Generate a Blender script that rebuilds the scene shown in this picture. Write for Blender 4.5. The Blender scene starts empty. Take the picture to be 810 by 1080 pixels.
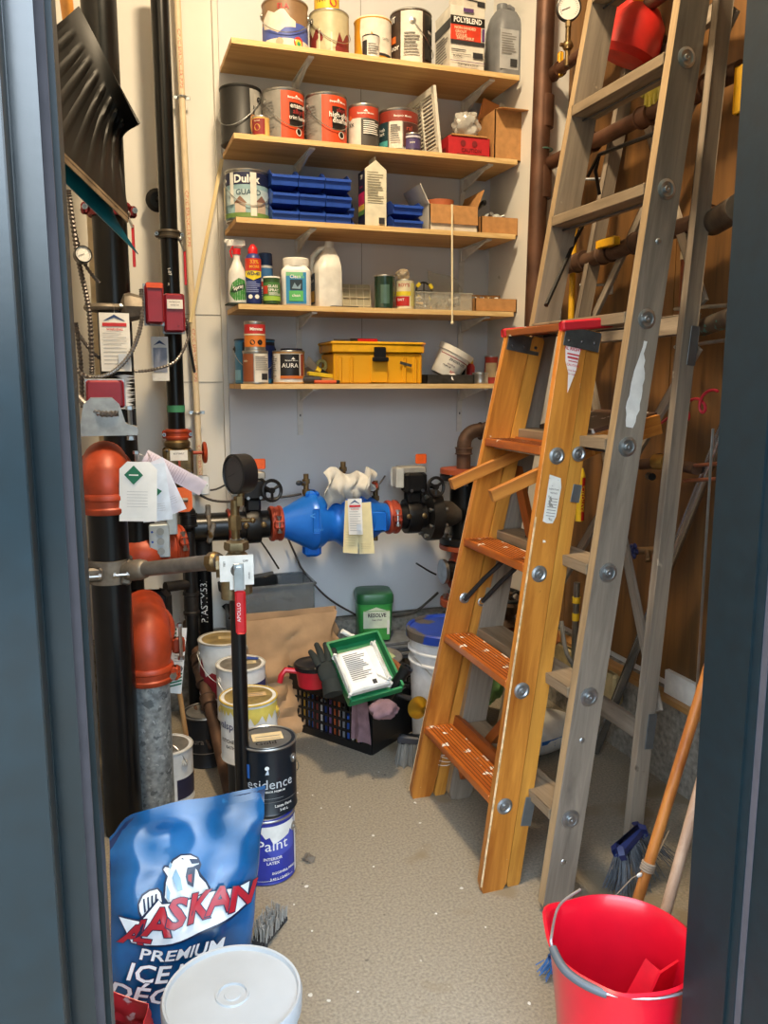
import bpy, math, random
from mathutils import Vector, Matrix, Euler
from mathutils.geometry import tessellate_polygon
random.seed(7)
C = bpy.context.scene.collection
PI = math.pi
# ---------------------------------------------------------------- camera
F_PX, PITCH, YAW, HC = 860.0, math.radians(9.1), math.radians(18.65), 1.40
cF = Vector((math.sin(YAW)*math.cos(PITCH), math.cos(YAW)*math.cos(PITCH), -math.sin(PITCH)))
cR = Vector((math.cos(YAW), -math.sin(YAW), 0)); cU = cR.cross(cF)
cam_d = bpy.data.cameras.new('camera'); cam = bpy.data.objects.new('camera', cam_d); C.objects.link(cam)
cam.location = (0, 0, HC)
cam.rotation_euler = Matrix((cR, cU, -cF)).transposed().to_euler()
cam_d.sensor_fit = 'VERTICAL'; cam_d.sensor_height = 24.0; cam_d.lens = 24.0*F_PX/1080.0
cam_d.clip_start = .02
bpy.context.scene.camera = cam
vs = bpy.context.scene.view_settings
vs.view_transform = 'Standard'; vs.look = 'None'; vs.gamma = 1; vs.use_curve_mapping = False
def ray(x, y): return cF + cR*((x-405)/F_PX) + cU*((540-y)/F_PX)
O = Vector((0, 0, HC))
def PY(x, y, Y): r = ray(x, y); return O + r*(Y/r.y)
def PX(x, y, X): r = ray(x, y); return O + r*(X/r.x)
def PZ(x, y, Z): r = ray(x, y); return O + r*((Z-HC)/r.z)
def AX(x, y, d): return O + ray(x, y)*d
def XP(px, Y, z):
    k = px-405
    return (-F_PX*cR.y*Y + k*(cF.y*Y + cF.z*(z-HC)))/(F_PX*cR.x - k*cF.x)
def project(p):
    v = Vector(p)-O; z = v.dot(cF); return 405+F_PX*v.dot(cR)/z, 540-F_PX*v.dot(cU)/z
def depth(p): return (Vector(p)-O).dot(cF)
# ---------------------------------------------------------------- materials
def lin(c):
    if isinstance(c, str):
        c = c.lstrip('#'); c = tuple(int(c[i:i+2], 16)/255 for i in (0, 2, 4))
    return tuple((v/12.92 if v <= .04045 else ((v+.055)/1.055)**2.4) for v in c)+(1,)
MC = {}
def mat(col, rough=.5, metal=0., var=.06, scale=25., bump=0., coat=0., alpha=1., trans=0., stretch=None, spots=None, emit=0):
    key = (col, rough, metal, var, scale, bump, coat, alpha, trans, stretch, spots, emit)
    if key in MC: return MC[key]
    m = bpy.data.materials.new('surface_%s' % str(col).strip('#')); m.use_nodes = True
    nt = m.node_tree; n = nt.nodes; l = nt.links; b = n['Principled BSDF']
    b.inputs['Roughness'].default_value = rough; b.inputs['Metallic'].default_value = metal
    b.inputs['Coat Weight'].default_value = coat
    if alpha < 1: b.inputs['Alpha'].default_value = alpha
    if trans: b.inputs['Transmission Weight'].default_value = trans; b.inputs['IOR'].default_value = 1.3
    c = lin(col)
    if emit: b.inputs['Emission Color'].default_value = c; b.inputs['Emission Strength'].default_value = emit
    tc = n.new('ShaderNodeTexCoord'); mp = n.new('ShaderNodeMapping'); l.new(tc.outputs['Object'], mp.inputs['Vector'])
    if stretch: mp.inputs['Scale'].default_value = stretch
    nz = n.new('ShaderNodeTexNoise'); nz.inputs['Scale'].default_value = scale; nz.inputs['Detail'].default_value = 5
    l.new(mp.outputs['Vector'], nz.inputs['Vector'])
    rp = n.new('ShaderNodeValToRGB'); l.new(nz.outputs['Fac'], rp.inputs['Fac'])
    rp.color_ramp.elements[0].position = .3; rp.color_ramp.elements[1].position = .7
    rp.color_ramp.elements[0].color = tuple(max(0, v*(1-var*2)) for v in c[:3])+(1,)
    rp.color_ramp.elements[1].color = tuple(min(1, v*(1+var*2)) for v in c[:3])+(1,)
    last = rp.outputs['Color']
    if spots:
        for (sc, thr, scale2) in ([spots] if isinstance(spots[0], str) else spots):
            n2 = n.new('ShaderNodeTexNoise'); n2.inputs['Scale'].default_value = scale2; n2.inputs['Detail'].default_value = 3
            l.new(tc.outputs['Object'], n2.inputs['Vector'])
            r2 = n.new('ShaderNodeValToRGB'); r2.color_ramp.elements[0].position = thr; r2.color_ramp.elements[1].position = thr+.04
            l.new(n2.outputs['Fac'], r2.inputs['Fac'])
            mx = n.new('ShaderNodeMix'); mx.data_type = 'RGBA'; l.new(r2.outputs['Color'], mx.inputs[0])
            l.new(last, mx.inputs[6]); mx.inputs[7].default_value = lin(sc); last = mx.outputs[2]
    l.new(last, b.inputs['Base Color'])
    if bump:
        bp = n.new('ShaderNodeBump'); bp.inputs['Strength'].default_value = bump; bp.inputs['Distance'].default_value = .004
        l.new(nz.outputs['Fac'], bp.inputs['Height']); l.new(bp.outputs['Normal'], b.inputs['Normal'])
    MC[key] = m; return m
def wood(c1, c2, axis='z', rough=.5, fine=60., spots=None, knot=6., bump=.25):
    key = ('wood', c1, c2, axis, rough, fine, spots, knot)
    if key in MC: return MC[key]
    m = bpy.data.materials.new('wood'); m.use_nodes = True
    nt = m.node_tree; n = nt.nodes; l = nt.links; b = n['Principled BSDF']; b.inputs['Roughness'].default_value = rough
    tc = n.new('ShaderNodeTexCoord'); mp = n.new('ShaderNodeMapping'); l.new(tc.outputs['Object'], mp.inputs['Vector'])
    mp.inputs['Scale'].default_value = {'x': (.07, 1, 1), 'y': (1, .07, 1), 'z': (1, 1, .07)}[axis]
    nz = n.new('ShaderNodeTexNoise'); nz.inputs['Scale'].default_value = fine; nz.inputs['Detail'].default_value = 8; nz.inputs['Roughness'].default_value = .65; nz.inputs['Distortion'].default_value = .8
    nb = n.new('ShaderNodeTexNoise'); nb.inputs['Scale'].default_value = knot; nb.inputs['Detail'].default_value = 3; nb.inputs['Distortion'].default_value = 1.5
    l.new(mp.outputs['Vector'], nz.inputs['Vector']); l.new(mp.outputs['Vector'], nb.inputs['Vector'])
    ad = n.new('ShaderNodeMath'); ad.operation = 'ADD'; l.new(nz.outputs['Fac'], ad.inputs[0]); l.new(nb.outputs['Fac'], ad.inputs[1])
    dv = n.new('ShaderNodeMath'); dv.operation = 'MULTIPLY'; dv.inputs[1].default_value = .5; l.new(ad.outputs[0], dv.inputs[0])
    rp = n.new('ShaderNodeValToRGB'); l.new(dv.outputs[0], rp.inputs['Fac'])
    rp.color_ramp.elements[0].position = .36; rp.color_ramp.elements[1].position = .62
    rp.color_ramp.elements[0].color = lin(c1); rp.color_ramp.elements[1].color = lin(c2)
    last = rp.outputs['Color']
    if spots:
        for (sc, thr, s2) in ([spots] if isinstance(spots[0], str) else spots):
            n2 = n.new('ShaderNodeTexNoise'); n2.inputs['Scale'].default_value = s2; n2.inputs['Detail'].default_value = 4
            l.new(tc.outputs['Object'], n2.inputs['Vector'])
            r2 = n.new('ShaderNodeValToRGB'); r2.color_ramp.elements[0].position = thr; r2.color_ramp.elements[1].position = thr+.03
            l.new(n2.outputs['Fac'], r2.inputs['Fac'])
            mx = n.new('ShaderNodeMix'); mx.data_type = 'RGBA'; l.new(r2.outputs['Color'], mx.inputs[0])
            l.new(last, mx.inputs[6]); mx.inputs[7].default_value = lin(sc); last = mx.outputs[2]
    l.new(last, b.inputs['Base Color'])
    bp = n.new('ShaderNodeBump'); bp.inputs['Strength'].default_value = bump; bp.inputs['Distance'].default_value = .002
    l.new(dv.outputs[0], bp.inputs['Height']); l.new(bp.outputs['Normal'], b.inputs['Normal'])
    MC[key] = m; return m
# ---------------------------------------------------------------- mesh builder
def basis(d):
    d = Vector(d).normalized(); a = Vector((0, 0, 1)) if abs(d.z) < .9 else Vector((1, 0, 0))
    x = a.cross(d).normalized(); y = d.cross(x); return x, y, d
class MB:
    def __init__(s, m=None): s.v = []; s.f = []; s.fm = []; s.sm = []; s.mats = []; s.m = m; s.T = Matrix.Identity(4)
    def mi(s, m):
        m = m or s.m
        if m not in s.mats: s.mats.append(m)
        return s.mats.index(m)
    def add(s, vs_, fs, m=None, smooth=False):
        o = len(s.v); i = s.mi(m); T = s.T
        s.v += [tuple(T @ Vector(p)) for p in vs_]
        for f in fs: s.f.append(tuple(o+k for k in f)); s.fm.append(i); s.sm.append(smooth)
        return s
    def box(s, c, d, m=None, R=None, taper=1., bev=0):
        x, y, z = d[0]/2, d[1]/2, d[2]/2; t = taper
        if bev:
            b = min(bev, x*.9, y*.9, z*.9); vs_ = []
            for sz in (-1, 1):
                for (zz, ins) in (((z), b), ((z-b), 0)) if sz == 1 else (((z), b), ((z-b), 0)):
                    for sx, sy, in ((-1, -1), (1, -1), (1, 1), (-1, 1)):
                        for q in ((1, 0), (0, 1)) if sx*sy > 0 else ((0, 1), (1, 0)):
                            vs_.append((sx*(x-ins-(b if q[0] else 0)), sy*(y-ins-(b if q[1] else 0)), sz*zz))
            # rings: 0 bottom cap(-z), 1 bottom side, 2 top cap, 3 top side (8 verts each)
            r = [list(range(k*8, k*8+8)) for k in range(4)]; fs = [tuple(reversed(r[0])), tuple(r[2])]
            for a, c_ in ((r[0], r[1]), (r[1], r[3]), (r[3], r[2])):
                for k in range(8): fs.append((a[k], a[(k+1) % 8], c_[(k+1) % 8], c_[k]))
        else:
            vs_ = [(-x, -y, -z), (x, -y, -z), (x, y, -z), (-x, y, -z), (-x*t, -y*t, z), (x*t, -y*t, z), (x*t, y*t, z), (-x*t, y*t, z)]
            fs = [(0, 3, 2, 1), (4, 5, 6, 7), (0, 1, 5, 4), (1, 2, 6, 5), (2, 3, 7, 6), (3, 0, 4, 7)]
        c = Vector(c)
        if R is not None:
            R = R if isinstance(R, Matrix) else Euler(R).to_matrix()
            vs_ = [R @ Vector(p) + c for p in vs_]
        else: vs_ = [Vector(p)+c for p in vs_]
        return s.add(vs_, fs, m)
    def lathe(s, prof, p0=(0, 0, 0), d=(0, 0, 1), m=None, n=24, caps=True, smooth=True, a0=0, sq=None):
        x, y, z = basis(d) if tuple(d) != (0, 0, 1) else (Vector((1, 0, 0)), Vector((0, 1, 0)), Vector((0, 0, 1)))
        p0 = Vector(p0); vs_ = []; fs = []
        for r, h in prof:
            for k in range(n):
                a = a0+2*PI*k/n; rr = r
                if sq: rr = r*(1/((abs(math.cos(a))**sq+abs(math.sin(a))**sq)**(1/sq)))
                vs_.append(p0+x*(rr*math.cos(a))+y*(rr*math.sin(a))+z*h)
        for j in range(len(prof)-1):
            for k in range(n): fs.append((j*n+k, j*n+(k+1) % n, (j+1)*n+(k+1) % n, (j+1)*n+k))
        s.add(vs_, fs, m, smooth)
        if caps:
            s.add(vs_[:n], [tuple(reversed(range(n)))], m); s.add(vs_[-n:], [tuple(range(n))], m)
        return s
    def cyl(s, p0, p1, r, r1=None, m=None, n=16, caps=True, smooth=True):
        d = Vector(p1)-Vector(p0); return s.lathe([(r, 0), (r if r1 is None else r1, d.length)], p0, d, m, n, caps, smooth)
    def tube(s, pts, r, m=None, n=8, rad=None, closed=False):
        pts = [Vector(p) for p in pts]; vs_ = []; N = len(pts); up = None
        for i, p in enumerate(pts):
            a = pts[i-1] if (i > 0 or closed) else p; b = pts[(i+1) % N] if (i < N-1 or closed) else p
            t = (b-a).normalized()
            if up is None: up, _, _ = basis(t)
            up = (up - t*up.dot(t)); up = up.normalized() if up.length > 1e-6 else basis(t)[0]
            sd = t.cross(up); rr = rad[i] if rad else r
            for k in range(n):
                q = 2*PI*k/n; vs_.append(p+up*(rr*math.cos(q))+sd*(rr*math.sin(q)))
        fs = []
        for i in range(N-1 if not closed else N):
            j = (i+1) % N
            for k in range(n): fs.append((i*n+k, i*n+(k+1) % n, j*n+(k+1) % n, j*n+k))
        s.add(vs_, fs, m, True)
        if not closed: s.add(vs_[:n], [tuple(reversed(range(n)))], m); s.add(vs_[-n:], [tuple(range(n))], m)
        return s
    def sph(s, c, r, m=None, n=16, sc=(1, 1, 1), rings=10):
        c = Vector(c); vs_ = []; fs = []
        for j in range(rings+1):
            t = PI*j/rings
            for k in range(n):
                a = 2*PI*k/n; vs_.append(c+Vector((r*sc[0]*math.sin(t)*math.cos(a), r*sc[1]*math.sin(t)*math.sin(a), r*sc[2]*math.cos(t))))
        for j in range(rings):
            for k in range(n): fs.append((j*n+k, (j+1)*n+k, (j+1)*n+(k+1) % n, j*n+(k+1) % n))
        return s.add(vs_, fs, m, True)
    def torus(s, c, d, R, r, m=None, n=24, k=8, arc=2*PI, a0=0):
        x, y, z = basis(d); c = Vector(c); N = n
        pts = [c+x*(R*math.cos(a0+arc*i/N))+y*(R*math.sin(a0+arc*i/N)) for i in range(N if arc >= 2*PI-1e-6 else N+1)]
        return s.tube(pts, r, m, k, closed=arc >= 2*PI-1e-6)
    def grid(s, fn, nu, nv, m=None, smooth=True, thick=0, mf=None):
        vs_ = [Vector(fn(i/nu, j/nv)) for j in range(nv+1) for i in range(nu+1)]; W = nu+1
        fs = [(j*W+i, j*W+i+1, (j+1)*W+i+1, (j+1)*W+i) for j in range(nv) for i in range(nu)]
        if thick:
            nor = [Vector((0, 0, 0)) for _ in vs_]
            for f in fs:
                nn = (vs_[f[1]]-vs_[f[0]]).cross(vs_[f[3]]-vs_[f[0]])
                for k in f: nor[k] += nn
            L = len(vs_); back = [p-q.normalized()*thick if q.length > 0 else p for p, q in zip(vs_, nor)]
            fb = [tuple(L+k for k in reversed(f)) for f in fs]
            edge = [i for i in range(W)]+[j*W+nu for j in range(1, nv+1)]+[nv*W+i for i in range(nu-1, -1, -1)]+[j*W for j in range(nv-1, 0, -1)]
            fe = [(edge[k], L+edge[k], L+edge[(k+1) % len(edge)], edge[(k+1) % len(edge)]) for k in range(len(edge))]
            return s.add(vs_+back, fs+fb+fe, m, smooth)
        return s.add(vs_, fs, m, smooth)
    def prism(s, poly, h, T=None, m=None):
        n = len(poly); vs_ = [Vector((p[0], p[1], 0)) for p in poly]+[Vector((p[0], p[1], h)) for p in poly]
        if T is not None: vs_ = [T @ p for p in vs_]
        return s.add(vs_, [tuple(reversed(range(n))), tuple(range(n, 2*n))]+[(k, (k+1) % n, n+(k+1) % n, n+k) for k in range(n)], m)
    def build(s, name, parent=None, loc=None, rot=None):
        me = bpy.data.meshes.new(name); me.from_pydata(s.v, [], s.f)
        for m in s.mats: me.materials.append(m)
        me.polygons.foreach_set('material_index', s.fm); me.polygons.foreach_set('use_smooth', s.sm); me.update(); me.set_sharp_from_angle(angle=math.radians(38))
        o = bpy.data.objects.new(name, me); C.objects.link(o)
        if parent is not None: o.parent = parent
        if loc is not None: o.location = loc
        if rot is not None: o.rotation_euler = rot
        return o
def tag(o, label=None, cat=None, group=None, kind=None):
    for k, v in (('label', label), ('category', cat), ('group', group), ('kind', kind)):
        if v: o[k] = v
    return o
def thing(name, label, cat, loc=(0, 0, 0), rot=0, group=None):
    o = bpy.data.objects.new(name, None); C.objects.link(o); o.location = loc; o.empty_display_size = .05
    o.rotation_euler = (0, 0, rot) if isinstance(rot, (int, float)) else rot
    return tag(o, label, cat, group)
def struct(mb, name): return tag(mb.build(name), kind='structure')
def copy_tree(o, parent=None):
    c = o.copy(); C.objects.link(c)
    if parent is not None: c.parent = parent
    for ch in list(o.children): copy_tree(ch, c)
    return c
def facing(p, off=0): return -math.atan2(p[0], p[1])+math.radians(off)
# ---------------------------------------------------------------- lettering and printed panels
TC = {}
def glyphs(s, bold=0.):
    key = (s, bold)
    if key not in TC:
        cu = bpy.data.curves.new('letters', 'FONT'); cu.body = s; cu.size = 1; cu.resolution_u = 2; cu.offset = bold; cu.align_x = 'CENTER'
        o = bpy.data.objects.new('letters', cu); me = o.to_mesh()
        TC[key] = ([tuple(v.co) for v in me.vertices], [tuple(p.vertices) for p in me.polygons])
        o.to_mesh_clear(); bpy.data.objects.remove(o); bpy.data.curves.remove(cu)
    return TC[key]
def subtri(vs_, fs, mx):
    vs_ = [Vector(v) for v in vs_]; out = []
    st = []
    for f in fs:
        for k in range(1, len(f)-1): st.append((f[0], f[k], f[k+1]))
    while st:
        a, b, c = st.pop(); L = [(abs(vs_[a].x-vs_[b].x), a, b, c), (abs(vs_[b].x-vs_[c].x), b, c, a), (abs(vs_[c].x-vs_[a].x), c, a, b)]
        w_, p, q, r = max(L)
        if w_ > mx:
            vs_.append((vs_[p]+vs_[q])/2); m_ = len(vs_)-1; st += [(p, m_, r), (m_, q, r)]
        else: out.append((a, b, c))
    return vs_, out
def label(parent, items, mapf, name='label', nu=10, lab=None, off0=1):
    """items: ('p',u0,u1,v0,v1,mat) patch | ('t',str,u,v,size,mat[,bold,slant,rot,sx]) | ('d',u,v,radius,mat) disc | ('g',[(u,v)..],mat) polygon | ('s',u0,u1,v0,v1,mat,drips) ragged"""
    b = MB(); L = off0
    for it in items:
        k = it[0]
        if k == 'p':
            _, u0, u1, v0, v1, m = it
            b.grid(lambda s_, t_: mapf(u0+(u1-u0)*s_, 0, v0+(v1-v0)*t_, 0, L), max(1, int(nu*abs(u1-u0))+1), 2, m)
        elif k == 's':
            _, u0, u1, v0, v1, m, sd = it
            rr = random.Random(sd); W = 14; e = [rr.random() for _ in range(W+1)]; g = [rr.random() for _ in range(W+1)]
            b.grid(lambda s_, t_: mapf(u0+(u1-u0)*s_+(.04*(g[int(t_*4)]-.5)), 0, (v1 if t_ > .99 else v1-(v1-v0)*(.3+.7*e[int(s_*W)])*(1-t_)), 0, L), W, 4, m)
        elif k == 't':
            s_, u, v, size, m = it[1:6]; bold = it[6] if len(it) > 6 else .01; sl = it[7] if len(it) > 7 else 0; ro = math.radians(it[8]) if len(it) > 8 else 0
            sx = it[9] if len(it) > 9 else 1
            vs_, fs = glyphs(s_, bold); vs_, fs = subtri(vs_, fs, .012/size); q = []
            for (x, y, z) in vs_:
                x, y = (x+sl*y)*size*sx, y*size
                x, y = x*math.cos(ro)-y*math.sin(ro), x*math.sin(ro)+y*math.cos(ro)
                q.append(mapf(u, x, v, y, L+1))
            b.add(q, fs, m)
        elif k == 'd':
            _, u, v, r, m = it
            b.add([mapf(u, r*math.cos(2*PI*i/16), v, r*math.sin(2*PI*i/16), L) for i in range(16)], [tuple(range(16))], m)
        elif k == 'g':
            _, pl, m = it; tr = tessellate_polygon([[Vector((u, v, 0)) for u, v in pl]])
            vs_, fs = subtri([(u, v, 0) for u, v in pl], tr, .12 if L < 999 else 1)
            fs = [(f[0], f[1], f[2]) if ((vs_[f[1]]-vs_[f[0]]).cross(vs_[f[2]]-vs_[f[0]])).z > 0 else (f[0], f[2], f[1]) for f in fs]
            b.add([mapf(v.x, 0, v.y, 0, L) for v in vs_], fs, m)
        L += 1
    o = b.build(name, parent)
    if lab: o['label'] = lab
    return o
def cylmap(r, h, z0=0, step=.0005):
    def f(u, x, v, y, L):
        a = u*PI/2+x/r-PI/2; R = r+step*L; return Vector((R*math.cos(a), R*math.sin(a), z0+v*h+y))
    return f
def flatmap(W, D, h, z0=0, step=.0004):   # front face of a box: half width W, half depth D, local -Y
    return lambda u, x, v, y, L: Vector((u*W+x, -D-step*L, z0+v*h+y))
def sidemap(W, D, h, z0=0, sgn=-1, step=.0004):  # side face
    return lambda u, x, v, y, L: Vector((sgn*(W+step*L), (u*D+x)*(-sgn if sgn < 0 else 1)*(1), z0+v*h+y)) if sgn > 0 else Vector((-W-step*L, -(u*D+x), z0+v*h+y))
def topmap(W, D, z, step=.0004): return lambda u, x, v, y, L: Vector((u*W+x, (v*2-1)*D+y, z+step*L))
# common materials
white = mat('#e9e6df', .45); black = mat('#161616', .4); blackp = mat('#131416', .35, var=.1, bump=.1)
steel = mat('#b9bcbe', .3, 1, .08); zinc = mat('#a9adaf', .38, .9, .12, 60); dsteel = mat('#55565a', .45, .8)
brass = mat('#7a6544', .42, .85, .15, 30); iron = mat('#2b2724', .55, .4, .2, 20, .2); rustp = mat('#5a4335', .6, .5, .25, 14, .3)
copper = mat('#6b4330', .5, .6, .22, 9)
redpl = mat('#c81e26', .35); orangep = mat('#a33c1c', .45, .1, .16, 14, .12); card = mat('#b4834f', .8, var=.07, scale=40)
cardd = mat('#9a6c3c', .85); wh = mat('#eeece6', .55, var=.02); bk = mat('#17181b', .5, var=.03); ink = mat('#2a2a2e', .6, var=.02)
# ================================================================ the room
XR, YB, XL, YD = 1.80, 3.50, -0.20, 1.0
conc = mat('#8c8373', .85, var=.13, scale=130, bump=.5, spots=(('#82755f', .60, 2.6), ('#c4bdb0', .74, 60.), ('#4f463b', .72, 90.)))
curbm = mat('#8d887e', .9, var=.2, scale=45, bump=.9)
wallm = mat('#dcd9d2', .8, var=.02, scale=3, spots=(('#b9b3a6', .74, 9.),))
wallp = mat('#d6d8db', .8, var=.02, scale=3, spots=(('#a7a9ab', .755, 14.),))
ply = wood('#4c341b', '#80592f', 'z', .5, 22., None, 5.)
jamb = mat('#061a22', .22, .0, .12, 30, .08, 1., spots=(('#24444c', .76, 40.),))
jamb.node_tree.nodes['Principled BSDF'].inputs['Coat Roughness'].default_value = .15
jambd = mat('#0a1c22', .5, 0, .1, 30, .1)
jambs = mat('#08191e', .5, 0, .12, 30, .1, spots=(('#2a4a50', .77, 55.),))
seal = mat('#4a4448', .8)
b = MB(conc); b.box((.8, 1.2, -.05), (6, 7.2, .1)); struct(b, 'floor')
b = MB(wallm); b.box((.8, YB+.06, 1.95), (2.4, .1, 3.9)); struct(b, 'wall_back')
b = MB(wallp); b.box((1.105, YB+.003, 2.07), (1.23, .03, 3.46))
b.box((.478, YB-.001, 2.07), (.02, .03, 3.46), wallm); struct(b, 'trim_1')
b = MB(wallm); b.box((XL-.05, 2.27, 1.9), (.1, 2.5, 3.85)); struct(b, 'wall_left')
b = MB(ply)
for i in range(4): b.box((XR+.02, 1.12+.61*i+.3, 2.07), (.03, .606, 3.4))
struct(b, 'wall_right')
b = MB(wallm); b.box((1.745, 3.3, 2.07), (.13, .5, 3.46)); b.box((XR+.09, 2.3, 1.9), (.1, 2.6, 3.85)); struct(b, 'trim_2')
b = MB(curbm); b.box((.8, YB-.01, .155), (2.1, .1, .35)); struct(b, 'trim_3')
b = MB(curbm); b.box((XR+.06, 2.3, .155), (.12, 2.5, .35)); struct(b, 'trim_4')
b = MB(mat('#d9d6cf', .5)); b.box((XR-.002, 1.65, .372), (.02, 1.2, .085)); struct(b, 'baseboard_right')
b = MB(wood('#8a6236', '#b58850', 'y')); b.box((XR-.012, 2.3, .322), (.05, 2.3, .02)); struct(b, 'trim_5')
b = MB(mat('#e6ddcc', .8)); b.box((.8, 2.25, 3.86), (2.4, 2.6, .1)); struct(b, 'ceiling')
# front wall (outside face painted), door frame
ext = mat('#2a4a54', .5, bump=.1)
b = MB(ext); b.box((-1.1, YD+.06, 1.95), (1.9, .12, 3.9)); b.box((1.95, YD+.02, 1.95), (1.9, .08, 3.9)); b.box((.42, YD+.06, 3.1), (1.2, .12, 1.6)); struct(b, 'wall_front')
b = MB(jamb)
# left jamb: stepped profile, extruded upward (x,y) section
def section(pts, z0, z1, m): 
    b.prism([(p[0], p[1]) for p in pts], z1-z0, Matrix.Translation((0, 0, z0)), m)
section([(-.30, .855), (-.0774, .855), (-.0774, .875), (-.30, .875)], 0, 2.25, jamb)
section([(-.30, .875), (-.0775, .875), (-.0775, .935), (-.30, .935)], 0, 2.25, jambd)
section([(-.30, .95), (-.0497, .95), (-.0497, .962), (-.30, .962)], 0, 2.25, jamb)
section([(-.0800, .94), (-.0785, .94), (-.0785, .95), (-.0800, .95)], 0, 2.25, jamb)
section([(-.055, .968), (-.0402, .968), (-.0402, .982), (-.055, .982)], 0, 2.25, seal)
section([(-.20, .985), (-.0336, .985), (-.0336, 1.13), (-.20, 1.13)], 0, 2.25, jambs)
struct(b, 'door_1')
b = MB(jamb)
section([(.932, .975), (1.2, .975), (1.2, 1.075), (.932, 1.075)], 0, 2.25, jambs)
section([(.936, .957), (1.2, .957), (1.2, .975), (.936, .975)], 0, 2.25, jambd)
section([(.938, .945), (1.2, .945), (1.2, .957), (.938, .957)], 0, 2.25, seal)
section([(.940, .80), (1.25, .80), (1.25, .945), (.940, .945)], 0, 2.25, jambs)
struct(b, 'door_2')
b = MB(jamb); b.box((.42, 1.0, 2.30), (1.4, .26, .1)); struct(b, 'trim_6')
# seams and nail holes on the wall surfaces
b = MB(mat('#8c8a88', .9)); b.box((.36, YB+.009, 1.397), (.22, .003, .0025)); b.box((.36, YB+.009, 1.672), (.22, .003, .002))
b.box((1.075, YB-.0125, 2.3), (.002, .003, 1.8)); struct(b, 'trim_7')
# ceiling lamp (out of frame, above the doorway side of the room)
lt = thing('ceiling_light', 'round warm ceiling light above the ladders', 'light', (.60, 1.9, 3.80))
b = MB(mat('#d8d4cc', .4)); b.lathe([(.16, 0), (.16, -.02), (.14, -.03)]); b.build('base', lt)
b = MB(mat('#ffe2b0', .4, emit=3.)); b.lathe([(.13, -.03), (.12, -.07), (.07, -.095), (.0, -.1)], caps=False); b.build('diffuser', lt)
la = bpy.data.lights.new('lamp_light', 'AREA'); la.shape = 'DISK'; la.size = .3; la.energy = 60; la.color = (1, .78, .50)
lo = bpy.data.objects.new('lamp_light', la); C.objects.link(lo); lo.parent = lt; lo.location = (0, 0, -.12)
# daylight
w = bpy.data.worlds.new('world'); bpy.context.scene.world = w; w.use_nodes = True
nt = w.node_tree; bg = nt.nodes['Background']
tc = nt.nodes.new('ShaderNodeTexCoord'); sp = nt.nodes.new('ShaderNodeSeparateXYZ'); nt.links.new(tc.outputs['Generated'], sp.inputs[0])
rp = nt.nodes.new('ShaderNodeValToRGB'); mz = nt.nodes.new('ShaderNodeMapRange'); mz.inputs[1].default_value = -1
nt.links.new(sp.outputs['Z'], mz.inputs[0]); nt.links.new(mz.outputs[0], rp.inputs['Fac'])
rp.color_ramp.elements[0].position = 0; rp.color_ramp.elements[0].color = (.30, .33, .34, 1)
rp.color_ramp.elements[1].position = 1; rp.color_ramp.elements[1].color = (.55, .85, 1.25, 1)
for po, co in ((.30, (.26, .30, .32)), (.43, (.09, .13, .15)), (.52, (.14, .19, .22)), (.59, (.8, .95, 1.05)), (.69, (1.75, 2.05, 2.35)), (.8, (1.1, 1.35, 1.65))):
    e = rp.color_ramp.elements.new(po); e.color = co+(1,)
r2 = nt.nodes.new('ShaderNodeValToRGB'); mr = nt.nodes.new('ShaderNodeMapRange'); mr.inputs[1].default_value = -1; nt.links.new(sp.outputs['X'], mr.inputs[0]); nt.links.new(mr.outputs[0], r2.inputs['Fac'])
r2.color_ramp.elements[0].position = .5; r2.color_ramp.elements[0].color = (1, 1, 1, 1); r2.color_ramp.elements[1].position = .78; r2.color_ramp.elements[1].color = (.22, .26, .26, 1)
mm = nt.nodes.new('ShaderNodeMix'); mm.data_type = 'RGBA'; mm.blend_type = 'MULTIPLY'; mm.inputs[0].default_value = 1
nt.links.new(rp.outputs['Color'], mm.inputs[6]); nt.links.new(r2.outputs['Color'], mm.inputs[7])
nt.links.new(mm.outputs[2], bg.inputs['Color']); bg.inputs['Strength'].default_value = 3.1
bpy.context.scene.view_settings.exposure = .66
# ================================================================ ladders
def ladder_rail(b, x0, x1, yb, yt, H, th, m, sgn):
    """one side rail in ladder frame: x0..x1 depth, goes from yb at foot to yt at top, thickness th outward"""
    vs_ = []
    for (z, y, e) in ((0, yb, .012), (.03, yb+(yt-yb)*.03/H, 0), (H-.01, yt, 0), (H, yt, .006)):
        for (x, yy) in ((x0+e, y), (x1-e, y), (x1-e, y+th*sgn), (x0+e, y+th*sgn)): vs_.append((x, yy, z))
    fs = [(3, 2, 1, 0), (12, 13, 14, 15)]
    for j in range(3):
        for k in range(4): fs.append((j*4+k, j*4+(k+1) % 4, j*4+4+(k+1) % 4, j*4+4+k))
    if sgn < 0: fs = [tuple(reversed(f)) for f in fs]
    b.add(vs_, fs, m)
ow = wood('#8f4f16', '#cf8a38', 'z', .38, 30, (('#e9e4d8', .74, 34.), ('#6a3a14', .73, 8.)))
ow2 = wood('#9c6022', '#d6983f', 'z', .42, 26, (('#e2dccb', .76, 30.), ('#57351a', .72, 5.)))
ostep = wood('#8a3f10', '#c66f26', 'y', .35, 40, ('#e6dfd2', .635, 28.))
oedge = mat('#d9b98c', .6, var=.2, scale=60)
def washer(parent, p, ny, r, name='step_washer'):
    b = MB(zinc); n = (0, ny, 0)
    b.lathe([(r, 0), (r, .0025), (r*.72, .005), (r*.55, .0025), (r*.34, .003), (r*.3, .008), (r*.12, .008), (.0005, .004)], p, n, zinc, 20); return b.build(name, parent)
lean = math.radians(9.9)
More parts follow.
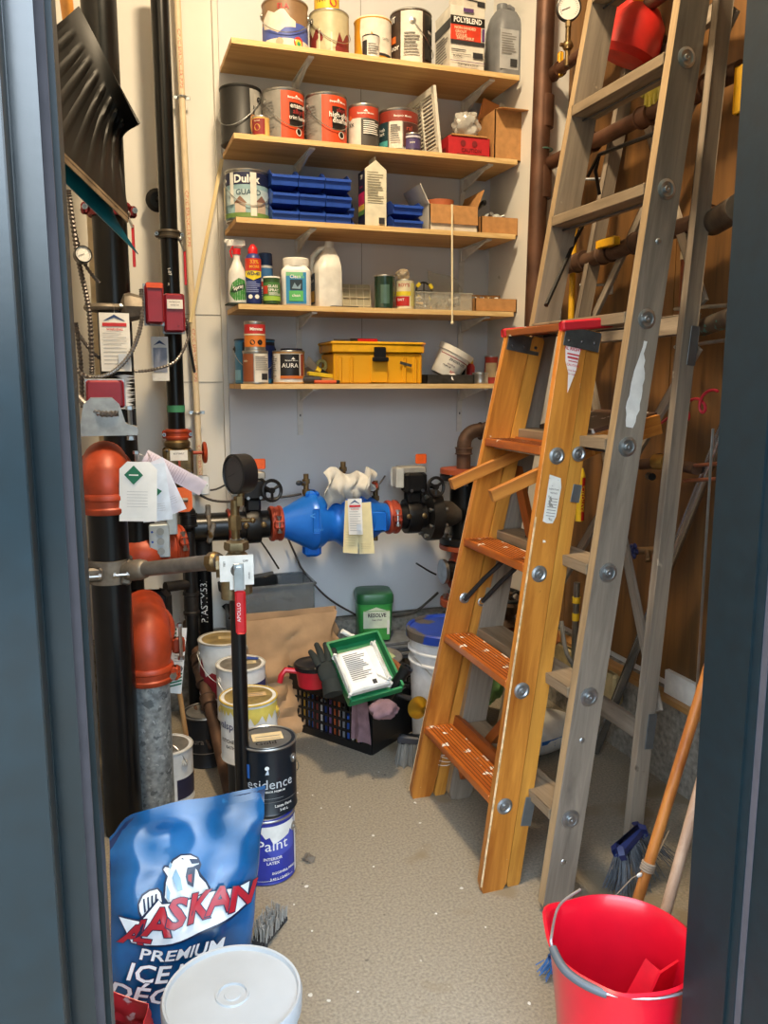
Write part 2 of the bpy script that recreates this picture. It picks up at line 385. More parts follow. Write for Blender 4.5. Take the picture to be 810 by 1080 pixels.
ld = thing('stepladder', 'varnished orange wooden stepladder with red end caps, folded shut', 'ladder', (.915, 2.15, 0), (0, lean, 0))
Ho = 1.575
nb_, nt_, fb_, ft_ = -.285, -.175, .285, .17     # near / far rail lines at foot and top
def yrail(side, z): return (nb_+(nt_-nb_)*z/Ho) if side == 'n' else (fb_+(ft_-fb_)*z/Ho)
for s_, a, c_, sg in (('n', nb_, nt_, 1), ('f', fb_, ft_, -1)):
    b = MB(ow); ladder_rail(b, -.008, .072, a, c_, Ho, .022, ow, sg)
    yy0, yy1 = a-.0005*sg, c_-.0005*sg
    b.add([(-.009, yy0, .02), (-.003, yy0, .02), (-.003, yy1, Ho-.03), (-.009, yy1, Ho-.03)], [(0, 1, 2, 3)], oedge)
    b.build('front_rail', ld)
    b = MB(ow2); ladder_rail(b, .076, .118, a+.004*sg, c_+.004*sg, Ho-.0, .022, ow2, sg); b.build('rear_rail', ld)
for k in range(4):
    z = .262+.325*k; y0, y1 = yrail('n', z)+.022, yrail('f', z)-.022
    R = Euler((0, -lean*.9, 0)).to_matrix()
    b = MB(ostep); b.box((0, 0, 0), (.102, y1-y0, .024), None, None, bev=.002)
    for q in range(7): b.box((-.036+q*.012, 0, .0125), (.002, y1-y0-.02, .0012), mat('#5c2e10', .6))
    b.build('step', ld, (.040, (y0+y1)/2, z), (0, -lean*.9, 0))
    washer(ld, (.030, yrail('n', z)-.0005, z-.014), -1, .0235)
    bb = MB(steel); bb.cyl((.03, y0, z-.02), (.03, y1, z-.02), .003); bb.build('step_rod', ld)
washer(ld, (.097, yrail('n', 1.24), 1.238), -1, .021)
for z in (.55, .72): washer(ld, (.035+(.0), yrail('f', z)-.022, z+.0), -1, .018) if z > .6 else None
washer(ld, (.1, yrail('f', .72)-.0225, .715), -1, .018)
# top cap with red ends
cp = MB(wood('#7a3c18', '#a8602c', 'y', .5, 40, ('#ece6da', .64, 25.)))
cp.box((0, 0, 0), (.158, .36, .022), bev=.003); cap = cp.build('top_cap', ld, (.062, -.005, Ho+.012), (0, -lean-.09, 0))
b = MB(mat('#c01f2c', .45, spots=('#efe9e0', .67, 30.)))
b.box((0, -.172, .001), (.164, .03, .028), bev=.005); b.build('end_cap', cap); b = MB(mat('#c01f2c', .45, spots=('#efe9e0', .67, 30.))); b.box((0, .172, .001), (.164, .03, .028), bev=.005); b.build('end_cap', cap)
for sgn in (-1, 1):
    b = MB(mat('#6d7376', .4, .85, .15)); y = -.181 if sgn < 0 else .173
    b.box((.052, y+sgn*.002 if sgn < 0 else y-.026, Ho-.03), (.112, .003, .052), bev=.001)
    for q in (-.04, 0, .04): b.sph((.052+q, (y-.001 if sgn < 0 else y-.03), Ho-.038+q*.1), .005, dsteel)
    b.build('hinge_plate', ld)
b = MB(mat('#9aa3a6', .4, .85)); b.box((.105, yrail('n', .22)-.0035, .235), (.032, .002, .085), bev=.0008); b.build('metal_plate', ld); b = MB(mat('#9aa3a6', .4, .85)); b.box((.105, yrail('n', 1.1)-.0035, 1.13), (.028, .002, .05), bev=.0008); b.build('metal_plate', ld)
# stickers on the near rail
redink = mat('#c8303a', .6)
def railmap(u, x, v, y, L): z = v+y; return Vector((u+x, yrail('n', z)-.0010-.0005*L, z))
label(ld, [('g', [(.004, 1.53), (.054, 1.525), (.05, 1.46), (.033, 1.395), (.026, 1.45), (.012, 1.48)], mat('#eee6e2', .6, spots=('#c9a070', .70, 40.))),
    ('t', 'AL RIGHT', .030, 1.510, .0125, redink, .02), ('p', .014, .052, 1.498, 1.502, redink), ('p', .016, .050, 1.488, 1.493, redink), ('p', .02, .049, 1.480, 1.4825, redink),
    ('t', 'CAUTION', .036, 1.468, .009, redink), ('t', 'keep body', .036, 1.455, .006, redink), ('t', 'near middle', .035, 1.445, .005, redink)], railmap, 'warning_sticker')
label(ld, [('g', [(.016, 1.17), (.052, 1.165), (.058, 1.14), (.055, 1.06), (.048, 1.04), (.03, 1.038), (.016, 1.042)], mat('#d9d9d2', .7, spots=('#8a8880', .62, 60.))),
    ('t', 'INSPECTION', .036, 1.13, .0055, ink), ('t', 'NOTICE', .036, 1.12, .006, ink)] + [('p', .022, .050, 1.058+.008*q, 1.060+.008*q, mat('#8d8b88', .7)) for q in range(7)], railmap, 'torn_label')
# rear brace bars and cross members between the rear rails
bw = wood('#6f3510', '#a85a22', 'z', .45, 30)
for z in (.25, 1.2):
    b = MB(wood('#6f3510', '#a85a22', 'y', .45, 30)); b.box((.10, 0, z+.04), (.02, yrail('f', z)-yrail('n', z)-.05, .045)); b.build('cross_bar', ld)
for (z0, z1, s0) in ((.12, .62, 1), (.70, 1.16, -1)):
    p0 = Vector((.135, .2*s0, z0)); p1 = Vector((.135, -.2*s0, z1)); d = p1-p0
    b = MB(bw); b.box((0, 0, 0), (.018, .035, d.length)); b.build('brace', ld, (p0+p1)/2, (math.atan2(-d.y, d.z), 0, 0))
# pail shelf swung upward between the rails: two arms and a board
sh = MB(wood('#8a4a1a', '#c88236', 'x', .45, 40))
T = Matrix.Translation((.05, 0, 1.185)) @ Matrix.Rotation(-math.radians(31), 4, 'Y')
def armbox(b, x0, x1, y, z0, z1, t, m=None):
    c = T @ Vector(((x0+x1)/2, y, (z0+z1)/2)); b.box(c, (x1-x0, t, z1-z0), m, T.to_3x3())
armm = wood('#8a4a1a', '#d08c3c', 'x', .45, 40)
for y in (-.145, .13):
    d = MB(armm); d.box((0, 0, 0), (.40, .022, .034), bev=.001)
    d.build('shelf_arm', ld, T @ Vector((.005, y, .0)), (0, -math.radians(31), 0))
d = MB(wood('#2e2019', '#5d4234', 'x', .4, 30, ('#c9c4bd', .62, 22.))); d.box((0, 0, 0), (.22, .30, .018), bev=.001)
d.build('pail_shelf', ld, Vector((.262, -.0, 1.345)), (0, -math.radians(22), 0))
d = MB(armm); d.box((0, 0, 0), (.23, .02, .055)); d.build('shelf_arm', ld, Vector((.262, -.16, 1.315)), (0, -math.radians(24), 0))
# black tie straps
strap = mat('#18181a', .6, bump=.4)
for x in (.035, .1):
    b = MB(strap); y = yrail('f', .7)-.028
    b.tube([(x, y, .715), (x+.03, y-.05, .80), (x+.07, y-.12, .90), (x+.10, y-.16, .97)], .0075, n=6); b.build('strap', ld)
# white string around far foot
b = MB(wh)
for q in range(5): b.torus((.095, fb_-.018, .13+.012*q), (.15*(q % 3-1), .1, 1), .028, .0012, n=12, k=4)
b.build('string', ld)

# --- tall weathered ladder
gw = wood('#675c50', '#958776', 'z', .8, 34, (('#56483a', .70, 7.), ('#b5a58f', .73, 14.)), 7., .6)
gstep = wood('#6b5b46', '#96836a', 'y', .8, 36, None, 7., .6)
gedge = wood('#7f6a4e', '#a68c68', 'z', .8, 60, None, 9., .4)
gl_lean = math.atan(.1685)
Hg = 3.0
gl = thing('tall_stepladder', 'tall grey weathered wooden stepladder reaching above the frame', 'ladder', (1.067, 2.1, 0), (0, gl_lean, 0))
# near / far front rail lines in ladder frame (y)
def gy(side, z): return -.372+.0625*z*.98 if side == 'n' else GF0+GF1*z
def far_y(px, py):     # intersection of pixel ray with the plane of the front edge
    r = ray(px, py); c = 1.067-.042/math.cos(gl_lean)-.0
    t = (c+.1685*HC)/(r.x-.1685*r.z); p = O+r*t; return p
q0, q1 = far_y(566, 300), far_y(620, 0)
GF1 = (q1.y-q0.y)/((q1.z-q0.z)/math.cos(gl_lean)); GF0 = q0.y-2.1-GF1*q0.z/math.cos(gl_lean)
print('far rail', q0, q1, GF0, GF1)
for s_, sg in (('n', 1), ('f', -1)):
    b = MB(gw); ladder_rail(b, -.042, .045, gy(s_, 0), gy(s_, Hg), Hg, .03, gw, sg)
    yy0, yy1 = gy(s_, 0), gy(s_, Hg)
    b.add([(-.0425, yy0+.001*sg, .02), (-.0425, yy0+.029*sg, .02), (-.0425, yy1+.029*sg, Hg), (-.0425, yy1+.001*sg, Hg)], [(0, 3, 2, 1) if sg > 0 else (0, 1, 2, 3)], gedge)
    b.build('front_rail', gl)
for k in range(9):
    z = .262+.331*k; y0, y1 = gy('n', z)+.03, gy('f', z)-.03
    b = MB(gstep); b.box((0, 0, 0), (.095, y1-y0, .03), bev=.002); b.build('step', gl, (.0, (y0+y1)/2, z), (0, -gl_lean, 0))
    washer(gl, (0, gy('n', z)-.0005, z-.005), -1, .026)
    bb = MB(dsteel); bb.cyl((.0, y0, z-.024), (.0, y1, z-.024), .003); bb.build('step_rod', gl)
    if k in (5, 7): b = MB(steel); b.box((.01, y0+.02, z-.04), (.02, .05, .004), None, (.7, 0, 0)); b.build('step_bracket', gl)
for z in (.14, .47, 1.78):
    b = MB(dsteel); b.sph((.0, gy('n', z), z), .008, zinc, 8, (1, .4, 1)); b.build('screw_head', gl)
# white paint smear on near rail
rr = random.Random(3); L_ = []; R_ = []
for i in range(15):
    t = i/14; wdt = .017*math.sin(PI*min(1, t*1.15+.02))**.6+.004 if i < 14 else .002
    L_.append((-.004-wdt*(1-.35*t)+rr.uniform(-.003, .003)+.006*t, 1.30+.225*t)); R_.append((.001+wdt*(1-.5*t)+rr.uniform(-.003, .003)+.008*t, 1.30+.225*t))
bpt = MB(mat('#e8e6e0', .5, bump=.3))
for i in range(14):
    ps = [L_[i], R_[i], R_[i+1], L_[i+1]]; bpt.add([(p[0], gy('n', p[1])-.0012, p[1]) for p in ps], [(0, 1, 2, 3)])
bpt.build('paint_smear', gl)
# rear legs (slightly opened): own frame points in world
def world_to(gobj, p): return Matrix.LocRotScale(gobj.location, gobj.rotation_euler, None).inverted() @ Vector(p)
def plank(parent, name, p0, p1, w, t, m, wdir=(1, 0, 0)):
    """straight board from p0 to p1 (parent space); w along wdir, t across"""
    p0, p1 = Vector(p0), Vector(p1); d = p1-p0; z = d.normalized(); x = Vector(wdir); x = (x-z*x.dot(z)).normalized(); y = z.cross(x)
    b = MB(m); b.box((0, 0, 0), (w, t, d.length), bev=.002)
    return b.build(name, parent, (p0+p1)/2, Matrix((x, y, z)).transposed().to_euler())
nfoot = PZ(668, 897, 0); nfoot.y += .0
ntop = PY(763, 0, nfoot.y+.10)
nfoot = nfoot+Vector((.0, .012, .0)); 
nd = (ntop-nfoot); ntop = nfoot+nd*(2.95/nd.z)
ffoot = Vector((nfoot.x, 2.78, 0)); ftopx = PY(678, 0, 2.62); fd = ftopx-ffoot; ftop = ffoot+fd*(2.95/fd.z)
print('rear legs', nfoot, ntop, ffoot, ftop)
for a, c_ in ((nfoot, ntop), (ffoot, ftop)):
    plank(gl, 'rear_leg', world_to(gl, a), world_to(gl, c_), .052, .028, gw)
def leg_at(a, c_, z): return a+(c_-a)*(z/c_.z)
gb = wood('#6d6255', '#9d9080', 'z', .8, 40, None, 7., .5)
for z in (.34, 1.565, 2.45):
    plank(gl, 'rear_cross_bar', world_to(gl, leg_at(nfoot, ntop, z)+Vector((.03, 0, 0))), world_to(gl, leg_at(ffoot, ftop, z)+Vector((.03, 0, 0))), .02, .06, gb)
for za, zb in ((.42, 1.5), (1.5, .42)):
    plank(gl, 'rear_brace', world_to(gl, leg_at(nfoot, ntop, za)+Vector((.045, 0, 0))), world_to(gl, leg_at(ffoot, ftop, zb)+Vector((.045, 0, 0))), .014, .035, gb)
for za, zb in ((1.62, 2.42), (2.42, 1.62)):
    plank(gl, 'rear_brace', world_to(gl, leg_at(nfoot, ntop, za)+Vector((.045, 0, 0))), world_to(gl, leg_at(ffoot, ftop, zb)+Vector((.045, 0, 0))), .014, .035, gb)
for z in (.37, 1.50):
    p = leg_at(nfoot, ntop, z); b = MB(mat('#6c7072', .5, .7)); b.box((0, 0, 0), (.03, .003, .11), bev=.001)
    b.build('metal_plate', gl, world_to(gl, p+Vector((.012, -.017, 0))), (0, -.08, 0))
# spreader bars
b = MB(mat('#1d1b1a', .5, .5)); A = world_to(gl, PX(690, 141, 1.42)); 
b.tube([world_to(gl, PY(620, 186, 2.4)), world_to(gl, PY(632, 163, 2.35)), world_to(gl, PY(690, 141, 2.0))], .006, n=6)
b.tube([world_to(gl, PY(632, 163, 2.35)), world_to(gl, PY(628, 180, 2.4)), world_to(gl, PY(632, 205, 2.42))], .006, n=6)
b.build('spreader_bar', gl)
b = MB(mat('#1d1b1a', .5, .5)); b.tube([world_to(gl, PY(626, 215, 2.42)), world_to(gl, PY(606, 255, 2.36)), world_to(gl, PY(576, 322, 2.22))], .007, n=6); b.build('spreader_bar', gl)
# ================================================================ piping on the back and left side
pblack = mat('#121213', .28, .3, .15, 12, .1); pblack2 = mat('#1b1a1a', .4, .3, .2, 18, .15)
cast = mat('#7d7468', .55, .6, .15, 30, .3); galv = mat('#9aa1a4', .42, .55, .2, 60, .1, spots=(('#c3cacd', .62, 50.), ('#6f7679', .60, 38.)))
def bolt(b, p, d, r=.007, L=.03, m=None):
    x, y, z = basis(d); p = Vector(p); m = m or steel
    b.cyl(p-z*L/2, p+z*L/2, r*.55, None, m, 8); b.lathe([(r, 0), (r, r*.9)], p-z*L/2, z, m, 6, smooth=False); b.lathe([(r, 0), (r, r*.9)], p+z*(L/2-r*.9), z, m, 6, smooth=False)
def coupling(parent, p, d, r, m, pad=(1, 0, 0), w=.048, name='coupling'):
    """grooved pipe coupling: ring housing with two bolt pads"""
    x, y, z = basis(d); p = Vector(p); b = MB(m); q = w/2
    b.lathe([(r*1.0, -q), (r*1.16, -q), (r*1.22, -q*.8), (r*1.22, -q*.45), (r*1.15, -q*.3), (r*1.15, q*.3), (r*1.22, q*.45), (r*1.22, q*.8), (r*1.16, q), (r*1.0, q)], p, z, m, 28)
    pd = Vector(pad); pd = (pd-z*pd.dot(z)).normalized(); s = z.cross(pd)
    R = Matrix((pd, s, z)).transposed()
    for sg in (-1, 1):
        b.box(p+pd*(r*1.32*sg), (r*.42, r*.55, w*.8), m, R, bev=.005)
    o = b.build(name, parent)
    for sg in (-1, 1):
        c = MB(steel); bolt(c, p+pd*(r*1.38*sg), s, r*.12+.003, r*1.0+.01); c.build('bolt', o)
    return o
def pipe(parent, pts, r, m, name='pipe', n=20):
    b = MB(m)
    if len(pts) == 2: b.cyl(pts[0], pts[1], r, None, m, n)
    else: b.tube(pts, r, m, n)
    return b.build(name, parent)
def bend(p, c, q, rad, n=7):
    """rounded corner at c between p and q"""
    p, c, q = Vector(p), Vector(c), Vector(q); a = c+(p-c).normalized()*rad; e = c+(q-c).normalized()*rad
    return [a*(1-t)**2+c*2*t*(1-t)+e*t*t for t in [i/n for i in range(n+1)]]
def thread_fit(b, p, d, r, w, m):     # threaded fitting: collar with beads
    b.lathe([(r, -w/2), (r*1.18, -w/2), (r*1.2, -w*.38), (r*1.08, -w*.34), (r*1.08, w*.34), (r*1.2, w*.38), (r*1.18, w/2), (r, w/2)], p, d, m, 20)
def gauge(name, lab, p, d, r, stem=None, face='#e9e7e0', body=None, th=.03, group=None):
    t = thing(name, lab, 'gauge', p, 0, group); b = MB(body or blackp)
    b.lathe([(r*.6, -th), (r*.97, -th*.95), (r, -th*.8), (r, .002), (r*.9, .004), (r*.88, 0)], (0, 0, 0), d, None, 32); b.build('case', t)
    b = MB(mat(face, .4, var=.02)); b.lathe([(r*.88, 0), (r*.0005, .0005)], (0, 0, 0), d, None, 32, caps=False)
    o = b.build('dial', t); x, y, z = basis(d); b = MB(ink)
    for i in range(21):
        a = math.radians(-40+260*i/20); q = (x*math.cos(a)+y*math.sin(a))
        b.box(q*r*.72+z*.0015, (r*.12, r*.02, .0005), ink, Matrix((q, z.cross(q), z)).transposed())
    a = math.radians(200); q = x*math.cos(a)+y*math.sin(a); b.box(q*r*.25+z*.002, (r*.7, r*.04, .0008), ink, Matrix((q, z.cross(q), z)).transposed())
    b.build('needle_and_scale', t)
    if stem:
        b = MB(brass); s0 = Vector(stem); u = s0.normalized(); L = s0.length
        b.cyl(u*r*.95, s0, .007, None, brass, 10); b.lathe([(.011, 0), (.011, .018)], u*(r+.003), u, brass, 6, smooth=False); b.build('stem', t)
    return t
def paper_tag(name, lab, c, w, h, items, rot=0, group=None, face=None, m=None, curl=.004, corners=False):
    c = Vector(c); t = thing(name, lab, 'tag', c, (0, rot, facing(c) if face is None else face), group)
    b = MB(m or mat('#e7e6e2', .7, var=.02))
    b.grid(lambda u, v: ((u-.5)*w*(.6 if corners and v > .97 else 1), curl*math.cos(u*3+v*2), (v-1)*h), 6, 8, None, True, .0008); b.build('card', t)
    label(t, items, lambda u, x, v, y, L: Vector((u*w/2+x, curl*math.cos(((u*w/2+x)/w+.5)*3+(v+y/h)*2)-.0012-.0004*L, (v-1)*h+y)), 'print')
    b = MB(steel); b.tube([(0, .0, -.008), (.002, -.002, .01), (.0, .01, .03)], .0008, n=4); b.build('wire_tie', t); return t
tnavy = mat('#27406e', .6); tred = mat('#c22b33', .6); tgreen = mat('#176a4c', .6); tgrey = mat('#9a9da3', .7); tblu = mat('#c9d3e0', .7)
def service_items(sc=1.):
    it = [('g', [(-.75, .86), (0, .97), (.75, .86), (.4, .88), (0, .92), (-.4, .88)], tnavy), ('p', -.8, .8, .77, .83, tred), ('t', 'WARNING', 0, .70, .011*sc, tred, .02),
          ('p', -.7, -.05, .30, .48, ink)]
    it = it[:-1]
    for q in range(9): it.append(('p', -.8, (.75 if q % 3 else .4), .64-.065*q, .652-.065*q, tgrey))
    it.append(('p', .15, .8, .12, .3, tblu)); return it
# ---- tall black riser (behind), and the second slimmer one
Yr = 3.12
c_top = PY(119, 300, Yr); rx = c_top.x
rs = thing('riser_pipe', 'tall thick black sprinkler riser by the left wall', 'pipe', (rx, Yr, 0))
pipe(rs, [(0, 0, .62), (0, 0, 2.9)], .0585, pblack, n=28)
for (z) in (PY(119, 222, Yr).z,):
    coupling(rs, (0, 0, z), (0, 0, 1), .06, mat('#7c2328', .5, .2), (1, .12, 0))
coupling(rs, (0, 0, 2.78), (0, 0, 1), .06, mat('#1a1a1a', .5, .2), (1, .12, 0))
pipe(rs, [(0, 0, .0), (0, 0, .62)], .055, pblack2, 'lower_pipe', n=24)
Yq = 3.33
q_ = PY(178, 240, Yq); qx = q_.x
r2 = thing('slim_riser_pipe', 'slimmer black riser right of the thick one, green tape round it', 'pipe', (qx, Yq, 0))
zc = PY(185, 458, Yq).z
pipe(r2, [(0, 0, zc), (0, 0, 2.9)], .0335, pblack, n=24)
coupling(r2, (0, 0, zc), (0, 0, 1), .037, orangep, (1, 0, 0), .042)
o = coupling(r2, (0, 0, PY(181, 248, Yq).z), (0, 0, 1), .034, mat('#4a4238', .5, .5), (1, 0, 0), .032); 
b = MB(mat('#3f8a63', .6)); b.cyl((0, 0, PY(183, 431, Yq).z-.013), (0, 0, PY(183, 431, Yq).z+.013), .0348, None, None, 20); b.build('green_tape', r2)
b = MB(pblack2); b.lathe([(.045, 0), (.045, .01), (.03, .02)], (-.03, .12, PY(173, 205, Yq).z), (0, -1, 0), n=20); b.cyl((-.03, .12, PY(173, 205, Yq).z), (0, 0, PY(173, 205, Yq).z), .012); b.build('wall_hanger', r2)
label(r2, [('t', '1-07', 0, 0, .016, wh, .01, 0, -80), ('t', '3', 0, -.05, .012, wh)], lambda u, x, v, y, L: Vector(((.0336)*math.sin(x/.0335-.35), -.0342*math.cos(x/.0335-.35), PY(185, 288, Yq).z+v+y)), 'chalk_marks')
# brass indicating valve under the slim riser
zv = PY(188, 486, Yq).z
t = thing('indicating_valve', 'square brass body valve with orange handwheel below the slim riser', 'valve', (qx, Yq, zv))
b = MB(brass); b.box((0, 0, 0), (.112, .10, .11), bev=.01); b.lathe([(.045, .05), (.05, .06), (.05, .075), (.036, .09)], (0, 0, 0)); b.lathe([(.045, -.05), (.05, -.06), (.05, -.075), (.036, -.1)], (0, 0, 0)); b.build('body', t)
label(t, [('p', -.6, .6, .55, .92, white), ('t', 'BUTTERFLY', 0, .77, .008, ink), ('t', 'OPEN', -.6, .25, .008, ink), ('t', 'SHUT', .6, .25, .008, ink), ('d', 0, .25, .014, brass)], flatmap(.056, .05, .11, -.055), 'nameplate')
b = MB(dsteel)
for x in (-.045, .045):
    for z in (-.045, .045): b.sph((x, -.052, z), .006)
b.box((0, -.058, -.02), (.008, .01, .05), orangep); b.build('screws', t); 
b = MB(orangep); wx = .105; b.cyl((.05, 0, .03), (wx, 0, .03), .007); b.torus((wx, 0, .03), (1, 0, 0), .036, .008, n=20)
for a in range(4): b.cyl((wx, 0, .03), (wx, .036*math.cos(a*PI/2), .03+.036*math.sin(a*PI/2)), .005, None, None, 6)
b.build('handwheel', t)
pipe(t, [(0, 0, -.1), (0, 0, -.16), (.015, 0, -.19), (.03, 0, -.22), (.03, 0, -.65)], .03, pblack2, 'lower_pipe', 16)
# hanging red handle levers beside the clamps
for (px, py, Y, ln, nm) in ((138, 240, 3.02, .14, 'small red valve lever hanging beside the thick riser'), (193, 265, 3.30, .13, 'small red valve lever hanging beside the slim riser')):
    p = PY(px, py, Y); t = thing('valve_lever', nm, 'lever', p)
    b = MB(mat('#b81f28', .4)); b.box((.006, 0, -.06), (.010, .006, ln), bev=.002); b.build('grip', t)
    b = MB(steel); b.tube([(.006, 0, .0), (-.006, 0, .03), (-.012, .02, .05)], .005, n=6); b.sph((-.008, 0, .045), .010); b.build('stem', t)
# conduit (cream plastic pipe with red print) in two stretches
cpv = mat('#ddc9a8', .5, var=.04)
A_, B_ = PY(186, -20, 3.45), PY(212, 520, 3.45)
t = thing('plastic_pipe', 'thin cream plastic pipe with red lettering running down the wall', 'pipe', (0, 0, 0))
pipe(t, [A_, B_], .0125, cpv, n=12)
dd = (B_-A_); L_ = dd.length; ud = dd.normalized()
for s0 in (.05, .35, .62, .86):
    b = MB(mat('#c9604e', .6)); vs_, fs = glyphs('CPVC SPRINKLER PIPE', .0); sd = Vector((1, 0, 0))
    b.add([A_+ud*(L_*s0+x*.022+.18)+Vector(((.0125*math.sin(y*1.4-.5)), -.0130*math.cos(y*1.4-.5), 0)) for x, y, z in vs_], fs); b.build('printed_lettering', t)
for fy in (93, 428):
    p = A_+ud*(L_*(fy+20)/540)
    b = MB(steel); b.torus(p, ud, .0145, .004, n=14); b.box(p+Vector((0, .012, 0)), (.065, .004, .014), bev=.002); b.build('pipe_clip', t)
t = thing('wooden_strip', 'thin pale wooden strip leaning from the wall beside the shelves', 'strip', (0, 0, 0))
pa, pb = PY(234, 168, 3.44), PY(201, 340, 3.44)
b = MB(wood('#cdb27c', '#e6d3a4', 'z')); d = pb-pa; b.box((0, 0, 0), (.014, .008, d.length)); o = b.build('strip', t, (pa+pb)/2, Vector((0, 0, 1)).rotation_difference(d).to_euler())
# ---- red flow switches with conduits
rbox = mat('#8e1d2a', .38, .05, .05)
def switch(px0, px1, py0, py1, Y, dep, name_lab, plate=False, oran=False, group='red steel switch boxes'):
    a, c_ = PY(px0, py0, Y), PY(px1, py1, Y); ctr = (a+c_)/2; w_, h_ = abs(c_.x-a.x), abs(a.z-c_.z)
    t = thing('flow_switch', name_lab, 'switch box', (ctr.x, Y, ctr.z), 0)
    b = MB(rbox); b.box((0, dep/2, 0), (w_, dep, h_), bev=.006); b.build('cover', t)
    b = MB(zinc); b.box((0, dep+.003, 0), (w_+.01, .008, h_+.008), bev=.001); b.build('back_plate', t)
    if plate: label(t, [('p', -.75, .8, .6, .84, white), ('t', 'WATER FLOW', 0, .76, .006, ink), ('t', 'DETECTOR', 0, .68, .006, ink), ('t', 'ST', .3, .12, .008, ink)], flatmap(w_/2, 0, h_, -h_/2), 'rating_plate')
    if oran: label(t, [('p', -.9, .9, .86, .98, mat('#d8542a', .5))], flatmap(w_/2, 0, h_, -h_/2), 'orange_label')
    return t, ctr, w_, h_
switch(153, 174, 297, 341, 3.10, .09, 'red switch box with an orange strip, left one of the touching pair', oran=True)
switch(173, 196, 309, 350, 3.17, .08, 'red switch box with a white rating plate, right one of the pair', plate=True)
switch(90, 132, 401, 430, 2.62, .10, 'red switch box lying above the silver butterfly valve')
t = thing('pipe_saddle', 'grey cast clamp joining the red switch to the thick riser', 'clamp', PY(137, 324, 3.05))
b = MB(cast); b.lathe([(.02, 0), (.045, .012), (.05, .03), (.04, .07)], (-.03, 0, 0), (1, 0, .0), n=8, smooth=False); b.torus((-.075, .07, 0), (0, 0, 1), .068, .012, n=20); b.build('saddle', t)
b = MB(steel); bolt(b, (.0, -.03, .0), (1, 0, 0), .009, .07); b.build('bolt', t)
def cable(name, lab, pts, r, m, n=8, ribs=True, cat='conduit', group=None):
    """smooth curve through points; spiral armoured look by radius modulation"""
    P = [Vector(p) for p in pts]; out = []
    for i in range(len(P)-1):
        p0, p1, p2, p3 = P[max(i-1, 0)], P[i], P[i+1], P[min(i+2, len(P)-1)]
        seg = max(4, int((p2-p1).length/(.0055 if ribs else .02)))
        for k in range(seg):
            t_ = k/seg; out.append(.5*((2*p1)+(-p0+p2)*t_+(2*p0-5*p1+4*p2-p3)*t_*t_+(-p0+3*p1-3*p2+p3)*t_**3))
    out.append(P[-1])
    b = MB(m); b.tube(out, r, n=n, rad=[r*(1.0 if (i % 2 or not ribs) else .66) for i in range(len(out))]); o = b.build(name)
    return tag(o, lab, cat, group)
arm = mat('#8b8784', .35, .85, .15); arm2 = mat('#5b5654', .4, .7, .15)
cable('armoured_cable', 'armoured cable looping from the orange striped switch down to the left', [PY(149, 305, 3.05), PY(149, 340, 3.0), PY(138, 372, 2.95), PY(118, 393, 2.9), PY(95, 398, 2.85), PY(78, 388, 2.85)], .0085, arm)
cable('armoured_cable', 'armoured cable sagging from the white plated switch towards the left', [PY(196, 335, 3.2), PY(199, 355, 3.2), PY(186, 380, 3.2), PY(165, 389, 3.2), PY(140, 391, 3.2), PY(110, 380, 3.22)], .0065, arm)
cable('armoured_cable', 'thick armoured cable curving under the lower red switch box', [PY(82, 418, 2.6), PY(92, 428, 2.55), PY(106, 436, 2.52), PY(125, 436, 2.52)], .0105, arm)
cable('armoured_cable', 'armoured cable dropping beside the small white dial', [PY(72, 200, 2.8), PY(82, 270, 2.8), PY(94, 330, 2.8), PY(97, 395, 2.8)], .009, arm2)
cable('armoured_cable', 'armoured cable crossing behind the small dial to the riser', [PY(74, 225, 2.9), PY(88, 275, 2.95), PY(104, 298, 3.0)], .007, arm2)
cable('armoured_cable', 'armoured cable hanging leftmost beside the frame', [PY(80, 340, 2.85), PY(85, 380, 2.85), PY(87, 430, 2.85)], .008, arm2)
cable('armoured_cable', 'armoured cable passing low behind the service tag', [PY(78, 345, 3.0), PY(96, 370, 3.0), PY(112, 382, 3.02)], .007, arm2)
cable('black_cable', 'black cable bundle beside the white plated switch', [PY(197, 345, 3.2), PY(201, 370, 3.3), PY(205, 392, 3.4)], .006, black, ribs=False, cat='cable')
gauge('small_gauge', 'small white dial gauge on the left beside the frame', PY(88, 268, 2.75), (.25, -1, .1), .026, None)
t = thing('angle_iron', 'cream painted metal channel standing on the left wall', 'channel', PY(101, 320, 3.3))
b = MB(mat('#d9c9a6', .5)); b.box((0, 0, 0), (.03, .03, 1.1)); b.box((.02, -.01, 0), (.006, .02, 1.1)); b.build('channel', t)
# tags
paper_tag('service_tag', 'white service tag with navy roof and red band, hung on the thick riser', PY(120, 330, 2.98), .098, .195, service_items())
paper_tag('service_tag', 'small grey service tag with navy roof, hung on the slim riser', PY(168, 355, 3.25), .062, .165, [('g', [(-.75, .8), (0, .92), (.75, .8), (0, .85)], tnavy), ('p', -.8, .8, .2, .75, mat('#8f97ad', .6))])
# white torn plastic behind
b = MB(mat('#e7e8e8', .5)); rr = random.Random(5); P0 = PY(131, 395, 3.0)
for i in range(26):
    z = -i*.0045; b.add([P0+Vector((0, 0, z)), P0+Vector((.02+.02*rr.random(), rr.uniform(-.01, .01), z-.006*rr.random())), P0+Vector((.0, .0, z-.006)), P0+Vector((-.02-.015*rr.random(), .01, z-.005))], [(0, 1, 2, 3)])
tag(b.build('torn_plastic'), 'ragged white plastic strip behind the lower red switch box', 'plastic strip')
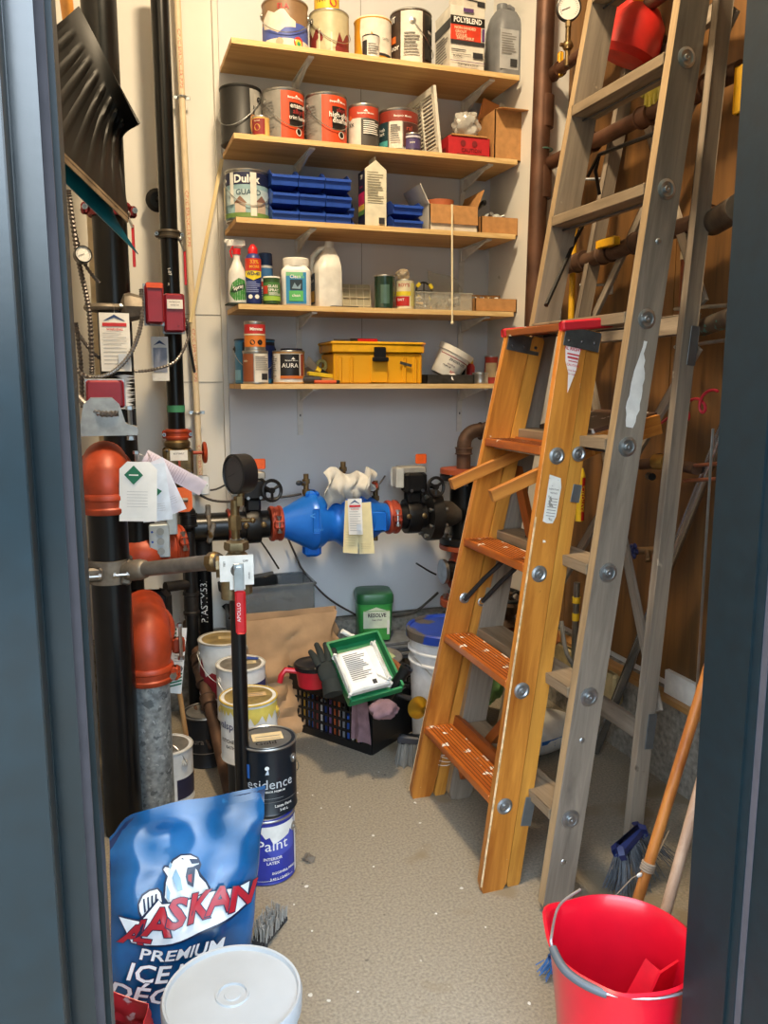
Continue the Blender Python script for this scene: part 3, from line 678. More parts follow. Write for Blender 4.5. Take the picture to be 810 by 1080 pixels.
# ---- near-left assembly: silver butterfly valve, orange elbow, black lower riser
YE = 2.52
pe = PY(111, 500, YE); ex = pe.x
t = thing('butterfly_valve', 'silver grey valve body with bolts above the orange elbow', 'valve', (ex, YE+.04, PY(111, 447, YE).z))
b = MB(mat('#9a9c9b', .5, .5, .1, 30, .2))
b.prism([(-.09, -.035), (-.06, .0), (-.05, .055), (-.03, .075), (.03, .075), (.05, .055), (.065, .0), (.098, -.012), (.098, -.035)], .08, Matrix.Translation((0, .04, 0)) @ Matrix.Rotation(PI/2, 4, 'X')); b.build('body', t)
b = MB(steel)
bolt(b, (.078, -.02, .0), (0, 0, 1), .012, .10); b.build('bolt', t); b = MB(steel); bolt(b, (-.078, -.02, .02), (0, 0, 1), .012, .09); b.build('bolt', t)
t = thing('orange_pipe_elbow', 'orange painted grooved pipe elbow on top of the near left pipe', 'pipe elbow', (ex, YE, PY(111, 530, YE).z))
b = MB(orangep)
pts = [(0, 0, -.0), (0, 0, .03)]+[(0, .075*(1-math.cos(a)), .03+.075*math.sin(a)) for a in [PI/2*i/8 for i in range(1, 9)]]+[(0, .16, .105)]
b.tube(pts, .0, None, 28, rad=[.060, .064]+[.067]*8+[.066]); b.sph((0, .012, .075), .066, None, 24, (1, 1, .95), 14); b.build('elbow', t)
coupling(t, (0, 0, -.0), (0, 0, 1), .058, orangep, (1, -.35, 0), .06)
b = MB(orangep); b.torus((0, .05, .08), (0, -1, .25), .073, .011, n=28); b.box((.085, .02, .07), (.045, .04, .05), bev=.006); b.box((-.085, .02, .07), (.045, .04, .05), bev=.006); b.build('clamp_ring', t)
b = MB(steel); bolt(b, (.09, .0, .09), (0, 0, 1), .010, .12); b.build('bolt', t)
t = thing('near_riser_pipe', 'glossy black pipe standing nearest the left frame', 'pipe', (ex, YE, 0))
pipe(t, [(0, 0, 0), (0, 0, PY(111, 532, YE).z)], .0565, pblack, n=28)
b = MB(cast); zc = PY(110, 601, YE).z; b.lathe([(.058, -.035), (.064, -.035), (.066, 0), (.064, .035), (.058, .035)], (0, 0, zc), n=28); b.box((-.045, -.055, zc), (.05, .035, .04), bev=.006); b.box((.05, -.052, zc), (.03, .035, .075), None, (0, .3, 0), bev=.006)
b.build('branch_saddle', t); b = MB(steel); bolt(b, (.03, -.085, zc), (1, 0, 0), .009, .045); bolt(b, (-.045, -.085, zc), (1, 0, 0), .009, .04); b.build('saddle_bolts', t)
# branch and ball valve
J0 = Vector((ex+.05, YE-.045, zc+.002)); J1 = AX(232, 592, 2.22)
t = thing('branch_pipe', 'short horizontal grey branch pipe running to the red handled valve', 'pipe', J0)
gp = mat('#77726d', .45, .6, .18, 20, .15); d1 = (J1-J0); u1 = d1.normalized()
b = MB(gp); b.cyl((0, 0, 0), d1, .0215); b.build('pipe', t); b = MB(cast)
b.lathe([(.0215, 0), (.03, .0), (.031, .02), (.031, .05), (.027, .07), (.0215, .075)], (0, 0, 0), d1); b.build('adapter', t); b = MB(brass); b.lathe([(.0215, 0), (.028, .0), (.029, .022), (.0215, .03)], d1-u1*.035, d1, n=8, smooth=False); b.build('union', t)
V0 = AX(250, 598, 2.18)
t = thing('ball_valve', 'brass test valve with a white plate and red lever handle', 'valve', V0, facing(V0))
b = MB(mat('#8a7a5c', .4, .85, .2, 25, .15)); b.sph((0, .01, 0), .042, None, 18, (1, 1, 1.1)); b.cyl((-.055, .01, 0), (.03, .01, 0), .03, n=8, smooth=False); b.cyl((-.02, .0, -.085), (-.02, .0, .0), .024, n=18); b.lathe([(.0275, 0), (.0275, .025)], (0.012, .01, -.075), n=8, smooth=False); b.cyl((0, .01, -.09), (0, .01, .06), .022)
b.lathe([(.032, 0), (.034, .008), (.032, .022)], (0, .01, .045), n=6, smooth=False); b.build('body', t)
b = MB(mat('#e4e3dd', .5)); b.prism([(-.045, -.03), (-.02, -.03), (-.02, -.052), (.02, -.052), (.02, -.04), (.043, -.04), (.043, .04), (-.045, .04)], .003, Matrix.Translation((0, -.036, 0)) @ Matrix.Rotation(PI/2, 4, 'X')); o = b.build('plate', t)
label(o, [('t', 'TEST', -.03, .018, .007, ink, .01, 0, 90), ('t', 'OFF', .022, .022, .008, ink), ('t', 'DRAIN', .033, -.015, .006, ink, .01, 0, 90), ('d', .0, 0, .017, mat('#57514a', .5))], lambda u, x, v, y, L: Vector((u+x, -.0395-.0004*L, v+y)), 'plate_print')
b = MB(steel); b.box((0.004, -.046, -.018), (.026, .004, .075), bev=.001); b.lathe([(.012, 0), (.012, .008)], (0.004, -.048, .0), (0, -1, 0), n=6, smooth=False); b.build('lever', t)
b = MB(redpl); b.box((.006, -.047, -.112), (.028, .012, .118), bev=.005); o = b.build('red_grip', t)
label(o, [('t', 'APOLLO', .006, -.11, .014, mat('#f2dede', .5), .0, 0, 90)], lambda u, x, v, y, L: Vector((u+x, -.0535-.0003*L, v+y)), 'grip_print')
t = thing('drain_pipe', 'thin black pipe standing below the red handled valve', 'pipe', (V0.x, V0.y+.01, 0))
pipe(t, [(0, 0, 0), (0, 0, V0.z-.08)], .0205, pblack, n=18)
# gauge on top of the valve
G0 = AX(250, 500, 2.19); gd = Vector((-.93, -.42, .02))
t = gauge('large_gauge', 'large black pressure gauge turned sideways above the white plated valve', G0+gd*.01, gd, .054, None, face='#2b2c2e', th=.045)
b = MB(brass); b.cyl((.02, .0, -.05), (.0, .0, -.10), .009); b.lathe([(.014, 0), (.014, .025)], (.012, 0, -.085), n=6, smooth=False); b.cyl((.0, 0, -.18), (.0, 0, -.07), .0115)
b.lathe([(.018, 0), (.019, .03), (.013, .04)], (0, 0, -.15), n=8, smooth=False); b.cyl((.0, 0, -.125), (.045, -.015, -.125), .006); b.sph((.045, -.015, -.125), .008); b.build('brass_stem', t)
b = MB(steel); b.cyl((0, 0, -.2), (0, 0, -.175), .016, n=8, smooth=False); b.build('nipple', t)
# big white green tags hung on elbow
it = [('g', [(-.75, .78), (-.25, .94), (.25, .78), (-.25, .62)], tgreen), ('p', -.5, 0, .77, .79, wh)]+[('p', -.6, .5, .5-.05*q, .505-.05*q, tgrey) for q in range(6)]
paper_tag('inspection_tag', 'large white tag with green diamond hanging by the orange elbow', AX(146, 487, 2.36), .105, .175, it, .05, corners=True)
paper_tag('inspection_tag', 'white tag with two green arrow marks behind the diamond tag', AX(158, 490, 2.40), .085, .17, [('g', [(-.5, .62), (0, .52), (-.5, .42)], tgreen), ('g', [(0.05, .62), (.55, .52), (0.05, .42)], tgreen)]+[('p', -.6, .6, .3-.04*q, .304-.04*q, tgrey) for q in range(4)], -.1, m=mat('#d4dde8', .7))
paper_tag('inspection_tag', 'tilted pale tag fanned out rightmost of the white tags', AX(160, 487, 2.43), .07, .17, [('g', [(-.2, .62), (.3, .52), (-.2, .42)], tgreen)]+[('p', -.6, .6, .3-.04*q, .304-.04*q, tgrey) for q in range(4)], -.38, m=mat('#dfe0ea', .7))
paper_tag('long_tag', 'long pink lined card tilted above the orange lockout plates', AX(152, 482, 2.46), .05, .20, [('p', -.8, .8, .93-.04*q, .935-.04*q, mat('#b69aa8', .7)) for q in range(16)], -1.03, m=mat('#e6d6dc', .7))
# ---- big orange elbow with galvanised pipe
YG = 2.58; pg = PY(157, 700, YG); gx = pg.x
t = thing('galvanised_pipe', 'grey galvanised pipe under the large orange elbow', 'pipe', (gx, YG, 0))
zt = PY(157, 712, YG).z
pipe(t, [(0, 0, 0), (0, 0, zt)], .0615, galv, n=28)
t = thing('orange_pipe_elbow', 'large orange pipe elbow bending back above the galvanised pipe', 'pipe elbow', (gx, YG, zt))
b = MB(orangep)
b.tube([(0, 0, -.01), (0, 0, .05)]+[(0, .09*(1-math.cos(a)), .06+.09*math.sin(a)) for a in [PI/2*i/8 for i in range(1, 9)]]+[(0, .24, .15)], .0, None, 28, rad=[.066, .068]+[.073]*8+[.07])
b.sph((0, .012, .09), .074, None, 24, (1, 1, 1.08), 14); b.build('elbow', t)
coupling(t, (0, 0, .01), (0, 0, 1), .0635, orangep, (1, -.4, 0), .055)
b = MB(orangep); b.torus((-.005, .06, .13), (0, -1, .4), .083, .012, n=30); b.box((.095, .03, .08), (.04, .035, .05), bev=.006); b.build('clamp_ring', t)
b = MB(steel); bolt(b, (.10, .0, .10), (0, 0, 1), .010, .12); b.build('bolt', t)
t = thing('orange_pipe_elbow', 'orange pipe elbow half hidden behind the white tags', 'pipe elbow', PY(150, 585, 2.9))
b = MB(orangep); b.sph((0, 0, 0), .085, None, 24, (1.2, 1, .9)); b.cyl((0, .0, .0), (.14, .05, .02), .06); b.build('elbow', t); b = MB(pblack); b.cyl((-.01, 0, .03), (-.01, 0, .2), .057, n=24); b.build('pipe_stub', t)
coupling(t, (.12, .045, .02), (1, .3, 0), .058, orangep, (0, -1, .3), .04)
t = thing('pipe_reducer', 'dark block shaped fitting behind the large orange elbow', 'pipe fitting', PY(155, 640, 2.9))
b = MB(pblack2); b.box((0, 0, 0), (.17, .08, .12), bev=.02); b.build('block', t)
paper_tag('striped_tag', 'narrow tag edged with green stripes beside the galvanised pipe', PY(189, 662, 2.66), .05, .225, [('g', [(-1, .97-.06*q), (-.3, 1.0-.06*q), (-.3, .97-.06*q), (-1, .94-.06*q)], tgreen) for q in range(4)]+[('g', [(-1, .25-.05*q), (.9, .33-.05*q), (.9, .305-.05*q), (-1, .225-.05*q)], tgreen) for q in range(4)]+[('p', -.3, .8, .7-.04*q, .71-.04*q, tgrey) for q in range(6)], .12)
# lockout plates, junction block
for (px, py, lab_) in ((179, 520, 'orange octagonal lockout plate, left one half behind the tags'), (187, 527, 'orange octagonal lockout plate, right one in front of the wall')):
    p = PY(px if px > 180 else 180, py, 3.05) if px < 180 else PY(191, 527, 3.05)
    p = PY(177, 527, 3.06) if px < 180 else PY(192, 527, 3.04)
    t = thing('lockout_plate', lab_, 'plate', p); b = MB(mat('#e0641f', .45))
    w_, h_ = .036, .045; b.prism([(-w_, -h_+.012), (-w_+.012, -h_), (w_-.012, -h_), (w_, -h_+.012), (w_, h_-.012), (w_-.012, h_), (-w_+.012, h_), (-w_, h_-.012)], .006, Matrix.Rotation(PI/2, 4, 'X')); b.build('plate', t)
    b = MB(cast); b.cyl((-.05, -.01, 0), (.02, -.01, 0), .008); b.build('pin', t)
t = thing('terminal_box', 'grey junction block with three round knockouts below the orange plates', 'junction box', PY(168, 570, 2.85))
gb_ = mat('#b3bfc6', .5, .3); b = MB(gb_); b.box((0, 0, 0), (.068, .045, .115), bev=.003); b.box((.045, .02, .055), (.035, .05, .075), bev=.003); b.build('case', t)
label(t, [('d', .1, .2+.3*q, .0125, mat('#8d979c', .5)) for q in range(3)]+[('d', -.7, .5, .004, mat('#1f4fae', .4)), ('d', -.7, .8, .004, mat('#1f4fae', .4))], flatmap(.034, .0225, .115, -.0575), 'knockouts')
# vertical small black pipes behind
t = thing('vertical_pipe', 'black pipe with an elbow top left of the lettered pipe', 'pipe', (0, 0, 0))
p1 = PY(199, 560, 3.2); b = MB(pblack2); b.cyl((p1.x, 3.2, .0), (p1.x, 3.2, PY(199, 560, 3.2).z), .024, n=18); b.build('pipe', t)
b = MB(cast); thread_fit(b, (p1.x, 3.2, PY(199, 543, 3.2).z-.02), (0, 0, 1), .03, .05, pblack2); b.tube([(p1.x, 3.2, PY(0+199, 552, 3.2).z), (p1.x, 3.2, PY(199, 541, 3.2).z), (p1.x-.02, 3.2, PY(199, 533, 3.2).z), (p1.x-.06, 3.2, PY(199, 530, 3.2).z)], .03, pblack2, 14)
b.build('elbow', t); b = MB(iron); thread_fit(b, (p1.x, 3.2, PY(199, 636, 3.2).z), (0, 0, 1), .027, .09, iron); b.build('threaded_collar', t); b = MB(iron); b.cyl((p1.x, 3.2, PY(199, 616, 3.2).z), (p1.x-.1, 3.15, PY(199, 614, 3.2).z), .02); b.build('side_branch', t)
t = thing('lettered_pipe', 'black pipe with white lettering standing below the wall valve', 'pipe', (0, 0, 0))
p1 = PY(215, 600, 3.36); b = MB(pblack); b.cyl((p1.x, 3.36, 0), (p1.x, 3.36, PY(215, 580, 3.36).z), .031, n=20); b.build('pipe', t)
b = MB(iron); b.cyl((p1.x, 3.36, PY(215, 590, 3.36).z), (p1.x, 3.36, PY(215, 565, 3.36).z), .038); b.build('collar', t)
zz = PY(215, 640, 3.36).z
label(t, [('t', 'P/ASTM53/', 0, 0, .04, wh, .0, 0, 90)], lambda u, x, v, y, L: Vector((p1.x+.0315*math.sin(x/.0315+.2), 3.36-.0318*math.cos(x/.0315+.2), zz+y+.03)), 'lettering')
# ---- backflow line along the back wall
YL = 3.27
zl0, zl1 = PY(220, 555, YL).z, PY(470, 541, YL).z
def LX(px): return XP(px, YL, .95)
zl = (zl0+zl1)/2-.004
t = thing('wall_pipe', 'black pipe running along the back wall to the blue valve', 'pipe', (0, YL, zl))
b = MB(pblack); b.cyl((LX(203), 0, 0), (LX(242), 0, 0), .057, n=28); b.build('pipe', t)
b = MB(cast); x = LX(218); b.torus((x, 0, 0), (1, 0, 0), .060, .008, cast, 24); b.box((x, -.03, .07), (.02, .02, .05), bev=.003); b.box((x+.005, -.075, -.01), (.02, .02, .08), None, (.0, .25, 0), bev=.003); b.cyl((x, -.04, .0), (x, -.10, -.02), .008, m=brass); b.build('pipe_clamp', t)
coupling(t, (LX(243), 0, 0), (1, 0, 0), .058, mat('#8d3424', .5, .1), (0, -1, .4), .035)
def bfly(xa, xb, lab_, wheel_x, wheel_dz, box_px=None):
    xc = (xa+xb)/2; t = thing('butterfly_valve', lab_, 'valve', (xc, YL, zl)); h = (xb-xa)/2
    b = MB(pblack2); b.cyl((-h, 0, 0), (h, 0, 0), .056, n=28); b.lathe([(.056, -.03), (.074, -.03), (.076, -.02), (.076, .02), (.074, .03), (.056, .03)], (0, 0, 0), (1, 0, 0), n=28); b.box((0, -.02, .09), (.06, .07, .06), bev=.008)
    b.box((0, -.035, .15), (.10, .07, .09), bev=.012); b.build('body', t)
    b = MB(brass); 
    for sx in (-.035, .035): b.lathe([(.012, 0), (.012, .006), (.006, .009)], (sx, -.07, .01), (0, -1, 0), n=10)
    b.build('brass_bolts', t)
    b = MB(steel)
    for sx in (-.025, .025): b.lathe([(.007, 0), (.007, .006)], (sx, -.072, .12), (0, -1, 0), n=6, smooth=False)
    b.build('steel_bolts', t)
    b = MB(mat('#a8a49b', .5, .4)); b.box((-.01, -.02, .205), (.12, .07, .03), bev=.005); b.box((-.075, -.035, .175), (.035, .075, .085), mat('#bcbcb6', .5), bev=.004); b.build('gear_housing', t)
    b = MB(mat('#dd5d20', .45)); b.box((wheel_x-.03, .0, .247), (.05, .012, .042), bev=.004); b.build('orange_indicator', t)
    b = MB(blackp); c_ = Vector((wheel_x, -.10, wheel_dz)); b.torus(c_, (.25, -1, .1), .040, .007, n=24)
    x_, y_, z_ = basis((.25, -1, .1))
    for a in range(3):
        q = x_*math.cos(a*2.094+.5)+y_*math.sin(a*2.094+.5); b.cyl(c_, c_+q*.04, .006, n=6)
    b.lathe([(.012, -.01), (.012, .006)], c_, (.25, -1, .1), n=12); b.cyl(c_, c_+Vector((-.02, .08, -.01)), .007); b.build('handwheel', t); return t
bfly(LX(248), LX(282), 'black gear operated valve between the gauge and the blue body', .065, .150)
t = thing('backflow_preventer', 'bright blue backflow preventer body on the back wall pipe', 'valve', (0, YL, zl))
blu = mat('#1d6fd0', .32, .1, .06, 8, .05)
X0, X1 = LX(296), LX(406)
def bx_(px): return LX(px)
prof = [(.058, bx_(294)), (.060, bx_(298)), (.115, bx_(324)), (.119, bx_(326)), (.119, bx_(331)), (.112, bx_(333)), (.108, bx_(338)), (.09, bx_(343)), (.088, bx_(350)), (.094, bx_(354)), (.116, bx_(360)), (.118, bx_(364)), (.118, bx_(376)), (.114, bx_(380)), (.085, bx_(394)), (.066, bx_(400)), (.060, bx_(408))]
b = MB(blu); b.lathe(prof, (0, 0, 0), (1, 0, 0), n=40); xb_ = bx_(328); b.box((xb_, -.0, -.115), (.07, .07, .06), bev=.01); b.box((xb_, -.0, .115), (.06, .07, .03), bev=.01); xm = bx_(368); b.cyl((xm, 0, .08), (xm, 0, .135), .09, n=28)
b.box((bx_(392), -.085, .0), (.075, .03, .085), bev=.006); b.box((bx_(326), -.118, .02), (.03, .01, .10), bev=.004); b.build('body', t)
label(t, [('t', '<', bx_(322), .03, .04, mat('#4a93e6', .4), .02), ('t', 'FLOW', bx_(328), -.02, .014, mat('#4a93e6', .4), .02)], lambda u, x, v, y, L: Vector((u+x, -.1245-.0003*L, v+y)), 'cast_arrow')
for px, sg in ((290, 1), (413, 1)): coupling(t, (LX(px), 0, 0), (1, 0, 0), .060, mat('#a8432b', .5, .1, .15, 20, .2), (0, -1, .1), .05)
o = coupling(t, (LX(373), -.0, .145), (0, 0, 1), .066, orangep, (1, -.6, 0), .035, 'top_coupling')
for px in (323, 362, 396):
    b = MB(brass); x = LX(px); z0 = .115 if px < 380 else .075; z0 = .16 if px == 362 else z0; b.cyl((x, 0, z0-.05), (x, 0, z0+.085), .011, n=10)
    b.lathe([(.017, 0), (.017, .02)], (x, 0, z0+.0), n=6, smooth=False); b.lathe([(.016, 0), (.016, .018)], (x, 0, z0+.045), n=6, smooth=False); b.box((x-.02, -.012, z0+.05), (.03, .004, .01), dsteel); b.cyl((x, 0, z0+.04), (x-.02, -.015, z0+.045), .007); b.sph((x-.033, -.016, z0+.05), .012, mat('#23262c', .5), 10, (1.2, .5, .9)); b.build('test_cock', t)
b = MB(brass); b.cyl((bx_(393), -.04, -.09), (bx_(393), -.04, -.06), .01); b.build('drain_plug', t)
bfly(LX(420), LX(447), 'black gear operated valve between blue body and black flange', .075, .135)
# rag wrapped on the top coupling, tags
rg = mat('#c9c5bc', .9, var=.06, bump=.3); b = MB(rg); rr = random.Random(11); xr = LX(350)
b.grid(lambda u, v: (xr-.055+.21*u+.012*math.sin(9*v), YL-.07-.045*math.sin(PI*v)-.012*math.sin(14*u+6*v)-.01*math.cos(23*u), zl+.225-.16*v*(1-.45*u)-.05*abs(u-.25)*1.2+.045*(u > .85)*1+.012*math.sin(11*u)), 26, 18, None, True, .004)
tag(b.build('rag'), 'crumpled off-white rag wrapped over the blue valve top', 'rag')
yc = mat('#e2d5a6', .7, var=.03)
paper_tag('yellow_tag', 'long cream tag hanging left in front of the blue valve', PY(372, 528, 3.10), .06, .215, [('p', -.7, .6, .4-.05*q, .405-.05*q, mat('#b9a878', .7)) for q in range(6)], .05, m=yc)
paper_tag('yellow_tag', 'long cream tag hanging behind the printed white tag', PY(383, 530, 3.09), .062, .21, [('p', -.7, .6, .2-.03*q, .205-.03*q, mat('#b9a878', .7)) for q in range(4)], -.07, m=yc)
paper_tag('service_tag', 'white service tag with red lettering in front of the blue valve', PY(374, 526, 3.07), .056, .145, service_items(.6), -.03)
# flange, tee and vertical flanged pipe at right
flm = mat('#292521', .5, .4, .2, 25, .3)
def flange(b, p, d, R, w, m, nb=8, bm=None, br=.010):
    x, y, z = basis(d); p = Vector(p); b.lathe([(R*.6, -w/2), (R, -w/2), (R, w/2), (R*.6, w/2)], p, z, m, 32)
    for k in range(nb):
        a = 2*PI*(k+.5)/nb; bolt(b, p+(x*math.cos(a)+y*math.sin(a))*R*.82, z, br, w+.035, bm or steel)
xf = LX(455); xt = XP(491, YL, 1.0)
t = thing('flanged_tee', 'black flanged pipe fitting with orange rimmed flanges in the corner', 'pipe fitting', (0, YL, zl))
b = MB(flm); flange(b, (xf, 0, 0), (1, 0, 0), .112, .05, flm); b.build('flange', t)
b = MB(mat('#4a4036', .55, .4, .2, 20, .2)); b.lathe([(.09, 0), (.062, .03), (.055, .08), (.062, .13)], (xf+.02, 0, 0), (1, 0, 0), n=28, caps=False); b.build('reducer', t)
b = MB(pblack); zt_, zb_ = PY(491, 500, YL).z-zl, PY(491, 572, YL).z-zl
b.cyl((xt, 0, zb_), (xt, 0, zt_), .068, n=28); b.cyl((xf+.12, 0, 0), (xt, 0, 0), .066, n=24); b.build('body', t)
for z, top in ((zt_, 1), (zb_, 0)):
    b = MB(pblack2); flange(b, (xt, 0, z+(-.012 if top else .012)), (0, 0, 1), .112, .024, pblack2); b.build('flange', t)
    b = MB(mat('#a04a28', .55)); flange(b, (xt, 0, z+(.015 if top else -.015)), (0, 0, 1), .112, .02, mat('#a04a28', .55), nb=0); b.build('orange_flange', t)
b = MB(orangep); b.sph((xt, 0, zb_-.14), .085, None, 24, (1, 1, 1.2)); b.cyl((xt, 0, zb_-.3), (xt, 0, zb_), .06, n=24); b.cyl((xt-.10, -.02, zb_-.12), (xt, -.02, zb_-.12), .045, m=pblack2); b.cyl((xt-.115, -.02, zb_-.12), (xt-.10, -.02, zb_-.12), .055, m=steel); b.build('check_valve', t)
b = MB(mat('#a04a28', .55)); flange(b, (xt, 0, zb_-.27), (0, 0, 1), .105, .03, None); b.build('orange_flange', t)
b = MB(pblack2); b.cyl((xt, 0, -zl), (xt, 0, zb_-.28), .058, n=20); b.build('lower_pipe', t)
x_ = xt-.0
t = thing('iron_bend', 'dark pipe bend rising from the flange into the corner', 'pipe', (0, YL, zl))
b = MB(rustp); A0, A1, A2 = Vector((xt-.01, 0, zt_+.02)), Vector((xt-.01, 0, PY(488, 455, YL).z-zl)), Vector((xt+.2, 0, PY(488, 455, YL).z-zl+.01))
b.tube([A0]+bend(A0, A1, A2, .07)+[A2], .031, None, 18); b.build('bend', t); b = MB(rustp); thread_fit(b, A1-Vector((0, 0, .085)), (0, 0, 1), .033, .03, rustp); thread_fit(b, A1+Vector((.09, 0, .0)), (1, 0, 0), .033, .03, rustp); b.build('collars', t)
# plates + wires on the wall
t = thing('junction_plate', 'white wall plate with cables below the brass valve', 'wall plate', PY(206, 512, 3.42))
b = MB(mat('#e4e4e2', .5)); b.box((0, 0, 0), (.115, .03, .082), bev=.005); b.build('plate', t); label(t, [('t', 'FIRE', .1, .6, .012, ink), ('t', 'ALARM', .1, .4, .01, ink), ('d', -.8, .5, .002, ink), ('d', .8, .5, .002, ink)], flatmap(.057, .015, .082, -.041), 'print')
cable('black_cable', 'black cable running from the white plate behind the gauge', [PY(212, 517, 3.42), PY(228, 516, 3.42), PY(245, 507, 3.42)], .004, mat('#3a3634', .5), ribs=False, cat='cable')
cable('black_cable', 'black cable behind the gauge along the back wall', [PY(201, 516, 3.4), PY(225, 528, 3.42), PY(262, 528, 3.42), PY(300, 524, 3.42), PY(318, 521, 3.42)], .005, mat('#3a3634', .5), ribs=False, cat='cable')
cable('black_cable', 'thin dark cable end poking diagonally below the left valve', [PY(273, 568, 3.45), PY(284, 584, 3.42), PY(294, 600, 3.38)], .004, black, ribs=False, cat='cable')
cable('black_cable', 'thin dark cable hanging below the blue valve', [PY(303, 566, 3.45), PY(312, 586, 3.43), PY(320, 602, 3.42), PY(345, 630, 3.42), PY(378, 650, 3.42)], .0045, mat('#4a403a', .5), ribs=False, cat='cable')
cable('black_cable', 'short black cable sticking out left of the check valve', [PY(439, 594, 3.2), PY(452, 602, 3.2), PY(460, 606, 3.2)], .004, black, ribs=False, cat='cable')
cable('black_cable', 'dark cable curving along the wall foot beside the green tub', [PY(415, 650, 3.42), PY(436, 646, 3.42), PY(452, 634, 3.42), PY(462, 625, 3.40)], .006, mat('#4a443c', .5), ribs=False, cat='cable')
cable('black_cable', 'grey cable from the gear valve up to the wall', [PY(395, 515, 3.40), PY(402, 508, 3.40), PY(406, 502, 3.42)], .004, mat('#5a5552', .5), ribs=False, cat='cable')
# ================================================================ wall shelves and what stands on them
SX0, SX1, SYF, SYB = .492, 1.652, 3.18, 3.482
SZ = [2.624, 2.300, 2.005, 1.690, 1.390]
sw = wood('#b98a4e', '#dcb377', 'x', .6, 30, (('#7a4f2c', .76, 12.),))
swe = wood('#c79d5e', '#e8cb94', 'x', .6, 90, None)
brk = mat('#d8d6d0', .45)
names = ['highest', 'second from top', 'middle', 'second from bottom', 'lowest']
for i, z in enumerate(SZ):
    t = thing('wall_shelf', 'plywood wall shelf, the %s of the five' % names[i], 'shelf', (SX0, SYF, z), 0, 'plywood wall shelves')
    th = .019; x1 = SX1 if i != 3 else SX1
    b = MB(sw); b.box(((SX1-SX0)/2, (SYB-SYF)/2, -th/2), (SX1-SX0, SYB-SYF, th)); b.box(((SX1-SX0)/2, -.0006, -th/2), (SX1-SX0, .0012, th), swe); b.build('board', t)
    for px in (.30, 1.05):
        b = MB(brk); b.box((px, .29, -th-.03), (.022, .008, .06)); b.box((px, .155, -th-.0045), (.022, .27, .007))
        b.add([(px-.004, .285, -th-.055), (px-.004, .06, -th-.008), (px-.004, .285, -th-.008), (px+.004, .285, -th-.055), (px+.004, .06, -th-.008), (px+.004, .285, -th-.008)], [(0, 1, 2), (5, 4, 3), (0, 3, 4, 1), (1, 4, 5, 2), (2, 5, 3, 0)])
        b.build('bracket', t)
for k, px in enumerate((.30, 1.05)):
    t = thing('shelf_upright', 'white slotted metal upright strip, the %s one' % ('left' if k == 0 else 'right'), 'upright', (SX0+px, SYB-.004, 2.0), 0, 'slotted shelf uprights')
    b = MB(brk); b.box((0, .004, 0), (.024, .008, 1.66)); b.build('strip', t); b = MB(ink)
    for q in range(7): b.add([(-.003, -.0008, -.75+q*.25), (.003, -.0008, -.75+q*.25), (.003, -.0008, -.74+q*.25), (-.003, -.0008, -.74+q*.25)], [(0, 1, 2, 3)])
    b.build('slots', t)
metal = mat('#a9a7a2', .35, .85, .1, 30); tinm = mat('#b4a995', .4, .7, .12, 22)
def loc_px(px0, px1, Y, z):
    xa, xb = XP(px0, Y, z), XP(px1, Y, z); X = (xa+xb)/2; d = depth((X, Y, z)); return X, (px1-px0)/2*d/F_PX
def can(name, lab, px0, px1, Y, z, h, base, items, rot=0, lid=None, bail=None, group=None, cat='can', open_=False, X=None, r=None, rim=None, liditems=None, ears=True, tilt=None):
    if X is None: X, rr = loc_px(px0, px1, Y, z+h/2)
    else: rr = r
    r = r or rr; r *= .985
    t = thing(name, lab, cat, (X, Y, z), facing((X, Y), rot), group)
    if tilt: t.rotation_euler = tilt
    b = MB(base); rm = rim or metal
    b.lathe([(r*.96, 0), (r*1.0, .002), (r*1.01, .005), (r*.985, .008), (r*.985, h-.008), (r*1.005, h-.006), (r*1.015, h-.002), (r*1.0, h)], (0, 0, 0), (0, 0, 1), base, 36)
    b.build('body', t)
    b = MB(lid or metal); b.lathe([(r*1.0, h+.0005), (r*.97, h+.001), (r*.94, h-.004), (r*.86, h-.004), (r*.84, h+.001), (r*.8, h+.0005), (.0005, h+.0005)], (0, 0, 0), (0, 0, 1), None, 36, caps=False)
    b.lathe([(r*1.016, h-.003), (r*1.02, h), (r*1.0, h+.0025), (r*.975, h+.001)], (0, 0, 0), (0, 0, 1), rm, 36, caps=False); o = b.build('lid', t)
    if liditems: label(o, liditems, topmap(r, r, h+.0014), 'lid_marks')
    if items: label(t, items, cylmap(r*.987, h-.014, .007), 'label', 14)
    if bail:
        ea, mode = bail; ea = math.radians(ea)
        e1 = Vector((math.sin(ea), -math.cos(ea), 0)); 
        e2 = Vector((math.sin(ea+PI), -math.cos(ea+PI), 0))
        for e in ((e1, e2) if ears else ()):
            c = MB(rm); c.lathe([(.013, 0), (.013, .003), (.008, .004), (.006, .007), (.001, .008)], e*r*.985+Vector((0, 0, h*.78)), e, None, 14); c.build('handle_ear', t)
        fwd = Vector((e1.y, -e1.x, 0)); fwd = fwd if fwd.y < 0 else -fwd
        if mode == 'back': fwd = -fwd
        pts = []
        for i in range(17):
            a = PI*i/16; q = e1*math.cos(a)*(r*1.07)+fwd*math.sin(a)*(r*1.10); drop = math.sin(a)*(h*.5 if mode != 'up' else -h*.35)
            if mode == 'up': q = e1*math.cos(a)*(r*1.07)+fwd*math.sin(a)*r*.2
            pts.append(q+Vector((0, 0, h*.78-drop)))
        c = MB(steel); c.tube(pts, .0016, n=5); c.build('handle', t)
    return t
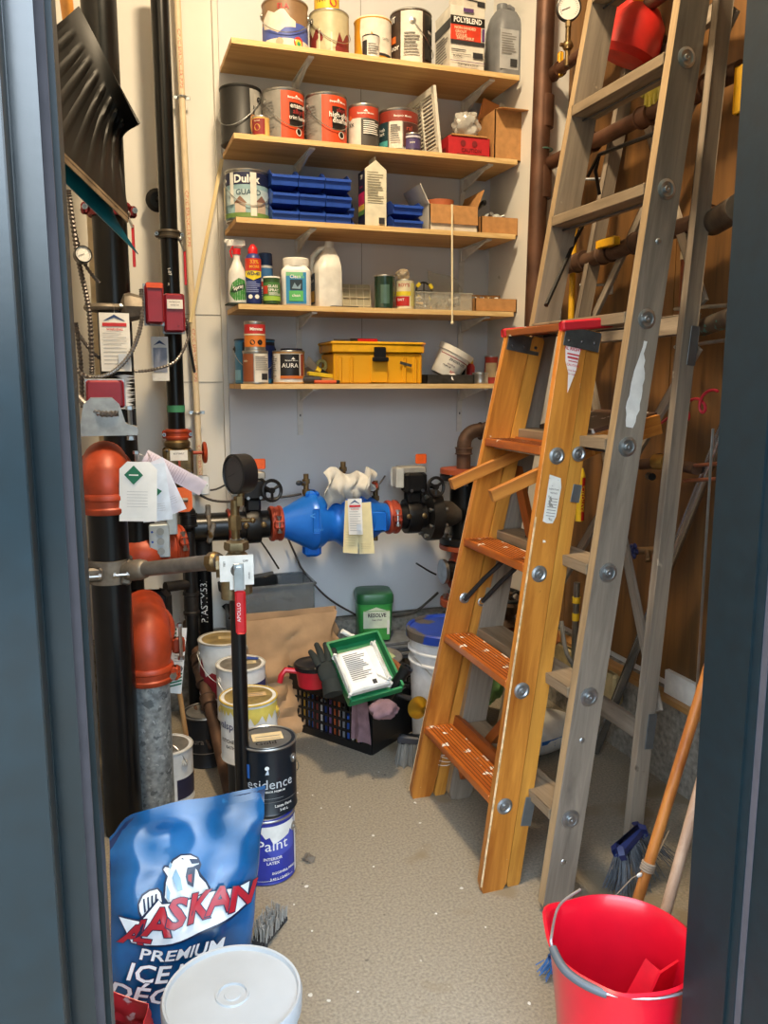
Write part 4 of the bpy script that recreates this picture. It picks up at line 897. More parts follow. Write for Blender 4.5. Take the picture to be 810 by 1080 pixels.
def carton(name, lab, px0, px1, Yf, z, h, dp, m, front=None, side=None, rot=0, group=None, cat='box', top=None, W=None, X=None):
    if X is None:
        xa, xb = XP(px0, Yf, z+h/2), XP(px1, Yf, z+h/2); W = abs(xb-xa); X = (xa+xb)/2
    t = thing(name, lab, cat, (X, Yf+dp/2, z), math.radians(rot), group)
    b = MB(m); b.box((0, 0, h/2), (W, dp, h), bev=.0015); b.build('body', t)
    if front: label(t, front, flatmap(W/2, dp/2, h), 'front_print', 3)
    if side: label(t, side, sidemap(W/2, dp/2, h), 'side_print', 3)
    return t
def textblock(u0, u1, v0, v1, n, m, seed=1):
    rr = random.Random(seed); out = []
    for i in range(n):
        v = v1-(v1-v0)*(i+.5)/n; out.append(('p', u0, u0+(u1-u0)*rr.uniform(.6, 1), v-.25*(v1-v0)/n, v+.2*(v1-v0)/n, m))
    return out
gr5 = mat('#7d7a76', .7); orl = mat('#cf4a26', .45, var=.03); brw = mat('#8c6844', .55, var=.05); blk = mat('#1a1918', .45); crm = mat('#e4d6b4', .55); bluep = mat('#4a5ba8', .5)
Y1 = 3.29; Z = SZ[0]
can('paint_can', 'brown and blue paint can with a white cloud, leftmost on the top shelf', 276, 325, Y1, Z, .172, mat('#86684a', .5), [('p', -1, .95, .02, .52, bluep), ('g', [(-.75, .62), (-.5, .8), (-.3, .72), (-.05, .82), (.15, .62), (.3, .55), (.3, .42), (.0, .4), (-.2, .28), (-.45, .38), (-.7, .42)], mat('#d8cfc4', .6)), ('t', 'ELA', -.05, .80, .026, mat('#b03030', .5), .02), ('p', -.6, .9, .0, .16, mat('#ded3c4', .6)), ('d', .38, .10, .020, mat('#c93a30', .5)), ('d', .38, .08, .014, mat('#e8c54a', .5)), ('d', .38, .07, .008, mat('#3b9a62', .5)), ('d', -.15, .08, .014, mat('#b9a78c', .5))], bail=(-88, 'front'))
can('small_jar', 'red capped jar standing on the brown and blue can', 288, 317, Y1, Z+.174, .075, mat('#b3323a', .35), [('p', -.8, .8, .1, .4, mat('#d8c8b8', .4))], lid=redpl, cat='jar')
can('paint_can', 'beige paint can with dark red runs down its side', 326, 368, Y1+.01, Z, .165, mat('#b7ac88', .5), [('p', -1, -.45, 0, .95, mat('#7a2a26', .5)), ('p', .2, 1, 0, .55, mat('#7a2a26', .5)), ('s', -.5, .5, .2, .6, mat('#7a2a26', .5), 3), ('s', -.9, 1, .0, .98, mat('#bdb391', .45), 4), ('p', -.35, -.3, .0, .6, mat('#d8d0b4', .4)), ('p', .05, .1, .05, .5, mat('#d8d0b4', .4))], bail=(-60, 'front'))
can('small_can', 'teal and yellow can standing on the beige red dripped can', 331, 358, Y1+.01, Z+.167, .10, mat('#2f7f86', .45), [('p', -1, 1, .0, .55, mat('#e2b82c', .5)), ('t', 'TINT', -.3, .3, .02, ink), ('d', .35, .3, .016, mat('#b6413a', .5))], lid=tinm)
can('paint_can', 'yellow can smeared with white, behind the little black lidded can', 373, 413, Y1+.01, Z, .165, mat('#d99a2a', .5), [('s', -.45, 1, .1, 1, mat('#ddd5c5', .6), 8), ('p', .1, .95, .15, .98, mat('#e2dccf', .6)), ('p', .2, .8, .12, .18, ink), ('t', 'LATEX', .5, .5, .012, gr5)], rim=crm)
can('small_can', 'small white can with a black lid in front of the yellow can', 382, 400.5, SYF+.05, Z, .083, mat('#dcd9d2', .5), [('p', -.9, -.3, .0, .85, ink)]+textblock(-.2, .7, .1, .7, 5, gr5), lid=blk, rim=blk)
can('paint_can', 'brown and black paint can with a tall cream label and wire handle', 411, 455, Y1, Z, .205, mat('#3f3128', .45), [('p', -.32, .38, .0, 1, mat('#d9d4c6', .6)), ('p', -1, -.4, .82, .98, mat('#3a2f2c', .5)), ('t', 'IT', -.62, .82, .03, wh, .02), ('p', -.9, -.5, .42, .55, mat('#c86a2e', .5)), ('t', 'Floor', -.62, .28, .03, wh), ('p', .45, .95, .1, .95, mat('#1c1a1a', .5)), ('t', 'WR', .7, .6, .018, wh)]+textblock(-.2, .3, .15, .6, 8, gr5), bail=(5, 'back'), rot=0)
plum = mat('#5d3f72', .5)
t = carton('grout_box', 'white carton of grout with black lettering band and red panel', 475, 511, 3.20, Z, .235, .16, mat('#d5d0c4', .6), [('p', -1, 1, .70, .84, blk), ('t', 'POLYBLEND', 0, .74, .027, wh, .03, 0, 0, .82), ('p', -1, .78, .46, .70, mat('#cf3b22', .5)), ('t', 'NON-SANDED', -.15, .635, .014, crm, .02), ('t', 'GROUT', -.4, .575, .014, crm, .02), ('t', 'COULIS', -.38, .52, .014, crm, .02), ('t', 'SANS SABLE', -.15, .475, .014, crm, .02), ('p', -1, 1, .40, .46, ink), ('p', .82, .98, .48, .68, plum), ('p', -.95, -.1, .30, .315, ink), ('p', -.95, .2, .24, .25, gr5), ('p', .3, .9, .20, .29, ink), ('t', 'BLANC', -.6, .19, .012, ink), ('p', -1, 1, .125, .135, plum), ('t', 'CUSTOM BUILDING', 0, .06, .010, ink, .02), ('p', -.3, .3, .9, .96, plum)], [('p', -1, 1, .64, .8, blk)]+textblock(-.8, .8, .1, .6, 10, gr5))
t = carton('grout_box', 'small white carton lying tilted on top of the lettered grout carton', 487, 512, 3.21, Z+.237, .08, .12, mat('#d3cdc0', .6), [('p', -.9, .9, .6, .68, plum), ('p', -.8, .2, .3, .36, ink), ('p', .2, .9, .1, .35, ink)], None, 6)
# grey jug
def jug(name, lab, X, Y, z, w, dp, h, m, rot, items=None, handle=True, capm=None, cat='jug'):
    t = thing(name, lab, cat, (X, Y, z), rot); b = MB(m)
    prof = [(.98, 0), (1, .03), (1, .62), (.97, .70), (.80, .80), (.62, .88), (.42, .93)]
    vs_ = []; n = 20
    for s_, hz in prof:
        for k in range(n):
            a = 2*PI*k/n; ca, sa = math.cos(a), math.sin(a); q = 1/((abs(ca)**4+abs(sa)**4)**.25)
            ox = (1-s_)*w*.18; vs_.append((w/2*s_*ca*q-ox, dp/2*(.45+.55*s_ if s_ > .5 else s_)*sa*q, hz*h))
    fs = [tuple(reversed(range(n))), tuple(range(len(vs_)-n, len(vs_)))]
    for j in range(len(prof)-1):
        for k in range(n): fs.append((j*n+k, j*n+(k+1) % n, (j+1)*n+(k+1) % n, (j+1)*n+k))
    b.add(vs_, fs, m, True); b.build('body', t)
    if handle:
        b = MB(m); b.tube([(w*.44, 0, h*.62), (w*.47, 0, h*.80), (w*.36, 0, h*.95), (w*.1, 0, h*1.0), (-w*.1, 0, h*.97)], .013, n=10); b.build('handle', t)
    b = MB(capm or m); b.cyl((-w*.12, 0, h*.92), (-w*.12, 0, h*1.02), w*.16, n=18); b.build('cap', t)
    if items: label(t, items, flatmap(w/2, dp/2*1.0, h), 'label', 3)
    return t
X_, r_ = loc_px(513, 549, 3.31, Z+.1)
jug('grey_jug', 'grey plastic jug with a handle at the right end of the top shelf', X_, 3.30, Z, .14, .15, .30, mat('#74767a', .45), 0, [('p', -.85, .35, .12, .62, mat('#a7a8aa', .6))]+textblock(-.75, .25, .3, .58, 9, gr5)+[('p', -.2, .25, .15, .25, ink)])
# ---- second shelf
Z = SZ[1]
can('paint_can', 'black paint can with bare rusty patches at the left end of the second shelf', 232, 276, 3.36, Z, .205, mat('#1b1a19', .5), [('s', .3, .95, .1, .98, mat('#9c9a94', .5), 2), ('p', .45, .9, .1, .9, mat('#a8a49c', .5)), ('s', .3, .55, .1, .5, mat('#a8764a', .6), 5)], bail=(60, 'front'), lid=blk, rim=blk)
can('small_tin', 'tiny red and yellow tin in front of the black can', 266, 284.5, SYF+.045, Z, .072, mat('#d8b56a', .5), [('p', -.9, .3, .02, .98, mat('#8a2426', .5)), ('d', -.3, .45, .012, mat('#caa04c', .5)), ('t', 'Varnish', -.3, .8, .008, crm)], lid=metal)
graylab = mat('#8a8680', .5)
def bm_can(lab, px0, px1, Y, h, words, off, extra=()):
    it = [('p', -.10+off, 1, .0, .99, orl), ('p', -1, -.1+off, .0, .98, graylab), ('g', [(.42+off*.5, .93), (.36+off*.5, .88), (.48+off*.5, .88)], wh), ('t', 'Benjamin Moore', .42+off*.5, .84, .011, wh, .02), ('p', .18, .72, .28, .76, blk), ('d', .5, .18, .014, wh), ('d', .5, .18, .010, blk)]
    it += textblock(-.85, -.25, .2, .8, 10, gr5, 5)
    for i, (s_, c_, sz) in enumerate(words): it.append(('t', s_, .45, .64-.115*i, sz, c_, .01, 0, 0, .85))
    return can('paint_can', lab, px0, px1, Y, Z, h, metal, it+list(extra), bail=(-62, 'front'))
rdt = mat('#9c3030', .5)
bm_can('orange fronted paint can with grey side, next to the black can', 277, 321, 3.30, .190, [('enamel', wh, .026), ('alkyd', rdt, .026), ('trim luster', wh, .02)], .02)
bm_can('orange fronted high gloss enamel can, right of its grey sided twin', 322, 366, 3.29, .188, [('alkyd', rdt, .022), ('high-gloss', wh, .028), ('enamel', wh, .028)], -.04)
can('paint_can', 'narrower red banded can with grey label, right of the high gloss can', 367, 399.5, 3.28, Z, .165, metal, [('p', -1, 1, .70, .99, mat('#b5402a', .5)), ('g', [(.1, .92), (.0, .86), (.2, .86)], wh), ('t', 'Benjamin Moore', .1, .80, .010, wh, .01), ('p', -.9, -.1, .0, .7, mat('#d2cdc4', .5)), ('p', -.1, .85, .0, .68, mat('#45423f', .5)), ('t', 'XX', -.55, .5, .02, ink), ('d', -.6, .72, .009, mat('#d86a3a', .5))]+textblock(.0, .75, .3, .65, 7, wh), bail=None)
can('paint_can', 'red topped can with a white and a dark label beside the little purple jar', 399, 441, 3.30, Z, .165, metal, [('p', -1, 1, .72, .99, mat('#8c2f22', .5)), ('t', 'Benjamin Moore', .15, .83, .011, wh), ('p', -.9, -.35, .1, .72, mat('#20383f', .5)), ('p', -.3, .12, .05, .72, mat('#d8d3c8', .6)), ('p', .15, .95, .1, .70, mat('#4a2420', .5)), ('t', 'Fresh', -.62, .5, .018, wh), ('t', 'Start', -.62, .4, .018, wh), ('p', -.95, -.35, .1, .25, mat('#4a9a9a', .5)), ('t', 'ral', .35, .5, .025, mat('#b04a3a', .5))]+textblock(-.25, .08, .2, .65, 8, gr5))
can('small_jar', 'small dark purple jar in front of the red topped can', 426, 444, SYF+.05, Z, .068, mat('#352c52', .4), [('p', -.7, .7, .1, .75, mat('#4c4070', .5)), ('t', 'paint', 0, .45, .010, wh), ('p', -.9, .9, .84, .98, mat('#c9c4d2', .5))], lid=mat('#d2cdd4', .5), cat='jar')
# vent grille leaning
t = thing('vent_grille', 'cream louvred vent grille standing on edge beside the red box', 'grille', (XP(450, 3.32, Z), 3.32, Z+.002), (0, -.12, .06))
b = MB(crm); gcol = mat('#d9d4c6', .5)
b.box((0, 0, .012), (.012, .26, .024), gcol); b.box((0, 0, .238), (.012, .26, .024), gcol); b.box((0, -.12, .125), (.012, .024, .25), gcol); b.box((0, .12, .125), (.012, .024, .25), gcol); b.box((0, 0, .125), (.010, .012, .25), gcol); b.build('frame', t)
b = MB(gcol)
for q in range(14): b.box((0.002, 0, .034+q*.0145), (.003, .22, .011), gcol, (0, .6, 0))
b.build('louvres', t)
t = carton('red_box', 'small red cardboard box with dark print, crumpled bag on top', 473, 516.5, 3.22, Z, .082, .17, mat('#b51f28', .6), [('t', 'CAUTION', .1, .28, .020, mat('#6e1218', .6), .02), ('d', -.3, .68, .012, mat('#7a1a20', .6)), ('d', .25, .68, .012, mat('#7a1a20', .6)), ('p', -.6, .9, .14, .18, mat('#6e1218', .6))], [('d', -.3, .4, .014, mat('#7a1a20', .6)), ('p', -.2, .7, .2, .5, mat('#7a1a20', .6))])
b = MB(card); b.box((0, 0, .086), (.158, .178, .006)); b.build('lid_edge', t)
def crumple(name, lab, c, sx, sy, sz, m, seed, cat='bag', n=22, amp=.35, kind=None, pw=1.):
    rr = random.Random(seed); ph = [rr.uniform(0, 6.28) for _ in range(9)]; b = MB(m)
    def f(u, v):
        a = 2*PI*u; t_ = PI*v; w_ = 1+amp*(math.sin(3*a+ph[0]+4*t_)*.4+math.sin(5*a+ph[1]-3*t_)*.3+math.sin(8*a+7*t_+ph[2])*.22+math.sin(13*a-9*t_+ph[3])*.14)*math.sin(t_)
        z = math.cos(t_); return (sx*w_*math.sin(t_)*math.cos(a), sy*w_*math.sin(t_)*math.sin(a), sz*(1+z*w_)/1)
    b.grid(f, n, n, None, True); o = b.build(name, None, c); return tag(o, lab, cat)
plastic = mat('#d8d6cf', .25, 0, .05, 20, .3, .3, .55)
crumple('plastic_bag', 'knotted translucent white bag lying on the red box', (XP(492, 3.27, Z+.1), 3.27, Z+.090), .052, .05, .05, plastic, 4, amp=.42)
crumple('dark_rag', 'dark crumpled cloth between the grille and the red box', (XP(466, 3.38, Z+.05), 3.37, Z+.001), .035, .04, .055, mat('#4a443c', .9), 9, 'rag')
def open_box(name, lab, X, Yc, z, w, dp, h, m, flaps=(), rot=0, cat='box', inner=None, group=None):
    t = thing(name, lab, cat, (X, Yc, z), rot, group); b = MB(m); q = .004
    b.box((0, 0, q/2), (w, dp, q)); b.box((0, -dp/2+q/2, h/2), (w, q, h)); b.box((0, dp/2-q/2, h/2), (w, q, h)); b.box((-w/2+q/2, 0, h/2), (q, dp, h)); b.box((w/2-q/2, 0, h/2), (q, dp, h)); b.build('box_walls', t)
    for (side, L, ang, fm) in flaps:
        b = MB(fm or m)
        if side in 'fb':
            s_ = -1 if side == 'f' else 1; a = math.radians(ang); c = Vector((0, s_*(dp/2+L/2*math.cos(a)), h+L/2*math.sin(a))); b.box(c, (w*.97, L, .003), None, (s_*a, 0, 0))
        else:
            s_ = -1 if side == 'l' else 1; a = math.radians(ang); c = Vector((s_*(w/2+L/2*math.cos(a)), 0, h+L/2*math.sin(a))); b.box(c, (L, dp*.97, .003), None, (0, -s_*a, 0))
        b.build('flap', t)
    return t
xc = (XP(515, 3.24, Z+.08)+XP(549, 3.24, Z+.08))/2; 
open_box('cardboard_box', 'tall open cardboard box at the right end of the second shelf', xc, 3.29, Z, .125, .17, .195, card, (('f', .06, -10, None), ('r', .05, 5, cardd)))
t = thing('paper_bundle', 'orange and white folded paper standing in the tall cardboard box', 'paper', (xc-.01, 3.36, Z+.12), (0, .3, 0)); b = MB(mat('#d88a4a', .6)); b.box((0, 0, .09), (.16, .012, .12), bev=.003); b.build('sheets', t); b = MB(mat('#d6cfc0', .6)); b.box((.04, -.004, .10), (.09, .014, .12), bev=.003); b.build('white_sheet', t)
# ---- third shelf
Z = SZ[2]
navy = mat('#1c2344', .45); skyb = mat('#8fb0b8', .5)
can('paint_can', 'navy and sky printed paint can with a house picture on the third shelf', 237.5, 283, 3.31, Z, .185, metal, [('p', -1, 1, .0, .98, skyb), ('p', -1, 1, .72, .98, navy), ('t', 'Dulux', .0, .76, .04, wh, .03), ('p', -.9, .9, .30, .62, mat('#b5c8cc', .5)), ('t', 'GUARD', .05, .5, .028, mat('#3c5a68', .5), .02), ('g', [(-.4, .32), (-.2, .48), (0, .32)], mat('#8a6a58', .5)), ('p', -.36, -.04, .12, .32, mat('#c9b8a8', .5)), ('g', [(.25, .35), (.45, .5), (.65, .35)], mat('#7a5a50', .5)), ('p', .3, .6, .12, .35, mat('#b8a898', .5)), ('p', -1, 1, .02, .12, mat('#6a8a4a', .5)), ('p', .1, .28, .05, .97, mat('#d8d8cf', .4)), ('p', -.5, -.38, .3, .97, mat('#d8d8cf', .4)), ('p', -1, -.75, .0, .7, crm)], bail=(-75, 'front'))
binm = mat('#2a4fae', .35, var=.05)
def bin_unit(X, Y, z, w, dp, h, lab, rot=0):
    t = thing('storage_bin', lab, 'bin', (X, Y, z), rot, 'blue stackable parts bins'); b = MB(binm); q = .003
    b.box((0, 0, q/2), (w, dp, q)); b.box((0, dp/2, h/2), (w, q, h))
    for s_ in (-1, 1):
        x = s_*(w/2-q/2); pts = [(-dp/2, 0), (dp/2, 0), (dp/2, h), (-dp*.25, h), (-dp/2-.008, h*.52)]
        b.prism(pts, q, Matrix(((0, 0, 1, x-q/2), (1, 0, 0, 0), (0, 1, 0, 0), (0, 0, 0, 1))))
    b.build('tub', t); b = MB(binm); b.box((0, -dp/2-.004, h*.27), (w, q, h*.52), None, (.18, 0, 0)); b.box((0, -dp/2-.010, h*.50), (w, .010, .010)); b.build('front_lip', t)
    return t
xa, xb = XP(284, 3.26, Z+.1), XP(367, 3.26, Z+.1); w_ = (xb-xa)/3
colw = ['left', 'middle', 'right']; roww = ['bottom', 'middle', 'top']
for r in range(3):
    for c in range(3):
        bin_unit(xa+w_*(c+.5), 3.30, Z+.001+r*.066, w_*.97, .16, .064, 'blue parts bin, %s row and %s column of the large stack' % (roww[r], colw[c]), .02*(r == 1))
for r in range(2):
    bin_unit(XP(424, 3.29, Z), 3.30, Z+.001+r*.058, .125, .15, .056, 'blue parts bin right of the carton, %s of two' % ('lower' if r == 0 else 'upper'))
    bin_unit(XP(371, 3.3, Z), 3.39, Z+.001+r*.058, .045, .08, .056, 'narrow blue bin glimpsed left of the carton, %s of two' % ('lower' if r == 0 else 'upper'))
for i, (dx, dz) in enumerate(((-.06, .14), (.03, .135), (.11, .14), (-.04, .072), (.05, .072))):
    b = MB(steel); b.cyl((0, 0, 0), (.03, .02, .01), .004, n=8); b.sph((.03, .02, .01), .006); p = (xa+.13+dx, 3.27, Z+dz-.06+.0)
    tag(b.build('hardware_bolt', None, p), 'small steel bolt lying in a blue bin', 'bolt', 'loose bolts in the blue bins')
# milk carton style box
X0_, X1_ = XP(385, 3.2, Z+.1), XP(407.5, 3.2, Z+.1); cw = X1_-X0_
t = thing('gable_carton', 'cream gable top carton with colourful side panel, in front of blue bins', 'carton', ((X0_+X1_)/2, 3.20+cw/2, Z))
cm = mat('#d6d0ba', .55); b = MB(cm); hh = .215; b.box((0, 0, hh/2), (cw, cw, hh)); b.prism([(-cw/2, hh), (cw/2, hh), (.0, hh+.035)], cw, Matrix(((1, 0, 0, 0), (0, 0, -1, cw/2), (0, 1, 0, 0), (0, 0, 0, 1)))); b.box((0, 0, hh+.040), (.003, cw*.9, .022)); b.build('carton_body', t)
label(t, textblock(-.8, .8, .42, .97, 13, mat('#8a8570', .6))+[('p', .25, .8, .05, .16, ink)], flatmap(cw/2, cw/2, hh), 'front_print', 3)
label(t, [('p', -1, 1, 0, 1, mat('#191c3c', .5)), ('t', 'TSP', 0, .86, .022, wh, .03), ('p', -.9, .9, .38, .62, mat('#c42a66', .5)), ('p', -.9, .9, .28, .40, mat('#d8b84a', .5)), ('p', -.9, .9, .22, .30, mat('#5a8a4a', .5)), ('t', 'cleaner', 0, .70, .014, mat('#c42a66', .5))], sidemap(cw/2, cw/2, hh), 'side_print', 3)
# white open box with flaps, pot, tool
xa, xb = XP(453, 3.21, Z+.04), XP(504, 3.21, Z+.04)
t = open_box('flapped_box', 'white cardboard box with brown open flaps holding a clay pot', (xa+xb)/2, 3.31, Z, xb-xa, .20, .105, mat('#cfcabf', .7), (('f', .075, -84, card), ('l', .085, 62, mat('#cfcabf', .7)), ('r', .075, 68, card)))
t = thing('clay_pot', 'terracotta flower pot standing in the white flapped box', 'flower pot', (XP(463.5, 3.3, Z+.12), 3.30, Z+.035)); b = MB(mat('#b5613a', .7)); b.lathe([(.035, 0), (.052, .075), (.058, .076), (.060, .10), (.054, .10), (.05, .08), (.034, .01)], n=28); b.build('pot', t)
t = thing('black_tool', 'black handled tool poking out of the white flapped box', 'tool', (XP(500, 3.27, Z+.1), 3.27, Z+.105)); b = MB(blackp); b.tube([(-.02, 0, -.02), (.01, 0, .005), (.04, 0, .03)], .010, n=10); b.sph((.045, 0, .032), .012); b.build('handle', t); b = MB(steel); b.cyl((-.02, -.01, -.015), (.0, -.02, .0), .01); b.build('nut', t)
xa, xb = XP(508, 3.21, Z+.03), XP(547, 3.21, Z+.03)
t = open_box('brown_box', 'low brown cardboard box of glass bulbs at the right end of the third shelf', (xa+xb)/2, 3.29, Z, xb-xa, .15, .072, card, (('r', .03, 80, None),))
for i, (dx, dy) in enumerate(((-.035, -.03), (.0, -.035), (.03, -.02), (-.02, .03), (.02, .03))):
    tt = thing('light_bulb', 'glass bulb lying in the low brown box', 'bulb', ((xa+xb)/2+dx, 3.285+dy, Z+.072), (1.2, i*.7, i), 'glass bulbs in the low brown box'); b = MB(mat('#cfd3d0', .1, 0, .02, alpha=.7)); b.sph((0, 0, 0), .020); b.build('globe', tt); b = MB(steel); b.cyl((0, 0, .016), (0, 0, .035), .009); b.build('screw_base', tt)
t = thing('pull_rod', 'thin cream rod hanging in front of the third shelf', 'rod', (XP(477, 3.174, 1.9), 3.174, 1.86), (0, -.016, 0)); b = MB(crm); b.cyl((0, 0, -.22), (0, 0, .245), .004, n=8); b.sph((0, 0, -.222), .0065); b.build('rod', t)
# ---- fourth shelf
Z = SZ[3]
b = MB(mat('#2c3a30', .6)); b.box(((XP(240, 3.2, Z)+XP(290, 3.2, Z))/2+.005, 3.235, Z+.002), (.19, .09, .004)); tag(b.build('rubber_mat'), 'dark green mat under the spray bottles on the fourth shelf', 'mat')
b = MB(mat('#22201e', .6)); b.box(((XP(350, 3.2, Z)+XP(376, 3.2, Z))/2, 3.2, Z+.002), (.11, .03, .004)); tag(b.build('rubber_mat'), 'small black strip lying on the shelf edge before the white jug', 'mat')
Zm = Z+.0045
# trigger spray bottle
X_, r_ = loc_px(242, 259, 3.24, Z+.06)
t = thing('spray_bottle', 'white trigger spray bottle with red collar and green label', 'spray bottle', (X_, 3.24, Zm), facing((X_, 3.24)))
b = MB(mat('#dcdad4', .35)); b.lathe([(.030, 0), (.034, .004), (.034, .10), (.030, .125), (.018, .15), (.0125, .165), (.0125, .185)], n=24); b.build('body', t)
b = MB(redpl); b.cyl((0, 0, .183), (0, 0, .205), .0155); b.build('collar', t); b = MB(mat('#dcdad4', .35)); b.box((-.002, 0, .225), (.07, .022, .03), bev=.006, taper=.8); b.box((-.03, 0, .232), (.03, .014, .014), bev=.003); b.build('spray_head', t); b = MB(redpl); b.tube([(-.012, 0, .215), (-.024, 0, .195), (-.018, 0, .172)], .004, n=6); b.build('trigger', t)
label(t, [('g', [(-.7, .3), (-.4, .62), (.1, .78), (.6, .72), (.8, .4), (.7, .12), (-.2, .08)], mat('#3d8a3a', .5)), ('g', [(-.6, .35), (.0, .55), (.6, .62), (.5, .45), (-.2, .32)], mat('#1f3f2c', .5)), ('t', 'Spray', .1, .45, .018, wh, .02, 0, 20)], cylmap(.0335, .12), 'label')
X_, r_ = loc_px(259.5, 275.5, 3.225, Z+.06)
t = thing('spray_can', 'blue and yellow lubricant spray can with a red cap', 'spray can', (X_, 3.225, Zm), facing((X_, 3.225)))
b = MB(mat('#2b3b7c', .4)); b.lathe([(.028, 0), (.030, .003), (.030, .165), (.026, .178), (.018, .186)], n=26); b.build('body', t); b = MB(redpl); b.lathe([(.0185, .186), (.0185, .205), (.012, .215), (.006, .222)], n=18); b.build('cap', t)
label(t, [('p', -1, 1, .68, .93, mat('#c8321f', .45)), ('t', '33%', .1, .82, .020, mat('#e6a03a', .5), .03), ('t', 'MORE', .1, .73, .014, mat('#e6a03a', .5), .03), ('g', [(-.75, .56), (.0, .48), (.75, .56), (.75, .67), (-.75, .67)], mat('#e8d02c', .45)), ('t', 'WD-40', .0, .58, .0185, mat('#1c2460', .5), .03, 0, 0, .85), ('d', -.25, .14, .008, wh), ('d', .25, .14, .008, wh)]+textblock(-.6, .6, .22, .46, 6, mat('#8f9ac8', .5)), cylmap(.0302, .18), 'label')
X_, r_ = loc_px(274, 287, 3.31, Z+.06)
t = thing('spray_can', 'white spray can with a dark blue cap behind the lubricant can', 'spray can', (X_, 3.31, Z), facing((X_, 3.31)))
b = MB(mat('#cfd0ce', .4)); b.lathe([(.027, 0), (.028, .003), (.028, .155), (.025, .163)], n=24); b.build('body', t); b = MB(mat('#1d3a66', .4)); b.lathe([(.027, .160), (.028, .165), (.027, .205), (.024, .208)], n=24); b.build('cap', t)
label(t, [('p', -1, 1, .7, .95, mat('#34689a', .5)), ('p', -.5, .6, .5, .62, mat('#b03a34', .5))]+textblock(-.6, .6, .1, .45, 6, mat('#5a78a0', .5)), cylmap(.0282, .158), 'label')
t = can('small_jar', 'green and black labelled jar with a white lid', 277.5, 295.5, 3.215, Zm, .100, mat('#3a5a32', .35), [('p', -1, 1, .05, .85, mat('#4c8040', .5)), ('p', -.95, -.3, .35, .7, mat('#c8422c', .5)), ('t', 'GLASS', .1, .62, .014, wh, .02), ('t', 'SPRAY', .15, .45, .014, wh, .02), ('p', -.9, .9, .05, .25, mat('#9ac04a', .5))]+textblock(-.2, .8, .28, .42, 3, wh), lid=wh, rim=wh, cat='jar')
X_, r_ = loc_px(296.5, 328, 3.25, Z+.06)
t = thing('wipes_tub', 'white tub with a blue and green label on the fourth shelf', 'tub', (X_, 3.25, Zm-.004), facing((X_, 3.25)))
b = MB(wh); b.lathe([(.055, 0), (.058, .005), (.058, .135), (.045, .15), (.045, .155)], n=36, sq=5); b.build('body', t); b = MB(mat('#e6e2d8', .4)); b.lathe([(.050, .152), (.052, .156), (.052, .180), (.048, .184)], n=36); b.build('lid', t)
label(t, [('p', -.70, .72, .05, .90, mat('#2f86b8', .5)), ('p', -.70, .5, .80, .90, mat('#7fc08a', .5)), ('t', 'Clean', -.05, .74, .018, wh, .02), ('t', 'free', .35, .74, .016, mat('#7fd07a', .5)), ('p', -.42, .45, .42, .70, mat('#1f2f3a', .5)), ('g', [(-.3, .46), (-.1, .62), (.1, .5), (.35, .6), (.3, .45)], mat('#7c95a5', .5)), ('p', -.5, .5, .12, .4, mat('#58b060', .5)), ('t', 'clean', .0, .24, .016, wh)], lambda u, x, v, y, L: Vector((u*.055+x, -.0605-.0004*L, .0+v*.14+y)), 'label', 4)
X_, r_ = loc_px(330, 361, 3.27, Z+.06)
t = thing('white_jug', 'tall white plastic jug with a dark side label on the fourth shelf', 'jug', (X_, 3.29, Z), 0)
wj = mat('#d9d6ce', .4); b = MB(wj); n = 24; vs_ = []; prof = [(1, 1, 0, 0), (1, 1, .01, 0), (1, 1, .14, 0), (.95, .95, .165, 0), (.75, .7, .195, .006), (.42, .4, .225, .012), (.28, .3, .238, .014)]
for sx, sy, z, ox in prof:
    for k in range(n):
        a = 2*PI*k/n; ca, sa = math.cos(a), math.sin(a); q = 1/((abs(ca)**5+abs(sa)**5)**.2); vs_.append((.054*sx*ca*q+ox, .075*sy*sa*q, z))
b.add(vs_, [tuple(reversed(range(n))), tuple(range(len(vs_)-n, len(vs_)))]+[(j*n+k, j*n+(k+1) % n, (j+1)*n+(k+1) % n, (j+1)*n+k) for j in range(len(prof)-1) for k in range(n)], wj, True); b.build('body', t)
b = MB(wj); b.cyl((.014, 0, .236), (.014, 0, .262), .019, .016, n=18); b.build('cap', t); b = MB(wj); b.tube([(-.045, .02, .13), (-.055, .02, .17), (-.05, .02, .205), (-.02, .02, .235), (.005, .01, .24)], .011, n=10); b.build('handle', t)
label(t, [('p', -.7, .4, .1, .8, mat('#27405a', .5)), ('p', -.6, .3, .15, .4, mat('#c8a04a', .5)), ('t', 'BLEACH', -.1, .6, .014, wh)], sidemap(.0545, .075, .17), 'label', 3)
X_, r_ = loc_px(362, 393, 3.33, Z+.05)
t = thing('parts_organizer', 'yellowed clear plastic compartment case standing behind the green jar', 'organizer', (X_, 3.36, Z), (math.radians(-8), 0, 0)); om = mat('#b3ac92', .35, alpha=.9); b = MB(om); b.box((0, 0, .055), (.125, .03, .11), bev=.004); b.build('case', t); b = MB(mat('#d2ccb4', .35))
for q in range(5): b.box((-.06+.03*q, -.017, .055), (.002, .004, .105))
for q in range(3): b.box((0, -.017, .02+.035*q), (.12, .004, .002))
b.build('dividers', t)
t = can('glass_jar', 'dark green glass jar with a silver lid', 394.5, 417, 3.22, Z, .128, mat('#223a2c', .12, coat=.5), [('p', -.25, .3, .1, .75, mat('#4a6558', .3))], lid=metal, cat='jar')
